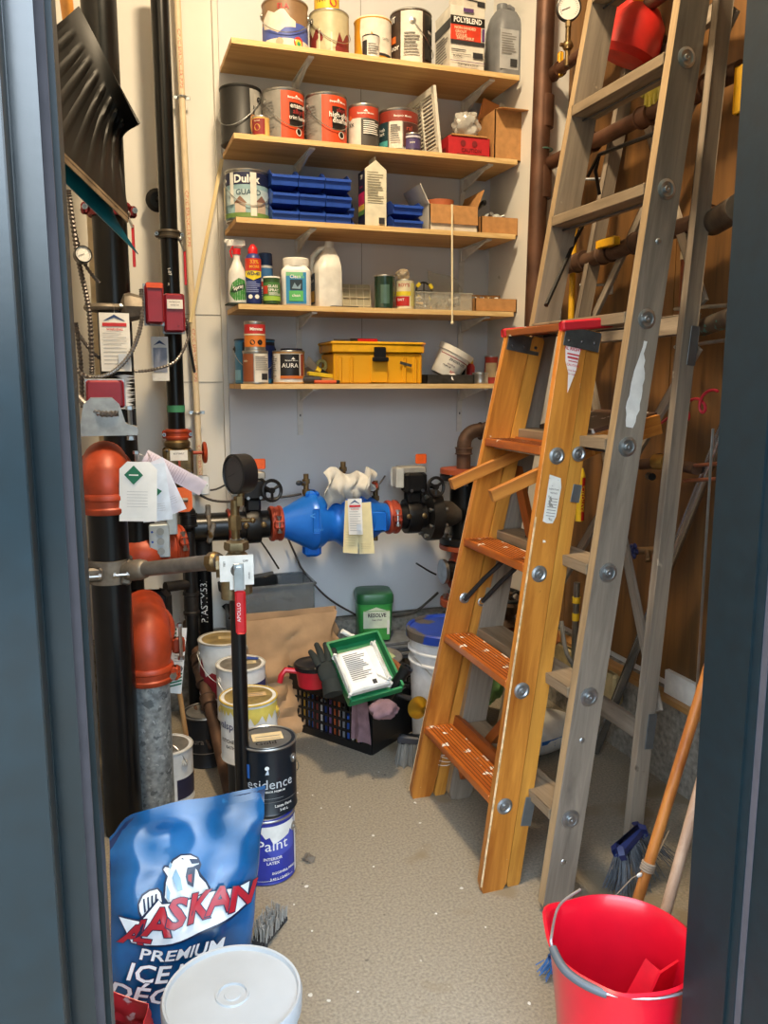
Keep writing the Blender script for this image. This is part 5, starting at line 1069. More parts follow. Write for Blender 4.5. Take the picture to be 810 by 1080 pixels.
t = can('canister', 'white yellow and red cardboard canister beside the green jar', 417.5, 437, 3.22, Z, .115, mat('#dcd2b0', .5), [('t', "ROY'S", -.1, .8, .018, mat('#b03a34', .5), .02), ('p', -.9, .95, .45, .62, mat('#d8c22c', .5)), ('p', -.9, .3, .05, .42, mat('#b8241f', .5)), ('p', .4, 1, .05, .95, mat('#c8c07a', .5)), ('t', 'BAIT', -.3, .25, .014, wh)], lid=tinm)
crumple('plastic_bag', 'small crumpled clear bag on top of the red and yellow canister', (XP(425, 3.23, Z+.1), 3.23, Z+.118), .026, .025, .022, mat('#b5a58c', .3, alpha=.6), 14)
# cable clamps (black and yellow)
t = thing('spring_clamp', 'black clamp ring with yellow blocks standing in the clear bin', 'clamp', (XP(447, 3.30, Z+.09), 3.30, Z+.085)); b = MB(black); b.torus((0, 0, 0), (.1, -1, 0), .036, .004, n=20); b.cyl((-.03, 0, .0), (.035, -.01, .0), .003); b.cyl((0, 0, -.03), (.0, 0, .035), .003); b.build('ring', t)
b = MB(mat('#d8c02c', .45))
for a in (.6, 2.4, 4.0, 5.2): b.box((.036*math.cos(a), -.004, .036*math.sin(a)), (.013, .008, .02), None, (0, -a, 0))
b.build('yellow_blocks', t)
clear = mat('#c5c2b4', .2, 0, .04, 20, alpha=.3, coat=.3)
X_, _ = loc_px(455, 490, 3.36, Z+.09)
b = MB(clear); b.grid(lambda u, v: (-.075+.15*u+.01*math.sin(5*v), .01*math.sin(9*u+5*v), .13*v-.03*u*v), 12, 8, None, True, .0015); tag(b.build('plastic_bag', None, (X_, 3.40, Z+.055)), 'flat clear plastic bag standing up behind the clear bin', 'bag')
xa, xb = XP(438, 3.205, Z+.03), XP(498, 3.205, Z+.03)
t = open_box('clear_bin', 'clear plastic two part bin of hardware on the fourth shelf', (xa+xb)/2, 3.28, Z, xb-xa, .15, .072, clear); b = MB(clear); b.box((.0, 0, .036), (.004, .145, .07)); b.box((0, -.077, .071), (xb-xa+.01, .008, .004)); b.build('divider_and_rim', t)
rr = random.Random(21); hw = [steel, brass, mat('#3a3a3c', .5), mat('#c9c6bc', .5), dsteel]
for i in range(26):
    b = MB(hw[i % 5]); L_ = rr.uniform(.015, .035); d = Vector((rr.uniform(-1, 1), rr.uniform(-.6, .6), rr.uniform(-.4, .4))).normalized(); b.cyl(-d*L_/2, d*L_/2, .0055, n=8); b.lathe([(.010, 0), (.010, .006)], d*L_/2, d, n=6, smooth=False)
    tag(b.build('hardware_bolt', None, (rr.uniform(xa+.025, xb-.025), 3.28+rr.uniform(-.05, .05), Z+.018+.045*rr.random())), 'loose bolt in the clear bin', 'bolt', 'loose hardware in the clear bin')
t = thing('shiny_hook', 'shiny steel curved piece inside the clear bin', 'hook', (XP(458, 3.22, Z+.03), 3.225, Z+.035)); b = MB(mat('#d4d0c2', .2, .8)); b.grid(lambda u, v: (-.03+.07*u, .004*math.sin(3*u), -.02+.045*u+(.012*math.sin(PI*u))*(v-.5)*2), 10, 3, None, True, .003); b.build('blade', t)
xa, xb = XP(501, 3.205, Z+.03), XP(545, 3.205, Z+.03)
t = open_box('brown_box', 'low brown cardboard box of small parts at the right end of the fourth shelf', (xa+xb)/2, 3.28, Z, xb-xa, .15, .055, card, (('b', .03, 80, None),))
for i in range(8):
    b = MB(hw[(i+2) % 5]); b.cyl((0, 0, 0), (.0, .02, .03), .009, n=8); tag(b.build('small_part', None, (xa+.03+.018*i, 3.27+.02*(i % 2), Z+.035)), 'small part sticking up in the low box of parts', 'part', 'small parts in the low brown box')
# ---- lowest shelf
Z = SZ[4]
can('paint_can', 'sky blue paint can with dark lid at the left end of the lowest shelf', 247.5, 290, 3.36, Z, .175, mat('#2f6f9a', .45), [('p', -1, -.45, 0, .98, mat('#3f86b0', .5)), ('p', -.4, 1, .3, .98, mat('#15171c', .5)), ('p', -1, -.5, .05, .3, mat('#7fb4cc', .5)), ('p', .3, .9, .1, .9, mat('#233a7a', .5))], lid=blk, rim=blk, bail=(-80, 'front'))
can('paint_can', 'small can with brown and white label under the red and orange tin', 256, 283, 3.225, Z, .125, metal, [('p', -1, -.10, .02, .97, mat('#8a4a2a', .5)), ('p', -.05, .85, .0, .98, mat('#d8d2c6', .6)), ('t', 'stain', -.55, .7, .012, crm), ('p', .3, .7, .08, .3, ink)]+textblock(.0, .8, .4, .9, 8, gr5))
can('small_tin', 'red and orange tin stacked on the brown and white can', 257.5, 280, 3.225, Z+.127, .108, metal, [('p', -.95, .95, .58, .98, mat('#b82a2a', .5)), ('t', 'Minwax', .1, .74, .016, wh, .03), ('p', -.85, .85, .08, .54, mat('#d87a2c', .5)), ('d', -.15, .26, .010, blk), ('d', .3, .26, .010, blk), ('p', -.9, .9, .55, .60, crm)], lid=metal)
can('paint_can', 'dark lidded can behind the white and black labelled can', 296, 319, 3.36, Z, .14, mat('#2a2c40', .5), None, lid=navy, rim=navy)
can('paint_can', 'can with white label, black square and orange stripe on the lowest shelf', 287.5, 321.5, 3.245, Z, .127, mat('#b88a4a', .5), [('p', -1, .65, .0, .98, mat('#d8d2c8', .6)), ('p', -.35, .45, .22, .96, blk), ('g', [(.18, .86), (.1, .78), (.26, .78)], wh), ('t', 'Benjamin Moore', .12, .72, .0075, wh), ('t', 'AURA', .05, .5, .024, wh, .0), ('p', -.35, .62, .12, .22, mat('#c86a2c', .5)), ('p', .5, .66, .22, .96, mat('#8a3a2a', .5))]+textblock(-.95, -.45, .1, .9, 12, gr5))
t = thing('tape_roll', 'roll of olive masking tape standing on the tools', 'tape', (XP(340, 3.33, Z+.1), 3.34, Z+.075)); b = MB(mat('#a8a468', .6)); b.torus((0, 0, 0), (.15, -1, 0), .019, .007, n=24); b.torus((0, .012, 0), (.15, -1, 0), .019, .007, n=24); b.build('roll', t)
def flatool(name, lab, p, rot, parts, cat='tool'):
    t = thing(name, lab, cat, p, rot)
    for nm, m, kind, a in parts:
        b = MB(m)
        if kind == 'box': b.box(*a, bev=.002)
        elif kind == 'tube': b.tube(*a)
        elif kind == 'cyl': b.cyl(*a)
        elif kind == 'poly': b.prism(a[0], a[1])
        b.build(nm, t)
    return t
yel = mat('#d8b82c', .45)
flatool('putty_knife', 'putty knife with black and yellow handle, broad blade up left', (XP(333, 3.28, Z+.07), 3.28, Z+.062), (1.3, .55, 0), [('blade', steel, 'poly', ([(-.05, -.012), (.0, -.012), (.0, .012), (-.05, .03)], .002)), ('handle', yel, 'box', ((.045, 0, 0), (.09, .022, .016))), ('grip', black, 'box', ((.05, 0, .004), (.06, .023, .012)))])
flatool('utility_knife', 'yellow utility knife lying left of the yellow toolbox', (XP(340, 3.24, Z+.05), 3.245, Z+.035), (0, .1, .25), [('handle', yel, 'box', ((0, 0, 0), (.13, .022, .016))), ('blade', steel, 'box', ((-.075, 0, 0), (.03, .014, .002)))])
flatool('caulking_tool', 'grey metal hand tool lying flat on the lowest shelf', (XP(330, 3.22, Z+.02), 3.225, Z+.016), (0, 0, .15), [('barrel', dsteel, 'cyl', ((-.05, 0, 0), (.03, 0, 0), .014)), ('handle', mat('#b08a54', .5), 'box', ((.08, 0, .0), (.09, .025, .014)))])
flatool('orange_marker', 'orange and black marker on the lowest shelf front', (XP(343, 3.2, Z), 3.20, Z+.008), (0, 0, .05), [('barrel', mat('#c8542c', .5), 'cyl', ((-.045, 0, 0), (.045, 0, 0), .007)), ('cap', black, 'cyl', ((.045, 0, 0), (.06, 0, 0), .0075))], 'marker')
flatool('paint_guard', 'pale plastic fan shaped scraper leaning behind the knives', (XP(329, 3.37, Z+.06), 3.37, Z+.002), (1.35, 0, 0), [('plate', mat('#b9b4b6', .4, alpha=.8), 'poly', ([(-.05, 0), (.05, 0), (.04, .05), (.0, .075), (-.04, .06)], .002)), ('red_edge', mat('#b0544a', .5), 'box', ((-.045, .03, .002), (.012, .05, .003)))], 'scraper')
# yellow toolbox
xa, xb = XP(351, 3.20, Z+.06), XP(448, 3.20, Z+.06); W = xb-xa
ty = mat('#d99d14', .42, var=.03, scale=6, spots=(('#9a6a1c', .73, 30.),)); tyl = mat('#e0a614', .42, spots=(('#c98a5a', .60, 9.),))
t = thing('toolbox', 'yellow plastic toolbox with a black front latch', 'toolbox', ((xa+xb)/2, 3.31, Z))
b = MB(ty); b.box((0, 0, .062), (W*.965, .20, .124), bev=.006)
for x in (-.42, -.30, .28, .40): b.box((x*W, -.1, .055), (.018, .012, .105), bev=.004)
b.box((0, -.101, .06), (.075, .012, .11), bev=.003); b.build('tub', t)
b = MB(tyl); b.box((0, 0, .142), (W, .215, .034), bev=.004); b.box((0, 0, .163), (W*1.03, .222, .012), bev=.004); b.build('lid', t)
b = MB(blackp); b.box((0.0, -.115, .125), (.05, .012, .045), bev=.003); b.box((0, -.122, .098), (.066, .02, .018), bev=.003); b.build('latch', t)
b = MB(mat('#3a3a3a', .5)); b.box((.115, -.1065, .08), (.052, .004, .011), None, (0, .25, 0)); b.build('sticker', t)
flatool('screwdriver', 'red handled screwdriver lying on the yellow toolbox lid', (XP(380, 3.24, Z+.18), 3.25, Z+.1755), (0, 0, .03), [('handle', redpl, 'cyl', ((-.01, 0, .0), (.075, 0, .0), .008)), ('ferrule', black, 'cyl', ((-.04, 0, 0), (-.01, 0, .0), .007)), ('shaft', dsteel, 'cyl', ((-.11, 0, 0), (-.04, 0, 0), .0035))])
# tilted white pail in a grey tray
xa, xb = XP(449, 3.22, Z), XP(499, 3.22, Z)
t = open_box('metal_tray', 'shallow dark metal tray holding the tilted white pail', (xa+xb)/2, 3.31, Z, xb-xa, .20, .038, mat('#4a4a48', .4, .6, .2))
X_, _ = loc_px(450, 495, 3.30, Z+.09)
t = thing('small_pail', 'small white plastic pail with printed side, tipped over in the tray', 'pail', (X_-.022, 3.30, Z+.033), (math.radians(8), math.radians(27), 0))
b = MB(mat('#dcd8ce', .45)); b.lathe([(.058, 0), (.060, .004), (.071, .10), (.078, .101), (.080, .125), (.074, .126), (.070, .10), (.056, .008)], n=36); b.build('body', t)
label(t, [('p', -.8, .85, .83, .87, mat('#8a3a44', .5)), ('t', 'ZINSSER-LITE', .05, .68, .014, ink, .02), ('t', 'spackling', -.15, .5, .010, mat('#5a3a54', .5)), ('t', 'PREMIUM', -.3, .38, .009, ink), ('t', 'RED', .05, .22, .014, mat('#b83a34', .5), .02), ('p', .3, .8, .1, .35, mat('#9a9a98', .5))], lambda u, x, v, y, L: cylmap(.0605+.0105*(v+y/.1), .1)(u, x, v, y, L), 'label')
t = thing('white_nozzle', 'white round cap lying in the metal tray', 'cap', (XP(478, 3.21, Z+.02), 3.235, Z+.024), 0); b = MB(wh); b.lathe([(.018, 0), (.018, .02), (.012, .024)], (0, 0, 0), (.2, -1, .1), n=20); b.build('cap', t)
X_ = XP(491, 3.36, Z+.05)
t = thing('teal_bottle', 'dark teal bottle with a white cap behind the tray', 'bottle', (X_, 3.43, Z), 0); b = MB(mat('#17434c', .35)); b.lathe([(.026, 0), (.028, .005), (.028, .09), (.014, .115)], n=20); b.build('body', t); b = MB(wh); b.cyl((0, 0, .115), (0, 0, .135), .011); b.build('cap', t)
X_ = XP(504, 3.28, Z+.05)
t = thing('glue_bottle', 'small red bottle with a yellow tip right of the tray', 'bottle', (X_+.012, 3.38, Z), 0); b = MB(mat('#b8262c', .4)); b.lathe([(.017, 0), (.018, .004), (.018, .075), (.010, .088)], n=18); b.build('body', t); b = MB(yel); b.lathe([(.010, .088), (.010, .098), (.003, .118)], n=14); b.build('tip', t)
t = can('small_tin', 'low bare steel tin at the right of the lowest shelf', 498, 515, 3.25, Z, .045, metal, None)
t = can('small_tin', 'red and cream tin partly hidden by the orange ladder', 511, 525, 3.38, Z, .12, mat('#b33a2c', .5), [('p', -.6, .6, .2, .8, mat('#d8c49a', .5))])
# ================================================================ things on the floor
def fcan(lab, X, Y, z, r, h, base, items, **k): return can('paint_can', lab, 0, 0, Y, z, h, base, items, X=X, r=r, **k)
def gp_(px, py, d): p = AX(px, py, d); return p
lidlab = mat('#d3c096', .6)
def lidsticker(m=lidlab): return [('p', -.15, .62, .42, .60, m), ('p', -.05, .5, .46, .48, gr5), ('p', -.05, .5, .53, .55, gr5)]
p = PZ(283, 921, 0); bx, by = p.x, p.y+.02
fcan('royal blue and white paint can under the black one, behind the blue bag', bx, by, 0, .0835, .192, mat('#2a3590', .4), [('p', -.9, .62, .0, .96, mat('#2b3698', .4)), ('s', -.6, .62, .60, .96, mat('#e4e2dc', .4), 12), ('g', [(-.2, .6), (.6, .8), (.6, .5), (.0, .42)], mat('#4450b0', .4)), ('p', .64, 1, .0, .98, mat('#e2e2e4', .5)), ('t', 'Paint', .0, .56, .046, wh, .0), ('t', 'INTERIOR', .0, .40, .012, wh, .02), ('t', 'LATEX', .0, .33, .012, wh, .02), ('p', -.4, .5, .05, .055, wh), ('t', '3.43 L / 3.43 L', .15, .06, .010, wh, .02), ('t', 'EGGSHELL FINISH', .28, .16, .010, wh, .02)], bail=(55, 'back'), rot=12)
p2 = AX(287, 776, 2.36)
fcan('black paint can with silver lid stacked on the royal blue can', bx+.012, by+.02, .1945, .0845, .20, mat('#121a22', .3), [('t', 'Residence', -.12, .42, .040, mat('#c4c8cc', .5), .0), ('t', 'INTERIOR PREMIUM', .02, .36, .008, wh), ('p', -.2, .25, .26, .266, mat('#8a8d90', .5)), ('p', -1, 1, .20, .21, mat('#7a7c7e', .4, .6)), ('t', 'Latex Paint', .25, .12, .012, wh), ('t', '3.43 L', .25, .05, .010, wh), ('p', -.62, -.48, .58, .8, mat('#2c62b0', .5)), ('d', -.1, .76, .006, wh), ('g', [(-.14, .66), (-.06, .66), (-.08, .76), (-.1, .72)], mat('#b9c2cc', .5))], rim=metal, lid=mat('#a8a9a6', .3, .85), bail=(52, 'back'), rot=8, liditems=[('p', -.5, .55, .38, .68, lidlab), ('p', -.4, .45, .42, .44, gr5), ('p', -.4, .45, .52, .54, gr5), ('t', 'Gold', -.1, .2, .03, ink)])
# stack with valspar on top
X_, Y_ = AX(262, 735, 2.62).x, AX(262, 735, 2.62).y
fcan('black paint can underneath the yellow rimmed can', X_+.012, Y_-.005, 0, .087, .20, blk, [('p', -1, 1, .2, .21, metal)], lid=metal)
fcan('white paint can with yellow runs on its rim, topmost of the middle stack', X_, Y_, .203, .093, .20, mat('#d9d9d6', .4), [('s', -.3, 1, .55, .98, mat('#d9c25a', .5), 7), ('s', -.9, -.3, .8, .98, mat('#d9c25a', .5), 9), ('t', 'valspar', -.55, .60, .034, mat('#4a4a70', .5), .01), ('t', 'KITCHEN', -.55, .36, .016, ink, .02), ('t', 'BATH', -.5, .26, .014, ink, .02), ('p', -.2, .9, .1, .4, mat('#c9cbd0', .5))], rim=mat('#c9a83a', .5), lid=mat('#b7a063', .4, .6, .25, 20), bail=(72, 'back'), liditems=lidsticker(mat('#c9a878', .6)), rot=5)
p = AX(254, 708, 2.95)
fcan('plain white can at the bottom of the stack in front of the red stained can', p.x+.005, p.y, 0, .086, .192, mat('#cfcfcd', .5), None, lid=metal)
fcan('white paint can with blue smear on its lid, behind the yellow rimmed can', p.x, p.y, .195, .090, .20, mat('#dcdbd8', .4), [('p', .3, 1, .3, .75, mat('#3a3a66', .5)), ('t', 'BM', .6, .5, .03, wh), ('p', .3, 1, .0, .25, mat('#7a2f35', .5))], lid=mat('#a39a88', .4, .7, .2), liditems=lidsticker()+[('g', [(.1, .7), (.7, .62), (.75, .75), (.3, .85)], mat('#2d4a9a', .5))], bail=(-60, 'front'), rim=mat('#c9c4b8', .5))
p = AX(234, 664, 3.12)
fcan('grey can underneath the red stained white can', p.x, min(p.y, 3.36), 0, .09, .21, mat('#9a948c', .5), None, lid=metal)
fcan('white paint can with dark red runs, rearmost of the stacked cans', p.x, min(p.y, 3.35), .213, .093, .215, mat('#cfd2d2', .4), [('p', -1, 1, .0, .40, mat('#8c2330', .4)), ('s', -1, .2, .3, .62, mat('#cfd2d2', .4), 15), ('g', [(-.9, .3), (-.65, .75), (-.5, .4), (-.3, .5), (.2, .38), (1, .85), (1, .3)], mat('#8c2330', .4)), ('g', [(.3, .3), (1, .65), (1, .3)], mat('#a02a38', .4))], lid=mat('#a8905c', .5, .5, .25, 14), liditems=lidsticker(mat('#cdb27a', .6)), bail=(-75, 'front'), rim=mat('#b0aaa0', .4, .5))
p = AX(223, 752, 3.02)
fcan('black and silver paint can on the floor behind the leaning threaded pipe', p.x-.02, p.y+.02, 0, .084, .19, mat('#1a1c20', .35), [('p', -.95, -.6, .0, .15, wh), ('t', 'Aura', -.3, .5, .03, metal), ('p', -1, 1, .28, .30, metal)], lid=mat('#8f8b84', .4, .6, .2, 20), rim=metal, bail=(70, 'back'))
p = AX(170, 822, 2.52); 
fcan('small white paint can behind the galvanised pipe', p.x+.035, p.y+.235, 0, .085, .19, mat('#cfcfcd', .4), [('p', .2, 1, .1, .5, mat('#2a2a44', .5))], lid=mat('#8f8b84', .4, .6, .2, 20), rim=mat('#cfcac0', .4), bail=(40, 'up'))
# leaning pipe and stick
t = thing('leaning_pipe', 'rusty threaded iron pipe leaning towards the floor between the cans', 'pipe', (0, 0, 0))
a, c_ = PY(203, 668, 3.28), PY(243, 838, 2.55); a = a+(a-c_)*.05
d = c_-a; b = MB(rustp); b.cyl(a, c_, .0215, n=16); b.build('pipe', t); b = MB(rustp)
for f_, w_ in ((.02, .08), (.24, .05), (.34, .09), (.50, .05)): b = MB(rustp); thread_fit(b, a+d*f_, d, .026, w_, rustp); b.build('threaded_coupling', t)
cable('black_cable', 'thin curved rusty ring bar beside the leaning threaded pipe', [PY(206, 745, 2.98), PY(212, 765, 2.9), PY(222, 790, 2.84)], .006, rustp, ribs=False, cat='bar')
t = thing('wooden_stick', 'thin wooden stick standing beside the striped tag', 'stick', (0, 0, 0)); a, c_ = PY(183, 690, 2.75), PY(200, 800, 2.78); b = MB(wood('#9a6a3c', '#c89a62', 'z')); b.cyl(a, c_+(c_-a)*.15, .009, n=10); b.build('stick', t)
# black totes against the wall
t = thing('black_tote', 'black plastic tote with a lid behind the brown paper bag', 'tote', (XP(284, 3.36, .3), 3.36, 0), 0)
b = MB(mat('#17181a', .45)); b.box((0, 0, .215), (.32, .20, .43), taper=1.06, bev=0); b.build('tub', t); b = MB(mat('#1c1d20', .35)); b.box((0, 0, .44), (.37, .22, .022), bev=.01); b.build('lid', t)
smoke = mat('#7c8184', .2, 0, .05, alpha=.55, coat=.5)
t = open_box('storage_tray', 'smoky clear tray full of dark fittings on the black tote', XP(286, 3.35, .5), 3.35, .453, .33, .20, .115, smoke)
b = MB(smoke); b.box((0, -.103, .112), (.345, .012, .008)); b.box((-.168, 0, .112), (.010, .218, .008)); b.box((.168, 0, .112), (.010, .218, .008)); b.box((0, .103, .112), (.345, .012, .008)); b.build('rim', t)
t = thing('cable_box', 'long black plastic housing sticking out of the smoky tray', 'housing', (XP(262, 3.33, .55), 3.34, .565), (0, -.10, .05)); b = MB(blackp); b.box((0, 0, 0), (.24, .07, .045), bev=.004); b.build('body', t)
rr = random.Random(8)
for i in range(14):
    b = MB([mat('#1d1f21', .5), mat('#2d3a36', .5), mat('#4a4d4e', .5)][i % 3]); a = rr.uniform(0, 3); L_ = rr.uniform(.03, .06)
    b.cyl((-L_*math.cos(a), -L_*math.sin(a)*.5, 0), (L_*math.cos(a), L_*math.sin(a)*.5, .01), .013, n=10); tag(b.build('pipe_fitting', None, (XP(286, 3.35, .5)+rr.uniform(-.10, .10), 3.35+rr.uniform(-.05, .05), .475+.03*rr.random())), 'dark plastic fitting lying in the smoky tray', 'fitting', 'fittings in the smoky tray')
cl = mat('#7d8486', .2, 0, .08, 8, .3, .4, .7)
b = MB(cl); xq = XP(337, 3.38, .45); b.grid(lambda u, v: (xq-.05+.11*u, 3.37+.03*math.sin(6*u+4*v), .0+.44*v-.08*u*v+.01*math.sin(14*u)), 12, 14, None, True, .003); tag(b.build('plastic_sheet'), 'folded clear grey plastic sheet behind the paper bag', 'sheet')
# paper bag
pbm = mat('#b08c66', .8, 0, .10, 9, 1.)
def bagshape(name, lab, corners_b, corners_t, m, cr=.012, seed=1, n=20, cat='bag', fold=True):
    rr = random.Random(seed); ph = [rr.uniform(0, 6) for _ in range(8)]; b = MB(m)
    Bc = [Vector(c) for c in corners_b]; Tc = [Vector(c) for c in corners_t]
    def f(u, v):
        k = int(u*4) % 4; s_ = u*4-int(u*4); a = Bc[k].lerp(Bc[(k+1) % 4], s_); c_ = Tc[k].lerp(Tc[(k+1) % 4], s_); p = a.lerp(c_, v)
        ctr = (sum(Bc, Vector())/4).lerp(sum(Tc, Vector())/4, v); o = (p-ctr).normalized()
        w_ = abs((math.sin(u*17+v*9+ph[0])+math.sin(u*29-v*13+ph[1])+math.sin(v*21+u*11+ph[2])*.8))-.9
        return p+o*(cr*w_*(math.sin(PI*min(1, v*1.1))*.8+.2))
    b.grid(f, n*4, n, None, False, .0015); return tag(b.build(name), lab, cat)
B0 = [XP(263, 3.05, 0), XP(352, 3.1, 0)]
zt0, zt1 = PY(270, 645, 3.16).z, PY(350, 637, 3.20).z
bagshape('paper_bag', 'crumpled brown paper bag standing behind the black crate', [(B0[0]-.04, 3.03, 0), (B0[1]-.03, 3.08, 0), (B0[1]-.03, 3.20, 0), (B0[0]-.04, 3.15, 0)], [(XP(264, 3.10, .4)-.02, 3.10, zt0-.02), (XP(353, 3.14, .4), 3.14, zt1-.015), (XP(353, 3.2, .4), 3.17, zt1+.0), (XP(264, 3.17, .4)-.02, 3.14, zt0)], pbm, .034, 4, 22)
# crate
cA, cB, cC = PZ(300, 765, 0), PZ(395, 797, 0), PZ(445, 750, 0)
cx = (cB-cA); cx.z = 0; wA = cx.length*.97; ax = cx.normalized(); ay = Vector((-ax.y, ax.x, 0)); dA = (cC-cB).dot(ay)*.84
ctr = cA+ax*wA/2+ay*dA/2; rz = math.atan2(ax.y, ax.x); print('crate', wA, dA, ctr)
hC = .215
t = thing('plastic_crate', 'black slatted plastic crate overflowing with painting supplies', 'crate', (ctr.x, ctr.y, 0), rz)
cm_ = mat('#101113', .35); W, D = wA, dA
for side, (o_, ux, L_) in {'front': (Vector((0, -D/2, 0)), Vector((1, 0, 0)), W), 'back': (Vector((0, D/2, 0)), Vector((1, 0, 0)), W), 'left': (Vector((-W/2, 0, 0)), Vector((0, 1, 0)), D), 'right': (Vector((W/2, 0, 0)), Vector((0, 1, 0)), D)}.items():
    b = MB(cm_); R = Matrix((ux, Vector((-ux.y, ux.x, 0)), Vector((0, 0, 1)))).transposed()
    b.box(o_+Vector((0, 0, hC-.02)) if side != 'right' else o_+Vector((0, 0, hC-.035)), (L_, .012, .04), None, R); b.box(o_+Vector((0, 0, .015)), (L_, .012, .03), None, R)
    for q in (-1, 1): b.box(o_+ux*(L_/2-.02)*q+Vector((0, 0, hC/2)), (.045, .014, hC), None, R)
    if side in ('front', 'back'):
        for q in (.065, .105, .145): b.box(o_+Vector((0, 0, q)), (L_, .010, .008), None, R)
        n_ = int(L_/.022)
        for q in range(n_): b.box(o_+ux*(-L_/2+L_*(q+.5)/n_)+Vector((0, 0, .1)), (.005, .008, .17), None, R)
    else: b.box(o_+Vector((0, 0, .09)), (L_, .010, .15), None, R)
    b.build('side_panel', t)
b = MB(cm_); b.box((0, 0, .006), (W, D, .01)); b.build('base', t)
RZ = Matrix.Rotation(rz, 3, 'Z')
def CR(x, y, z): return Vector((ctr.x, ctr.y, 0))+RZ @ Vector((x*W/2, y*D/2, z))
# stuff in the crate seen through slats
rr = random.Random(2); cc = ['#2a55b0', '#e6e2da', '#c9a03a', '#3a6fb8', '#8a3a2c', '#d8d4c8', '#1c3c84', '#7a5a8a', '#c2602c', '#9a9c9c']
for i in range(14):
    b = MB(mat(cc[i % 10], .5)); hh = rr.uniform(.10, .15); b.cyl((0, 0, 0), (0, 0, hh), .014+.006*rr.random(), n=12); q = CR(-.80+1.55*i/13, -.84, .013)
    tag(b.build('marker_tube', None, q), 'coloured tube standing behind the slats of the black crate', 'tube', 'tubes inside the black crate')
# paint roller tray etc on top
t = thing('black_tray', 'black plastic liner tray lying tilted across the crate top', 'tray', CR(-.28, -.2, hC-.005), (0, .13, rz)); b = MB(blackp)
b.box((0, 0, .0), (.36, .34, .008)); b.box((0, -.17, .02), (.36, .008, .05)); b.box((0, .17, .02), (.36, .008, .05)); b.box((-.18, 0, .03), (.008, .34, .07)); b.box((.18, 0, .015), (.008, .34, .03)); b.build('tray', t)
t = thing('red_lidded_pot', 'red paint cup with a black round lid and side spout', 'pot', AX(330, 703, 3.02), facing((.8, 3.0)))
b = MB(mat('#c01f2c', .35)); b.lathe([(.055, -.07), (.066, 0)], n=30); b.tube([(-.05, -.02, -.01), (-.10, -.03, .0), (-.115, -.035, -.02), (-.12, -.035, -.045)], .011, n=8); b.build('cup', t)
b = MB(blackp); b.lathe([(.070, .0), (.072, .012), (.066, .018), (.055, .015), (.03, .02), (.0, .022)], n=30, caps=False); b.lathe([(.072, -.002), (.072, .004)], n=30); b.build('lid', t)
t = thing('green_tray', 'green roller tray tilted on the crate, holding a white case', 'tray', AX(383, 706, 2.94), (math.radians(38), math.radians(-6), .10))
gm = mat('#1f7a4a', .4, 0, .12, 10); b = MB(gm); b.box((0, 0, -.005), (.20, .24, .008)); b.box((-.10, 0, .015), (.008, .24, .045)); b.box((.10, 0, .015), (.008, .24, .045)); b.box((0, .12, .015), (.20, .008, .045)); b.box((0, -.12, .01), (.20, .008, .03)); b.build('tray', t)
t = thing('white_case', 'white plastic case with a printed instruction label on the green tray', 'case', AX(382, 707, 2.88), (math.radians(42), math.radians(-5), .13))
b = MB(mat('#e2e1da', .4)); b.box((0, 0, 0), (.17, .17, .035), bev=.006); b.box((.072, .01, .02), (.022, .16, .02), bev=.004); b.build('shell', t)
label(t, [('p', -.8, .45, .08, .92, mat('#eeede8', .5)), ('p', .15, .35, .1, .2, ink)]+textblock(-.7, .35, .25, .88, 14, gr5), lambda u, x, v, y, L: Vector((u*.082+x, (v-.5)*.17+y, .0178+.0005*L)), 'label', 3)
t = thing('work_glove', 'black fabric work glove draped over the crate contents', 'glove', AX(346, 707, 2.90), (math.radians(50), 0, .05))
b = MB(mat('#1e2422', .85, bump=.4)); b.sph((0, -.01, 0), .04, None, 16, (1, 1.25, .5))
for i, (x, y, l, a) in enumerate(((-.030, .02, .062, .25), (-.012, .03, .075, .08), (.010, .03, .072, -.06), (.028, .02, .058, -.22))):
    d = Vector((-math.sin(a), math.cos(a), .0)); b.tube([Vector((x, y, 0)), Vector((x, y, 0))+d*l*.6, Vector((x, y, -.012))+d*l], .012, n=10, rad=[.014, .013, .010]); b.sph(Vector((x, y, -.012))+d*l, .0102, None, 8)
b.tube([(.03, -.02, 0), (.055, .005, .005), (.06, .03, .0)], .012, n=10, rad=[.015, .013, .009]); b.lathe([(.032, 0), (.036, .05)], (0, -.04, 0), (0, -1, 0), n=16); b.build('glove', t)
crumple('purple_rag', 'dusty mauve rag hanging over the right front of the crate', AX(404, 748, 2.86)-Vector((0, 0, .035)), .052, .04, .035, mat('#80646a', .9, var=.12, bump=.4), 31, 'rag', amp=.25)
b = MB(mat('#80646a', .9, var=.12, bump=.4)); q0, q1 = CR(.62, -1.06, .0), CR(.99, -1.06, 0); b.grid(lambda u, v: q0.lerp(q1, u*(1-.2*v)+.1*v)+Vector((-.006+.01*math.sin(9*u), -.012+.008*math.sin(12*u+2*v), .05+.18*v)), 10, 10, None, True, .004); tag(b.build('purple_rag'), 'mauve cloth end hanging down the crate front corner', 'rag')
t = thing('roller_handle', 'black tubular tool handle poking up from the crate', 'handle', AX(417, 722, 2.92), (.35, .45, .2)); b = MB(blackp); b.cyl((0, 0, -.08), (0, 0, .075), .020, n=18); b.lathe([(.023, .06), (.024, .08), (.014, .082), (.012, .07)], n=18); b.build('handle', t)
t = thing('wooden_ring', 'brown paint specked ring lying behind the white case', 'ring', AX(405, 705, 3.02), (.35, .1, 0)); b = MB(mat('#8a5230', .5, spots=('#c9bfae', .66, 20.))); b.lathe([(.07, -.006), (.074, 0), (.07, .006), (.055, .006), (.052, .0), (.0, .0)], n=32, caps=False); b.build('ring', t)
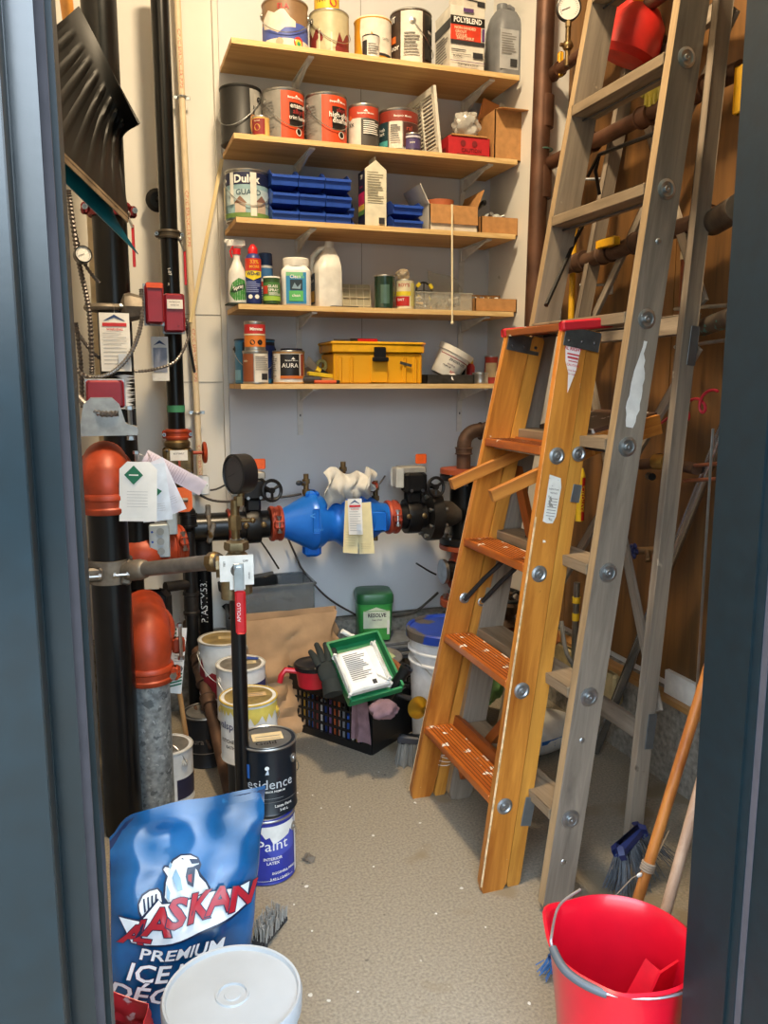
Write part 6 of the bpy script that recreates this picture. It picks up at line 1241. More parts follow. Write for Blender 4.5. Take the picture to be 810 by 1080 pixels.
t = thing('tin_lid', 'paint stained round tin lid behind the crate', 'lid', AX(407, 692, 3.12), (.2, 0, 0)); b = MB(metal); b.lathe([(.0, .001), (.05, .001), (.055, .004), (.062, .004), (.064, 0), (.062, -.002), (.0, -.002)], n=32, caps=False); b.build('disc', t); label(t, [('g', [(-.5, .4), (-.2, .75), (.4, .7), (.6, .4), (.0, .2)], mat('#a9b88a', .5))], topmap(.06, .06, .0015), 'stain')
t = thing('spray_nozzle', 'small white plastic nozzle sticking up behind the green tray', 'nozzle', AX(365, 668, 3.05), (0, .6, 0)); b = MB(wh); b.cyl((-.02, 0, 0), (.03, 0, 0), .009, n=12); b.sph((.03, 0, 0), .012); b.build('nozzle', t)
for i in range(12):
    b = MB([blackp, mat('#2e2b2a', .6), mat('#3a3040', .6)][i % 3]); q = CR(.35+.12*(i % 5), -.5+.35*(i//4), .0); a = i*1.3
    b.tube([(0, 0, 0), (.05*math.cos(a), .05*math.sin(a), .02), (.09*math.cos(a+.5), .09*math.sin(a+.5), .0)], .011, n=8); tag(b.build('tool_handle', None, q+Vector((0, 0, hC-.045+.012*(i % 4)))), 'dark handle in the tangle at the right of the crate', 'handle', 'dark handles heaped in the crate')
# base supports: grey slab stack, green tub
xg, _ = loc_px(375, 414, 3.36, .5)
zb = PY(394, 676, 3.30).z
t = thing('cinder_block', 'grey concrete block hidden behind the crate under the slabs', 'block', (xg+.04, 3.40, 0)); b = MB(curbm); b.box((0, 0, (zb-.085)/2), (.20, .12, zb-.087), bev=.005); b.build('block', t)
for i in range(5):
    b = MB(mat('#6f7378', .7, var=.1)); b.box((0, 0, 0), (.26-.01*(i % 2), .17, .0145), None, (0, 0, .04*(-1)**i), bev=.002); tag(b.build('grey_slab', None, (xg+.035+.004*i*(-1)**i, 3.352, zb-.079+.0165*i)), 'thin grey slab number from the neat stack under the green tub'.replace(' number', ''), 'slab', 'grey slabs under the green tub')
t = thing('green_tub', 'green tub of cleaning product with a dark green lid', 'tub', (xg, 3.37, zb), -.18)
b = MB(mat('#3f9a4c', .3)); b.lathe([(.070, 0), (.073, .01), (.080, .165), (.080, .17)], n=36, sq=5); b.build('tub', t); b = MB(mat('#23613a', .35)); b.lathe([(.083, .168), (.084, .20), (.078, .212), (.07, .215), (.0, .215)], n=36, sq=5, caps=False); b.build('lid', t)
label(t, [('p', -.72, .78, .04, .90, mat('#6fae5a', .5)), ('p', -.72, .78, .35, .86, mat('#d5dfc6', .6)), ('p', -.72, .78, .04, .38, mat('#3f9a45', .5)), ('t', 'RESOLVE', .05, .70, .024, ink, .03, 0, 0, .85), ('t', 'Easy Clean', .05, .60, .010, ink), ('g', [(-.6, .88), (.0, .98), (.6, .88)], mat('#d5dfc6', .6)), ('p', .62, .76, .2, .6, mat('#e2e0da', .5)), ('t', 'PRO', .05, .22, .012, wh)], lambda u, x, v, y, L: Vector((u*.078+x, -.0805-.006*v-.0004*L, v*.16+y)), 'label', 4)
# white pail with blue lid
p = AX(468, 659, 3.16); xp, yp, zt = p.x+.015, min(p.y, 3.31), p.z
t = thing('lidded_pail', 'tall white pail with a dusty royal blue lid beside the wall', 'pail', (xp, yp, 0))
pw = mat('#dddfe2', .35); b = MB(pw); rp_ = .152; H_ = zt-.012; b.lathe([(rp_*.87, 0), (rp_*.95, H_*.70), (rp_*.95, H_*.72), (rp_*1.0, H_*.73), (rp_*1.0, H_*.745), (rp_*.955, H_*.755), (rp_*.96, H_*.82), (rp_*1.01, H_*.83), (rp_*1.01, H_*.845), (rp_*.965, H_*.855), (rp_*.97, H_*.92), (rp_*1.02, H_*.93), (rp_*1.0, H_)], n=44); b.build('bucket', t)
b = MB(mat('#1f3fa0', .4, spots=(('#55504c', .56, 9.),))); b.lathe([(rp_*1.03, H_-.028), (rp_*1.055, H_-.026), (rp_*1.055, H_+.004), (rp_*1.02, H_+.010), (rp_*.97, H_+.008), (rp_*.95, H_+.0), (0, H_+.001)], n=44, caps=False); b.build('lid', t)
label(t, [('p', -.55, -.2, .36, .52, mat('#1c2f7a', .5)), ('p', -.1, .6, .3, .55, mat('#c9ccd4', .5))], cylmap(rp_*.93, H_), 'label')
b = MB(steel); b.tube([(-.15, -.03, H_*.8), (-.10, -.13, H_*.66), (.02, -.165, H_*.58), (.12, -.11, H_*.66)], .002, n=5); b.build('handle', t)
# small gold tin and grey hand brush by the crate
t = thing('brass_funnel', 'dented golden tin funnel between crate and ladder', 'funnel', AX(444, 748, 2.98), (.5, -.9, 0)); b = MB(mat('#b8963c', .3, .8)); b.lathe([(.008, -.045), (.014, -.02), (.040, .022), (.042, .024)], n=24, caps=False); b.lathe([(.040, .023), (.012, -.02)], n=24, caps=False); b.build('cone', t)
def brushhead(name, lab, p, rot, w, dp, h, mh, mb, n=90, seed=1, flare=1.3, thick=.0016, blk_h=.03):
    t = thing(name, lab, 'brush', p, rot); b = MB(mh); b.box((0, 0, h+blk_h/2), (w, dp, blk_h), bev=.006); b.build('head', t)
    rr = random.Random(seed); b = MB(mb)
    for i in range(n):
        x, y = rr.uniform(-.47, .47)*w, rr.uniform(-.45, .45)*dp; fx = flare+rr.uniform(-.1, .15)
        b.tube([(x, y, h+.004), (x*(1+fx)/2, y*(1+fx)/2, h*.5), (x*fx, y*fx, rr.uniform(0, .06)*h)], thick, n=4)
    o = b.build('bristles', t); o['kind'] = 'stuff'; return t
brushhead('hand_brush', 'grey bristled hand brush on the floor under the orange ladder', PZ(437, 812, 0)+Vector((0, .03, 0)), (0, 0, -.5), .10, .045, .09, mat('#2f3138', .5), mat('#8e8c86', .8), 110, 3)
# --- right side floor, below the tall ladder
t = thing('cement_sack', 'white sack with blue print lying under the ladders', 'sack', (PZ(577, 800, 0).x+.0, 2.62, .0), .3)
b = MB(mat('#c9c7c0', .7, bump=.3)); b.sph((0, 0, .07), .20, None, 28, (.95, .6, .36), 16); b.build('sack', t); label(t, [('p', -.6, .3, .5, .75, mat('#1f5a9a', .6)), ('t', 'FLOW', .1, .3, .03, mat('#1f5a9a', .6))], lambda u, x, v, y, L: Vector((u*.14+x, -.115-.001*L+.02*u*u, .045+v*.06+y*.6)), 'print')
crumple('green_plastic', 'crumpled green plastic packet on the floor behind the orange ladder', PY(508, 690, 2.9)-Vector((0, 0, .22)), .09, .08, .13, mat('#6f9a5a', .3, 0, .35, 12, .3, alpha=.9), 17, 'packet', amp=.4)
# floor valve and red wheel behind orange ladder
t = thing('gate_valve', 'bronze valve with a large black handwheel behind the orange ladder', 'valve', PY(535, 640, 3.1), (.25, 0, .2)); b = MB(mat('#4d3c30', .5, .5, .25)); b.lathe([(.055, -.10), (.06, -.07), (.035, -.04), (.05, -.01), (.045, .02), (.02, .03), (.012, .07)], n=20); b.build('body', t); b = MB(blackp); b.torus((0, 0, .055), (0, 0, 1), .062, .009, n=26)
for a in range(3): b.cyl((0, 0, .055), (.062*math.cos(a*2.09+.4), .062*math.sin(a*2.09+.4), .055), .007, n=6)
b.build('handwheel', t); b = MB(mat('#b3402a', .5)); b.cyl((.0, 0, -.14), (0, 0, -.10), .08, n=24); b.build('orange_flange', t)
b = MB(pblack2); zz_ = PY(535, 640, 3.1).z; b.cyl((0, .0, -zz_+.10), (0, 0, -.13), .05); b.build('pipe', t)
t = thing('red_pipe', 'red painted pipe standing behind the orange ladder', 'pipe', (PY(522, 590, 3.3).x, 3.34, 0)); b = MB(mat('#a32622', .45)); b.cyl((0, 0, 0), (0, 0, 1.0), .03, n=18); b.build('pipe', t)
cable('black_hose', 'black hose coiled in the corner under the ladders', [PY(500+12*math.cos(a), 690+45*math.sin(a), 3.15+.03*math.cos(2*a)) for a in [i*.6 for i in range(14)]], .011, blackp, ribs=False, cat='hose')
cable('grey_hose', 'grey hose looping behind the gate valve', [PY(592, 655, 2.75), PY(598, 690, 2.7), PY(612, 705, 2.66), PY(605, 660, 2.8)], .009, mat('#7a7a78', .5), ribs=False, cat='hose')
# aluminium pole
a, c_ = PX(753, 478, 1.70), PZ(628, 795, 0); 
t = thing('aluminium_pole', 'silver aluminium pole leaning against the plywood wall', 'pole', c_); b = MB(mat('#a3a5a8', .25, .95, .05)); d = a-c_; b.cyl((0, 0, .012), d*1.12, .0165, n=18); b.build('tube', t); b = MB(black); b.lathe([(.018, 0), (.018, .03)], d*1.12, d, n=14); b.build('end_cap', t)
# painter's pole with yellow/red label
a = PX(613, 500, 1.72); c_ = PX(612, 672, 1.70)
t = thing('extension_pole', 'extension pole with a red and yellow lettered sleeve', 'pole', (a.x, a.y, 0)); z0, z1 = c_.z, a.z
b = MB(mat('#8f8d88', .3, .8)); b.cyl((0, 0, 0.02), (0, 0, z0+.2), .0125, n=14); b.build('tube', t)
zA, zB = PX(613, 550, 1.72).z, PX(613, 502, 1.72).z
b = MB(yel); b.cyl((0, 0, zA), (0, 0, zB), .0165, n=18); b.lathe([(.0165, 0), (.008, .03)], (0, 0, zB), n=14); zz = PX(612, 636, 1.71).z; b.build('yellow_sleeve', t); b = MB(yel); b.cyl((0, 0, zz-.012), (0, 0, zz+.012), .016, n=16); b.build('yellow_collar', t); b = MB(yel); zz = PX(612, 653, 1.71).z; b.cyl((0, 0, zz-.02), (0, 0, zz+.01), .014, n=16); b.build('yellow_tip', t)
label(t, [('p', -.15, .8, .02, .97, mat('#b8201c', .5)), ('t', 'BAYFORCE', .3, .5, .021, mat('#e8cf3a', .5), .02, 0, 90)], cylmap(.0166, zB-zA, zA), 'red_label')
# brooms at right
def stick(name, lab, p0, p1, r, m, cat='broom handle'):
    t = thing(name, lab, cat, p0); d = Vector(p1)-Vector(p0); b = MB(m); b.cyl((0, 0, 0), d, r, n=16); b.sph(d, r, None, 12); b.build('handle', t); return t
so = wood('#9a5622', '#c98440', 'z', .4, 40)
p0, p1 = AX(676, 938, 2.02), AX(735, 745, 2.02)
d = p1-p0; f0 = p0-d*((p0.z-.03)/d.z) if d.z else p0
t = stick('broom', 'orange varnished broom handle with string tied near its foot', p0-d*.35, p1+d*.6, .0135, so, 'broom'); 
b = MB(mat('#9a8c7c', .8)); dn = d.normalized(); c0 = (p0-(p0-d*.35))+dn*.05
for q in range(4): b.torus(c0+dn*.006*q, dn, .0155, .003, n=14, k=6)
b.tube([c0, c0+Vector((-.05, -.01, -.005)), c0+Vector((-.11, -.02, -.04))], .0015, n=4); b.tube([c0, c0+Vector((.05, .02, .03)), c0+Vector((.10, .05, .06))], .0018, n=4); b.sph(c0+Vector((-.03, -.012, 0)), .006, wh, 8, (1.4, .6, 1)); b.build('string_tie', t)
p0, p1 = AX(708, 940, 1.95), AX(730, 860, 1.97); d = p1-p0
stick('mop_handle', 'pale pinkish wooden handle right of the orange broom', p0-d*.9, p1+d*2.4, .0135, wood('#a58670', '#d0b39b', 'z', .5, 40), 'handle')
t = thing('floor_broom', 'blue push broom head with soft grey bristles behind the bucket', 'broom', PZ(700, 955, 0)+Vector((.03, .12, .0)), (0, -.5, .25))
b = MB(mat('#1f2a5c', .45)); b.box((0, 0, .16), (.12, .05, .045), bev=.012); b.build('head', t)
rr = random.Random(6); b = MB(mat('#5f666e', .7, .0, .2))
for i in range(190):
    x, y = rr.uniform(-.055, .055), rr.uniform(-.02, .02); k = rr.uniform(.9, 1.3); b.tube([(x, y, .15), (x*1.6-.01, y*1.8, .08*k), (x*2.4-.03, y*3, .02+.02*rr.random())], .0012, n=4)
o = b.build('bristles', t); o['kind'] = 'stuff'
# red bucket
p = AX(656, 992, 1.62); zt = p.z; R_ = .143; print('bucket', p)
t = thing('red_bucket', 'bright red round bucket with a wire handle and grey grip', 'bucket', (p.x, p.y, 0), .0)
rb = mat('#cf1228', .28, 0, .02, coat=.3)
b = MB(rb); n = 64; prof = [(0, .012, 0), (.74, .012, 0), (.75, 0, 0), (.77, 0, 0), (.93, .82, 0), (.97, .93, 0), (1.0, .985, 1), (1.035, .99, 1), (1.04, 1.0, 1), (1.0, 1.01, 1), (.955, .985, 1), (.92, .8, 0), (.76, .03, 0), (0, .03, 0)]
vs_ = []
for (rr_, zz_, rim) in prof:
    for k in range(n):
        a = 2*PI*k/n; s_ = 1.0; dz = 0
        da = math.atan2(math.sin(a-2.25), math.cos(a-2.25)); 
        if rr_ > .8: s_ = 1+.10*math.exp(-(da/.26)**2)*(zz_ > .5); dz = .012*math.exp(-(da/.3)**2)*rim
        db = math.atan2(math.sin(a+2.2), math.cos(a+2.2)); 
        if rr_ > .8: s_ += .05*math.exp(-(db/.22)**2)*(zz_ > .5)
        vs_.append((R_*rr_*s_*math.cos(a), R_*rr_*s_*math.sin(a), zt*zz_+dz))
b.add(vs_, [(j*n+k, j*n+(k+1) % n, (j+1)*n+(k+1) % n, (j+1)*n+k) for j in range(len(prof)-1) for k in range(n)], rb, True); b.build('pail', t)
hp = [AX(612, 938, 1.72), AX(590, 955, 1.68), AX(582, 985, 1.60), AX(583, 1000, 1.58), AX(600, 1027, 1.53), AX(640, 1048, 1.49), AX(690, 1053, 1.48), AX(728, 1045, 1.50)]
o_ = Vector((p.x, p.y, 0)); hs = []
for i in range(len(hp)-1):
    q0_, q1_, q2_, q3_ = hp[max(i-1, 0)], hp[i], hp[i+1], hp[min(i+2, len(hp)-1)]
    for k in range(6):
        t_ = k/6; hs.append(.5*((2*q1_)+(-q0_+q2_)*t_+(2*q0_-5*q1_+4*q2_-q3_)*t_*t_+(-q0_+3*q1_-3*q2_+q3_)*t_**3)-o_)
hs.append(hp[-1]-o_)
b = MB(mat('#c3c4c6', .3, .8)); b.tube(hs, .0028, n=8); b.build('wire_handle', t)
b = MB(mat('#4f5357', .5)); b.tube(hs[18:31], .0085, n=12); b.build('grip', t)
label(t, [('p', -.9, -.1, .30, .62, mat('#2f7fc0', .5)), ('p', -.8, -.3, .42, .60, mat('#e2b82c', .5)), ('t', 'PAIL', -.55, .46, .03, mat('#c22b33', .6), .02)], lambda u, x, v, y, L: Vector((R_*(.775+.16*v)*1.004*math.sin(u*PI/2+x/R_), -R_*(.775+.16*v)*1.004*math.cos(u*PI/2+x/R_)-.0005*L, v*zt+y)), 'label')
t = thing('dustpan', 'red plastic dustpan standing inside the red bucket', 'dustpan', (p.x+.05, p.y-.005, .05), (.15, .50, .35))
b = MB(mat('#d0152a', .3)); b.prism([(-.06, 0), (.06, 0), (.075, .17), (.02, .225), (-.075, .17)], .005, Matrix.Rotation(PI/2, 4, 'X')); b.box((-.066, .02, .085), (.005, .04, .17), None, (0, .08, 0)); b.box((.066, .02, .085), (.005, .04, .17), None, (0, -.08, 0)); b.box((0, .02, .004), (.12, .04, .006)); b.build('pan', t)
t = thing('scrubbing_brush', 'blue bristled brush on the floor left of the red bucket', 'brush', PZ(583, 1035, 0)+Vector((.03, .0, .0)), .4); b = MB(mat('#163a66', .4)); b.box((.02, 0, .035), (.06, .09, .02), bev=.005); b.build('head', t); rr = random.Random(12); b = MB(mat('#1f5a96', .6))
for i in range(150): x, y = rr.uniform(-.03, .05), rr.uniform(-.045, .045); b.tube([(x*.9, y, .034), (x*1.5-.01, y*1.15, rr.uniform(.002, .03))], .0015, n=4)
o = b.build('bristles', t); o['kind'] = 'stuff'
# ---- blue bag of ice melt
t = thing('ice_melt_bag', 'glossy blue plastic bag with a polar bear and red lettering', 'bag', (0, 0, 0))
bagm = mat('#14558c', .24, 0, .30, 5.5, .5, .35, spots=(('#2b76ad', .64, 9.),)); bagn = mat('#14284f', .25, 0, .15, 5., .2, .3)
Lb, Rb = AX(119, 1085, 1.80), AX(262, 1030, 1.93); Lt, Rt = AX(115, 873, 1.86), AX(280, 827, 2.0)
def bagpt(u, v, side=0):
    """u across 0..1, v up 0..1; front sheet bulges towards the viewer"""
    bl = Vector((Lb.x, Lb.y, .0)); br_ = Vector((Rb.x+.0, Rb.y, 0)); p = bl.lerp(br_, u).lerp(Lt.lerp(Rt, u), v)
    nrm = (Rb-Lb).cross(Vector((0, 0, 1))).normalized()   # towards the viewer
    e = (math.sin(PI*min(max(u, 0), 1))**.55)*(1-v**3.2)*(.35+.65*math.sin(PI*min(1, .25+v*.75)))
    wr = .006*(math.sin(7*u+11*v)+math.sin(17*u-9*v)+.8*math.sin(24*v+6*u))*(.35+.65*v)*(1-.5*v**8)
    wr += .010*math.sin(PI*min(1, max(0, (v-.72)/.28)))*math.sin(9*u+1.5)*math.sin(22*v+5*u)
    top = .012*math.sin(5*u)*v**6+(-.035*math.exp(-(u/.07)**2)*v**6)
    if side == 0: q = p+nrm*(.085*e+wr*.9)
    else: q = p-nrm*(.075*e-wr*.4)
    q.z = max(q.z+top, .002); return q
b = MB(bagm); b.grid(lambda u, v: bagpt(u, v, 0), 44, 50, bagm, True); b.build('front_sheet', t)
b = MB(bagn); b.grid(lambda u, v: bagpt(1-u, v, 1), 20, 24, bagn, True); b.grid(lambda u, v: bagpt(0, v, 0).lerp(bagpt(0, v, 1), 1-u)-(Rb-Lb).normalized()*.0, 2, 24, bagn, True); b.build('back_sheet', t)
WB, HB = (Rb-Lb).length, .47
def bmap(u, x, v, y, L):
    uu = (u+1)/2+x/WB; vv = v+y/HB; e = .002; q = bagpt(uu, vv); 
    n_ = (bagpt(min(uu+e, 1), vv)-bagpt(max(uu-e, 0), vv)).cross(bagpt(uu, min(vv+e, 1))-bagpt(uu, max(vv-e, 0))).normalized()
    return q+n_*(.0012+.0006*L)
rd = mat('#a81f2e', .3); cw = mat('#e6edf2', .3); nv = mat('#0f2344', .3); lb = mat('#8fb6d4', .3)
def PB(x, y):     # where on the bag face a spot of the print sits
    u, v = .5, .5
    for _ in range(14):
        e = .004; X, Y = project(bagpt(u, v)); Xu, Yu = project(bagpt(u+e, v)); Xv, Yv = project(bagpt(u, v+e))
        a, b_, c_, d_ = (Xu-X)/e, (Xv-X)/e, (Yu-Y)/e, (Yv-Y)/e; dt = a*d_-b_*c_; rx_, ry_ = x-X, y-Y
        u += max(-.2, min(.2, (rx_*d_-b_*ry_)/dt)); v += max(-.2, min(.2, (a*ry_-c_*rx_)/dt)); u = min(.995, max(.005, u)); v = min(.99, max(.01, v))
    return (u*2-1, v)
def PG(pts, m): return ('g', [PB(80+x*.3210, 820+y*.3210) for x, y in pts], m)
head = [(283, 300), (290, 288), (305, 290), (318, 268), (345, 252), (378, 250), (402, 262), (412, 285), (405, 305), (412, 318), (430, 340), (442, 362), (438, 385), (400, 395), (300, 420), (286, 400), (290, 345), (296, 325)]
headi = [(288, 302), (294, 294), (308, 297), (321, 275), (346, 258), (376, 256), (398, 266), (404, 284), (385, 292), (398, 305), (405, 325), (425, 345), (435, 365), (425, 385), (395, 388), (305, 412), (293, 395), (297, 345), (303, 325)]
paw = [(202, 415), (215, 385), (240, 368), (270, 362), (284, 375), (290, 405), (285, 440), (262, 455), (240, 485), (218, 470), (205, 445)]
pawi = [(208, 418), (220, 390), (243, 374), (268, 368), (278, 380), (283, 408), (272, 435), (245, 470), (222, 462), (211, 440)]
band = [(150, 452), (215, 470), (275, 405), (285, 420), (560, 334), (550, 412), (225, 545), (190, 535)]
its = [PG(head, nv), PG(headi, cw), PG(paw, nv), PG(pawi, cw), PG([(372, 268), (400, 268), (402, 282), (380, 284)], nv), PG([(345, 270), (352, 266), (356, 271)], nv), PG([(366, 296), (392, 292), (388, 330), (384, 360), (366, 350), (360, 325)], nv), PG([(368, 320), (380, 316), (378, 345), (368, 338)], rd)]
for q in range(4): its.append(PG([(220+14*q, 400-5*q), (226+14*q, 398-5*q), (232+12*q, 440-5*q), (226+12*q, 445-5*q)], nv))
its += [PG([(330, 300), (345, 330), (350, 370), (335, 375), (318, 330)], lb), PG([(300, 350), (312, 380), (308, 405), (300, 400)], lb), PG([(312, 280), (318, 290), (312, 300), (306, 292)], lb)]
its += [PG([(x_+dx, y_+dy) for (x_, y_), (dx, dy) in zip(band, [(-4, -6), (-4, -6), (-4, -6), (0, -6), (5, -6), (5, 4), (0, 6), (-4, 4)])], nv), PG(band, cw)]
for i, ch in enumerate('ALASKAN'):
    cxp = [188, 222, 270, 324, 392, 462, 524][i]; cyp = [536, 531, 514, 492, 470, 447, 425][i]; sz = [.062, .066, .069, .071, .073, .075, .077][i]
    u_, v_ = PB(80+cxp*.321, 820+cyp*.321); its.append(('t', ch, u_, v_, sz, nv, .055, .12, -7)); its.append(('t', ch, u_, v_, sz, rd, .03, .12, -7))
for s_, x_, y_, sz, ro in (('PREMIUM', 348, 583, .037, -5), ('ICE MELT', 345, 652, .048, -7), ('DÉGLAÇANT', 375, 712, .050, -7)):
    u_, v_ = PB(80+x_*.321, 820+y_*.321); its.append(('t', s_, u_, max(v_, .02), sz, nv, .045, .15, ro)); its.append(('t', s_, u_, max(v_, .02), sz, cw, .02, .15, ro))
label(t, its, bmap, 'printed_design', 10)
b = MB(bagm); b.grid(lambda u, v: bagpt(u, .955+.05*v, 0)+Vector((0, 0, .006*v)), 30, 2, bagm, True, .002); b.build('top_seam', t)
# side gusset letters
vs_, fs = glyphs('ALASKAN', .03); b = MB(rd); b.build
# ---- white lidded pail in the foreground
p = AX(245, 1047, 1.54); print('lid pail', p)
t = thing('white_pail', 'white plastic pail with a flat round lid, nearest the viewer', 'pail', (p.x, p.y, 0), .2); zt = p.z; R_ = .1305
pm = mat('#adb3b8', .35, var=.02); b = MB(pm); b.lathe([(R_*.86, 0), (R_*.95, zt-.03), (R_*.95, zt-.01)], n=48); b.build('bucket', t)
b = MB(mat('#adb2b6', .35, var=.03, scale=9, spots=(('#b9babb', .72, 18.),))); b.lathe([(R_*.97, zt-.035), (R_*1.0, zt-.033), (R_*1.01, zt-.004), (R_*.985, zt+.004), (R_*.95, zt+.003), (R_*.93, zt-.004), (R_*.25, zt-.004), (R_*.24, zt-.001), (R_*.21, zt-.001), (R_*.20, zt-.005), (R_*.12, zt-.005), (R_*.11, zt-.003), (0, zt-.003)], n=64, caps=False); b.build('lid', t)
b = MB(mat('#9aa0c0', .4)); b.box((R_*.93, .02, zt-.06), (.006, .012, .07), None, (0, .1, 0)); b.build('tab', t)
# scrub brush between bag and can, red bag corner, dry leaf
t = thing('scrub_brush', 'worn grey scrubbing brush on the floor right of the blue bag', 'brush', PZ(284, 985, 0), (0, 0, .9)); b = MB(mat('#3a3a3c', .6)); b.box((0, 0, .012), (.12, .05, .02), bev=.005); b.build('block', t); rr = random.Random(19); b = MB(mat('#a09c94', .8))
for i in range(160): x, y = rr.uniform(-.058, .058), rr.uniform(-.026, .026); b.tube([(x, y, .018), (x*1.05+rr.uniform(-.005, .005), y*1.1, .045+.008*rr.random())], .0014, n=4)
o = b.build('bristles', t); o['kind'] = 'stuff'
bagshape('red_bag', 'corner of a red printed bag at the bottom left', [(-.10, 1.52, 0), (.02, 1.46, 0), (.04, 1.60, 0), (-.08, 1.66, 0)], [(-.09, 1.54, .16), (.0, 1.49, .13), (.02, 1.58, .13), (-.08, 1.63, .16)], mat('#c8343c', .35, 0, .1, 14, .3, spots=(('#e8c8c8', .60, 26.),)), .006, 9, 12)
b = MB(mat('#6a6258', .9)); rr = random.Random(30)
b.grid(lambda u, v: (.03*(u-.5)+.006*math.sin(9*v), .045*(v-.5)*(1-.6*abs(u-.5)), .006+.006*math.sin(7*u+5*v)), 8, 8, None, True, .001); tag(b.build('dry_leaf', None, PZ(325, 907, 0)), 'small crumpled dry leaf on the concrete floor', 'leaf')
rr = random.Random(33)
for i in range(34):
    x, y = rr.uniform(.35, 1.0), rr.uniform(1.45, 2.7); b = MB(mat(['#c9c5bb', '#d6d3cb', '#6a6258'][i % 3], .8)); s_ = rr.uniform(.0025, .006)
    b.prism([(s_*math.cos(a*1.05)*rr.uniform(.6, 1.2), s_*math.sin(a*1.05)*rr.uniform(.6, 1.2)) for a in range(6)], .001); tag(b.build('floor_crumb', None, (x, y, .0002)), 'tiny pale or brown crumb lying on the concrete floor', 'crumb', 'crumbs scattered on the floor')
# ================================================================ right wall plumbing
t = thing('vertical_copper_pipe', 'tall dull copper pipe in the corner right of the shelves', 'pipe', (0, 0, 0))
Xc = 1.60; pA, pB = PY(577, 0, 3.02), PY(562, 330, 3.02)
cp = mat('#5e4030', .5, .45, .22, 8, .15); b = MB(cp); b.cyl((pB.x, 3.02, pB.z-.3), (pA.x, 3.02, 3.15), .036, n=24); b.build('pipe', t)
for py in (118, 193): b = MB(cp); z = PY(570, py, 3.02).z; b.lathe([(.036, -.06), (.039, -.058), (.039, .058), (.036, .06)], (pA.x, 3.02, z), n=24); b.build('coupling', t); b = MB(mat('#6f9a8c', .5)); b.torus((pA.x, 3.02, PY(568, 158, 3.02).z), (0, 0, 1), .038, .003, n=20); b.build('green_tie', t)
def wallpipe(lab, pts, r, m=None, fits=(), name='wall_pipe'):
    t = thing(name, lab, 'pipe', (0, 0, 0)); m = m or cp; P = [PX(x, y, 1.70) for x, y in pts]; b = MB(m); b.tube(P, r, n=16); b.build('pipe', t)
    if fits:
        tot = P[-1]-P[0]
        for f_ in fits: b = MB(m); thread_fit(b, P[0]+tot*f_, tot, r*1.15, .06, m); b.build('fitting', t)
    return t
wallpipe('copper pipe crossing the plywood highest up', [(578, 82), (700, -6), (720, -22)], .021, fits=(.08, .5))
wallpipe('thick copper pipe crossing the plywood second from the top', [(570, 177), (640, 143), (700, 112), (782, 73)], .026, fits=(.32, .62, .85))
wallpipe('dark iron pipe crossing the plywood third from the top', [(566, 292), (640, 268), (700, 246), (772, 222)], .027, rustp, fits=(.3, .45, .62, .9))
t = gauge('pressure_gauge', 'white faced pressure gauge at the top right above the pipes', PY(600, 8, 2.85), (-.35, -1, -.1), .045, (0, .0, -.14), th=.02)
t = thing('gauge_cock', 'brass cock under the white faced gauge', 'valve', PY(599, 42, 2.86)); b = MB(brass); b.cyl((0, 0, -.09), (0, 0, .05), .010); b.sph((0, 0, -.02), .020); b.cyl((-.03, 0, -.02), (.02, 0, -.02), .007); b.build('body', t)
yl = mat('#d9a41c', .45)
for (px, py, X, sz, lab) in ((591, 68, 1.70, (.02, .02, .09), 'small yellow tag by the highest copper pipe'), (641, 256, 1.66, (.03, .11, .03), 'yellow valve lever on the dark iron pipe'), (780, 95, 1.62, (.02, .03, .12), 'yellow valve handle beside the right frame')):
    t = thing('shutoff_lever', lab, 'lever', PX(px, py, X)); b = MB(yl); b.box((0, 0, 0), sz, bev=.004); b.build('lever', t); b = MB(brass); b.cyl((0, 0, 0), (.05, 0, 0), .008, n=10); b.build('stem', t)
t = thing('yellow_pipe', 'thin yellow pipe standing behind the tall grey ladder', 'pipe', PX(603, 315, 1.74)); b = MB(yl); zt_ = PX(605, 200, 1.74).z-t.location.z; b.cyl((0, 0, -.25), (0, 0, zt_), .012, n=12); b.build('pipe', t)
t = thing('small_copper_pipe', 'thin reddish copper pipe with a white coupling on the plywood', 'pipe', PX(716, 400, 1.75)); z1_ = PX(717, 275, 1.75).z-t.location.z; b = MB(mat('#7a3f26', .45, .4)); b.cyl((0, 0, -.02), (0, 0, z1_), .014, n=14); b.build('pipe', t); b = MB(crm); b.cyl((0, 0, z1_), (0, 0, z1_+.025), .017, n=14); b.build('white_coupling', t)
for i, (x0, y0, x1, y1, lab) in enumerate(((712, 326, 768, 322, 'thin steel rod high on the plywood beside the frame'), (712, 366, 765, 359, 'thin steel rod lower on the plywood beside the frame'), (722, 492, 757, 489, 'copper tube stub near the frame, upper of two'), (722, 507, 757, 505, 'copper tube stub near the frame, lower of two'))):
    t = thing('wall_rod', lab, 'rod', (0, 0, 0)); b = MB(steel if i < 2 else mat('#a9674a', .35, .7)); b.cyl(PX(x0, y0, 1.68), PX(x1, y1, 1.60), .0055, n=10); b.build('rod', t)
for (px, py, lab) in ((636, 188, 'small steel pipe bracket high on the plywood behind the ladder'), (639, 300, 'small steel pipe bracket low on the plywood behind the ladder')):
    t = thing('pipe_bracket', lab, 'bracket', PX(px, py, 1.75)); b = MB(zinc); b.box((.02, 0, 0), (.006, .03, .07), bev=.002); b.cyl((.02, 0, 0), (-.08, .05, 0), .005, n=8); b.build('bracket', t)
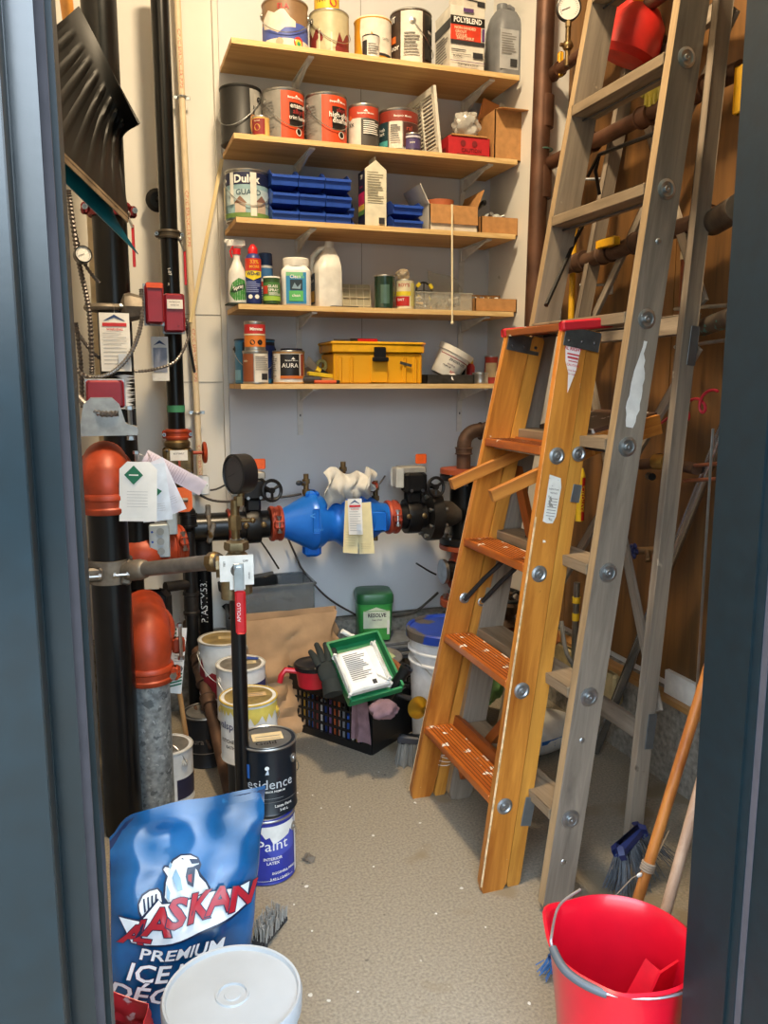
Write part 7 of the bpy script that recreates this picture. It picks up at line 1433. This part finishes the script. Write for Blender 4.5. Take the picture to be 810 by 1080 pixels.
t = thing('capped_pipe', 'short teal stained pipe stub beside the frame', 'pipe', (0, 0, 0)); b = MB(mat('#5c5146', .5, .5, .2, 20, spots=(('#4f9a94', .56, 30.),))); b.cyl(PX(742, 345, 1.68), PX(775, 333, 1.60), .026); b.build('pipe', t)
t = thing('capped_pipe', 'silver wrapped pipe end beside the frame above the ladder plate', 'pipe', (0, 0, 0)); b = MB(mat('#5a5148', .45, .6, .3, 18, .5)); b.cyl(PX(752, 235, 1.66), PX(780, 218, 1.58), .036); b.build('pipe', t)
t = thing('gas_valve', 'brass and iron valve assembly low on the plywood', 'valve', (0, 0, 0)); b = MB(rustp); b.tube([PX(676, 490, 1.68), PX(700, 487, 1.68), PX(735, 495, 1.66)], .018, n=12); thread_fit(b, PX(700, 487, 1.68), Vector((0, -1, 0)), .022, .05, rustp); b.build('iron_body', t); b = MB(mat('#c9a45a', .4, .8)); b.cyl(PX(692, 487, 1.66), PX(704, 487, 1.66), .025, n=14); b.build('brass_ring', t); b = MB(black); b.cyl(PX(684, 502, 1.67), PX(688, 503, 1.66), .012); b.build('knob', t)
t = thing('hose_tap', 'wall tap with a small blue star shaped handle', 'tap', PX(688, 581, 1.75)); b = MB(mat('#8a6a48', .5, .6)); b.cyl((.04, -.0, 0), (-.05, .02, 0), .013); b.cyl((-.02, 0, 0), (-.03, -.02, -.03), .010); b.build('body', t)
b = MB(mat('#1c2a5e', .4)); d_ = Vector((-1, .1, 0)); x_, y_, z_ = basis(d_)
for a in range(5): q = x_*math.cos(a*1.2566)+y_*math.sin(a*1.2566); b.sph(Vector((-.06, .022, 0))+q*.018, .011, None, 10, (.5, 1, 1))
b.sph((-.06, .022, 0), .014, None, 10, (.6, 1, 1)); b.build('star_handle', t)
co = [PX(668, 436, 1.70), PX(690, 440, 1.70), PX(712, 440, 1.70)]
pts = [PX(678, 438, 1.72), PX(692, 448, 1.72)]
c0, c1 = PX(712, 440, 1.70), PX(752, 420, 1.66)
for i in range(40): a = i*.38; f_ = i/39; q = c0.lerp(c1, f_); pts.append(q+Vector((0, .028*math.cos(a), .026*math.sin(a))))
cable('coiled_hose', 'thin red coiled air hose hanging on the plywood', pts, .0045, mat('#c22b3c', .4), ribs=False, cat='hose')
# red gear top right
t = thing('red_gear', 'bright red and yellow gear hanging on the pipes behind the ladder', 'gear', PX(668, 40, 1.69), (.25, .3, 0)); rg_ = mat('#c4241c', .5, bump=.2); b = MB(rg_); b.lathe([(.0, .10), (.05, .09), (.085, .05), (.098, -.01), (.10, -.05), (.08, -.07), (.0, -.075)], n=24, caps=False); b.box((-.02, .16, .06), (.03, .12, .24), None, (.3, .1, .1), bev=.01); b.build('red_shell', t); b = MB(yl); b.box((-.03, .03, .13), (.10, .05, .05), None, (.3, .5, 0), bev=.01); b.build('yellow_strap', t)
t = thing('yellow_glove', 'yellowed rubber glove hanging below the red gear', 'glove', PX(690, 86, 1.68)); gm_ = mat('#b3a33a', .4, 0, .2, 15); b = MB(gm_); b.sph((0, 0, .0), .045, None, 14, (.35, .8, 1.1))
for q in range(4): b.tube([(0, -.03+.02*q, -.02), (0, -.034+.023*q, -.065-.006*(q in (1, 2)))], .009, n=8)
b.tube([(0, .03, .0), (0, .055, -.03)], .009, n=8); b.build('glove', t)
t = thing('metal_edge_strip', 'thin bare metal strip standing by the right frame', 'strip', (0, 0, 0)); b = MB(steel); b.cyl(PX(752, 452, 1.40), PX(733, 760, 1.40), .0035, n=6); b.build('strip', t)
t = thing('foam_block', 'yellowish foam stained board edge at the wall foot behind the ladder', 'board', PX(618, 708, 1.76)); b = MB(mat('#b8a578', .8, 0, .15, 20, .5)); b.box((0, 0, 0), (.05, .45, .12), bev=.01); b.build('board', t)
# snow shovels on the left wall
def shovel(name, lab, quad, dmid, m, ribs=True, edge=None, thick=.006):
    """quad: 4 (px,py,d): top-left, top-right of the fold edge, bottom-right, bottom-left of the cutting edge"""
    A_, B_, C_, D_ = [AX(*q) for q in quad]; t = thing(name, lab, 'shovel', (0, 0, 0)); away = (ray(100, 130)).normalized()
    def f(u, v):
        p = A_.lerp(B_, u).lerp(D_.lerp(C_, u), v); p = p+away*(dmid*math.sin(PI*v))
        side = (B_-A_).normalized(); p = p-side*(.065*math.sin(PI*v)**1.2*u**3)
        if ribs: p = p-away*(.010*max(0, math.cos(u*9*2*PI))*min(1, 4*v)*min(1, 6*(1-v)))*(v > .2)
        return p
    b = MB(m); b.grid(f, 96 if ribs else 16, 20, None, True, thick); b.build('blade', t)
    if 0:
        b = MB(m); b.grid(lambda u, v: f(u, .0)+(away*-.0)+Vector((.0, 0, 0))+(f(u, 0)-f(u, .18)).normalized()*.0+(-away*.05+Vector((0, 0, .02)))*v, 12, 3, None, True, thick); b.build('top_lip', t)
    if edge: b = MB(edge); b.grid(lambda u, v: D_.lerp(C_, u)+(-away*.004)+Vector((0, 0, .012-.018*v)), 10, 2, None, True, .003); b.build('wear_strip', t)
    return t
sb = mat('#080706', .5, 0, .1, 10, .1); sb.node_tree.nodes['Principled BSDF'].inputs['Specular IOR Level'].default_value = .18
t = shovel('snow_shovel', 'black ribbed plastic snow shovel scoop hanging at the upper left', ((82, 8, 2.0), (148, 130, 2.0), (134, 232, 1.95), (-28, 76, 1.45)), .10, sb, True, mat('#8a7458', .6, .2, .2, 30))
b = MB(wood('#b5762a', '#e0a34e', 'z', .4, 30)); b.cyl(AX(73, 24, 2.03), AX(58, -90, 1.95), .016, n=14); b.build('handle', t)
t = shovel('teal_shovel', 'teal shovel blade hanging behind the black snow shovel', ((40, 125, 1.78), (128, 215, 2.02), (145, 268, 2.03), (50, 175, 1.78)), -.02, mat('#12606a', .3, 0, .15, 8), False, None, .004)
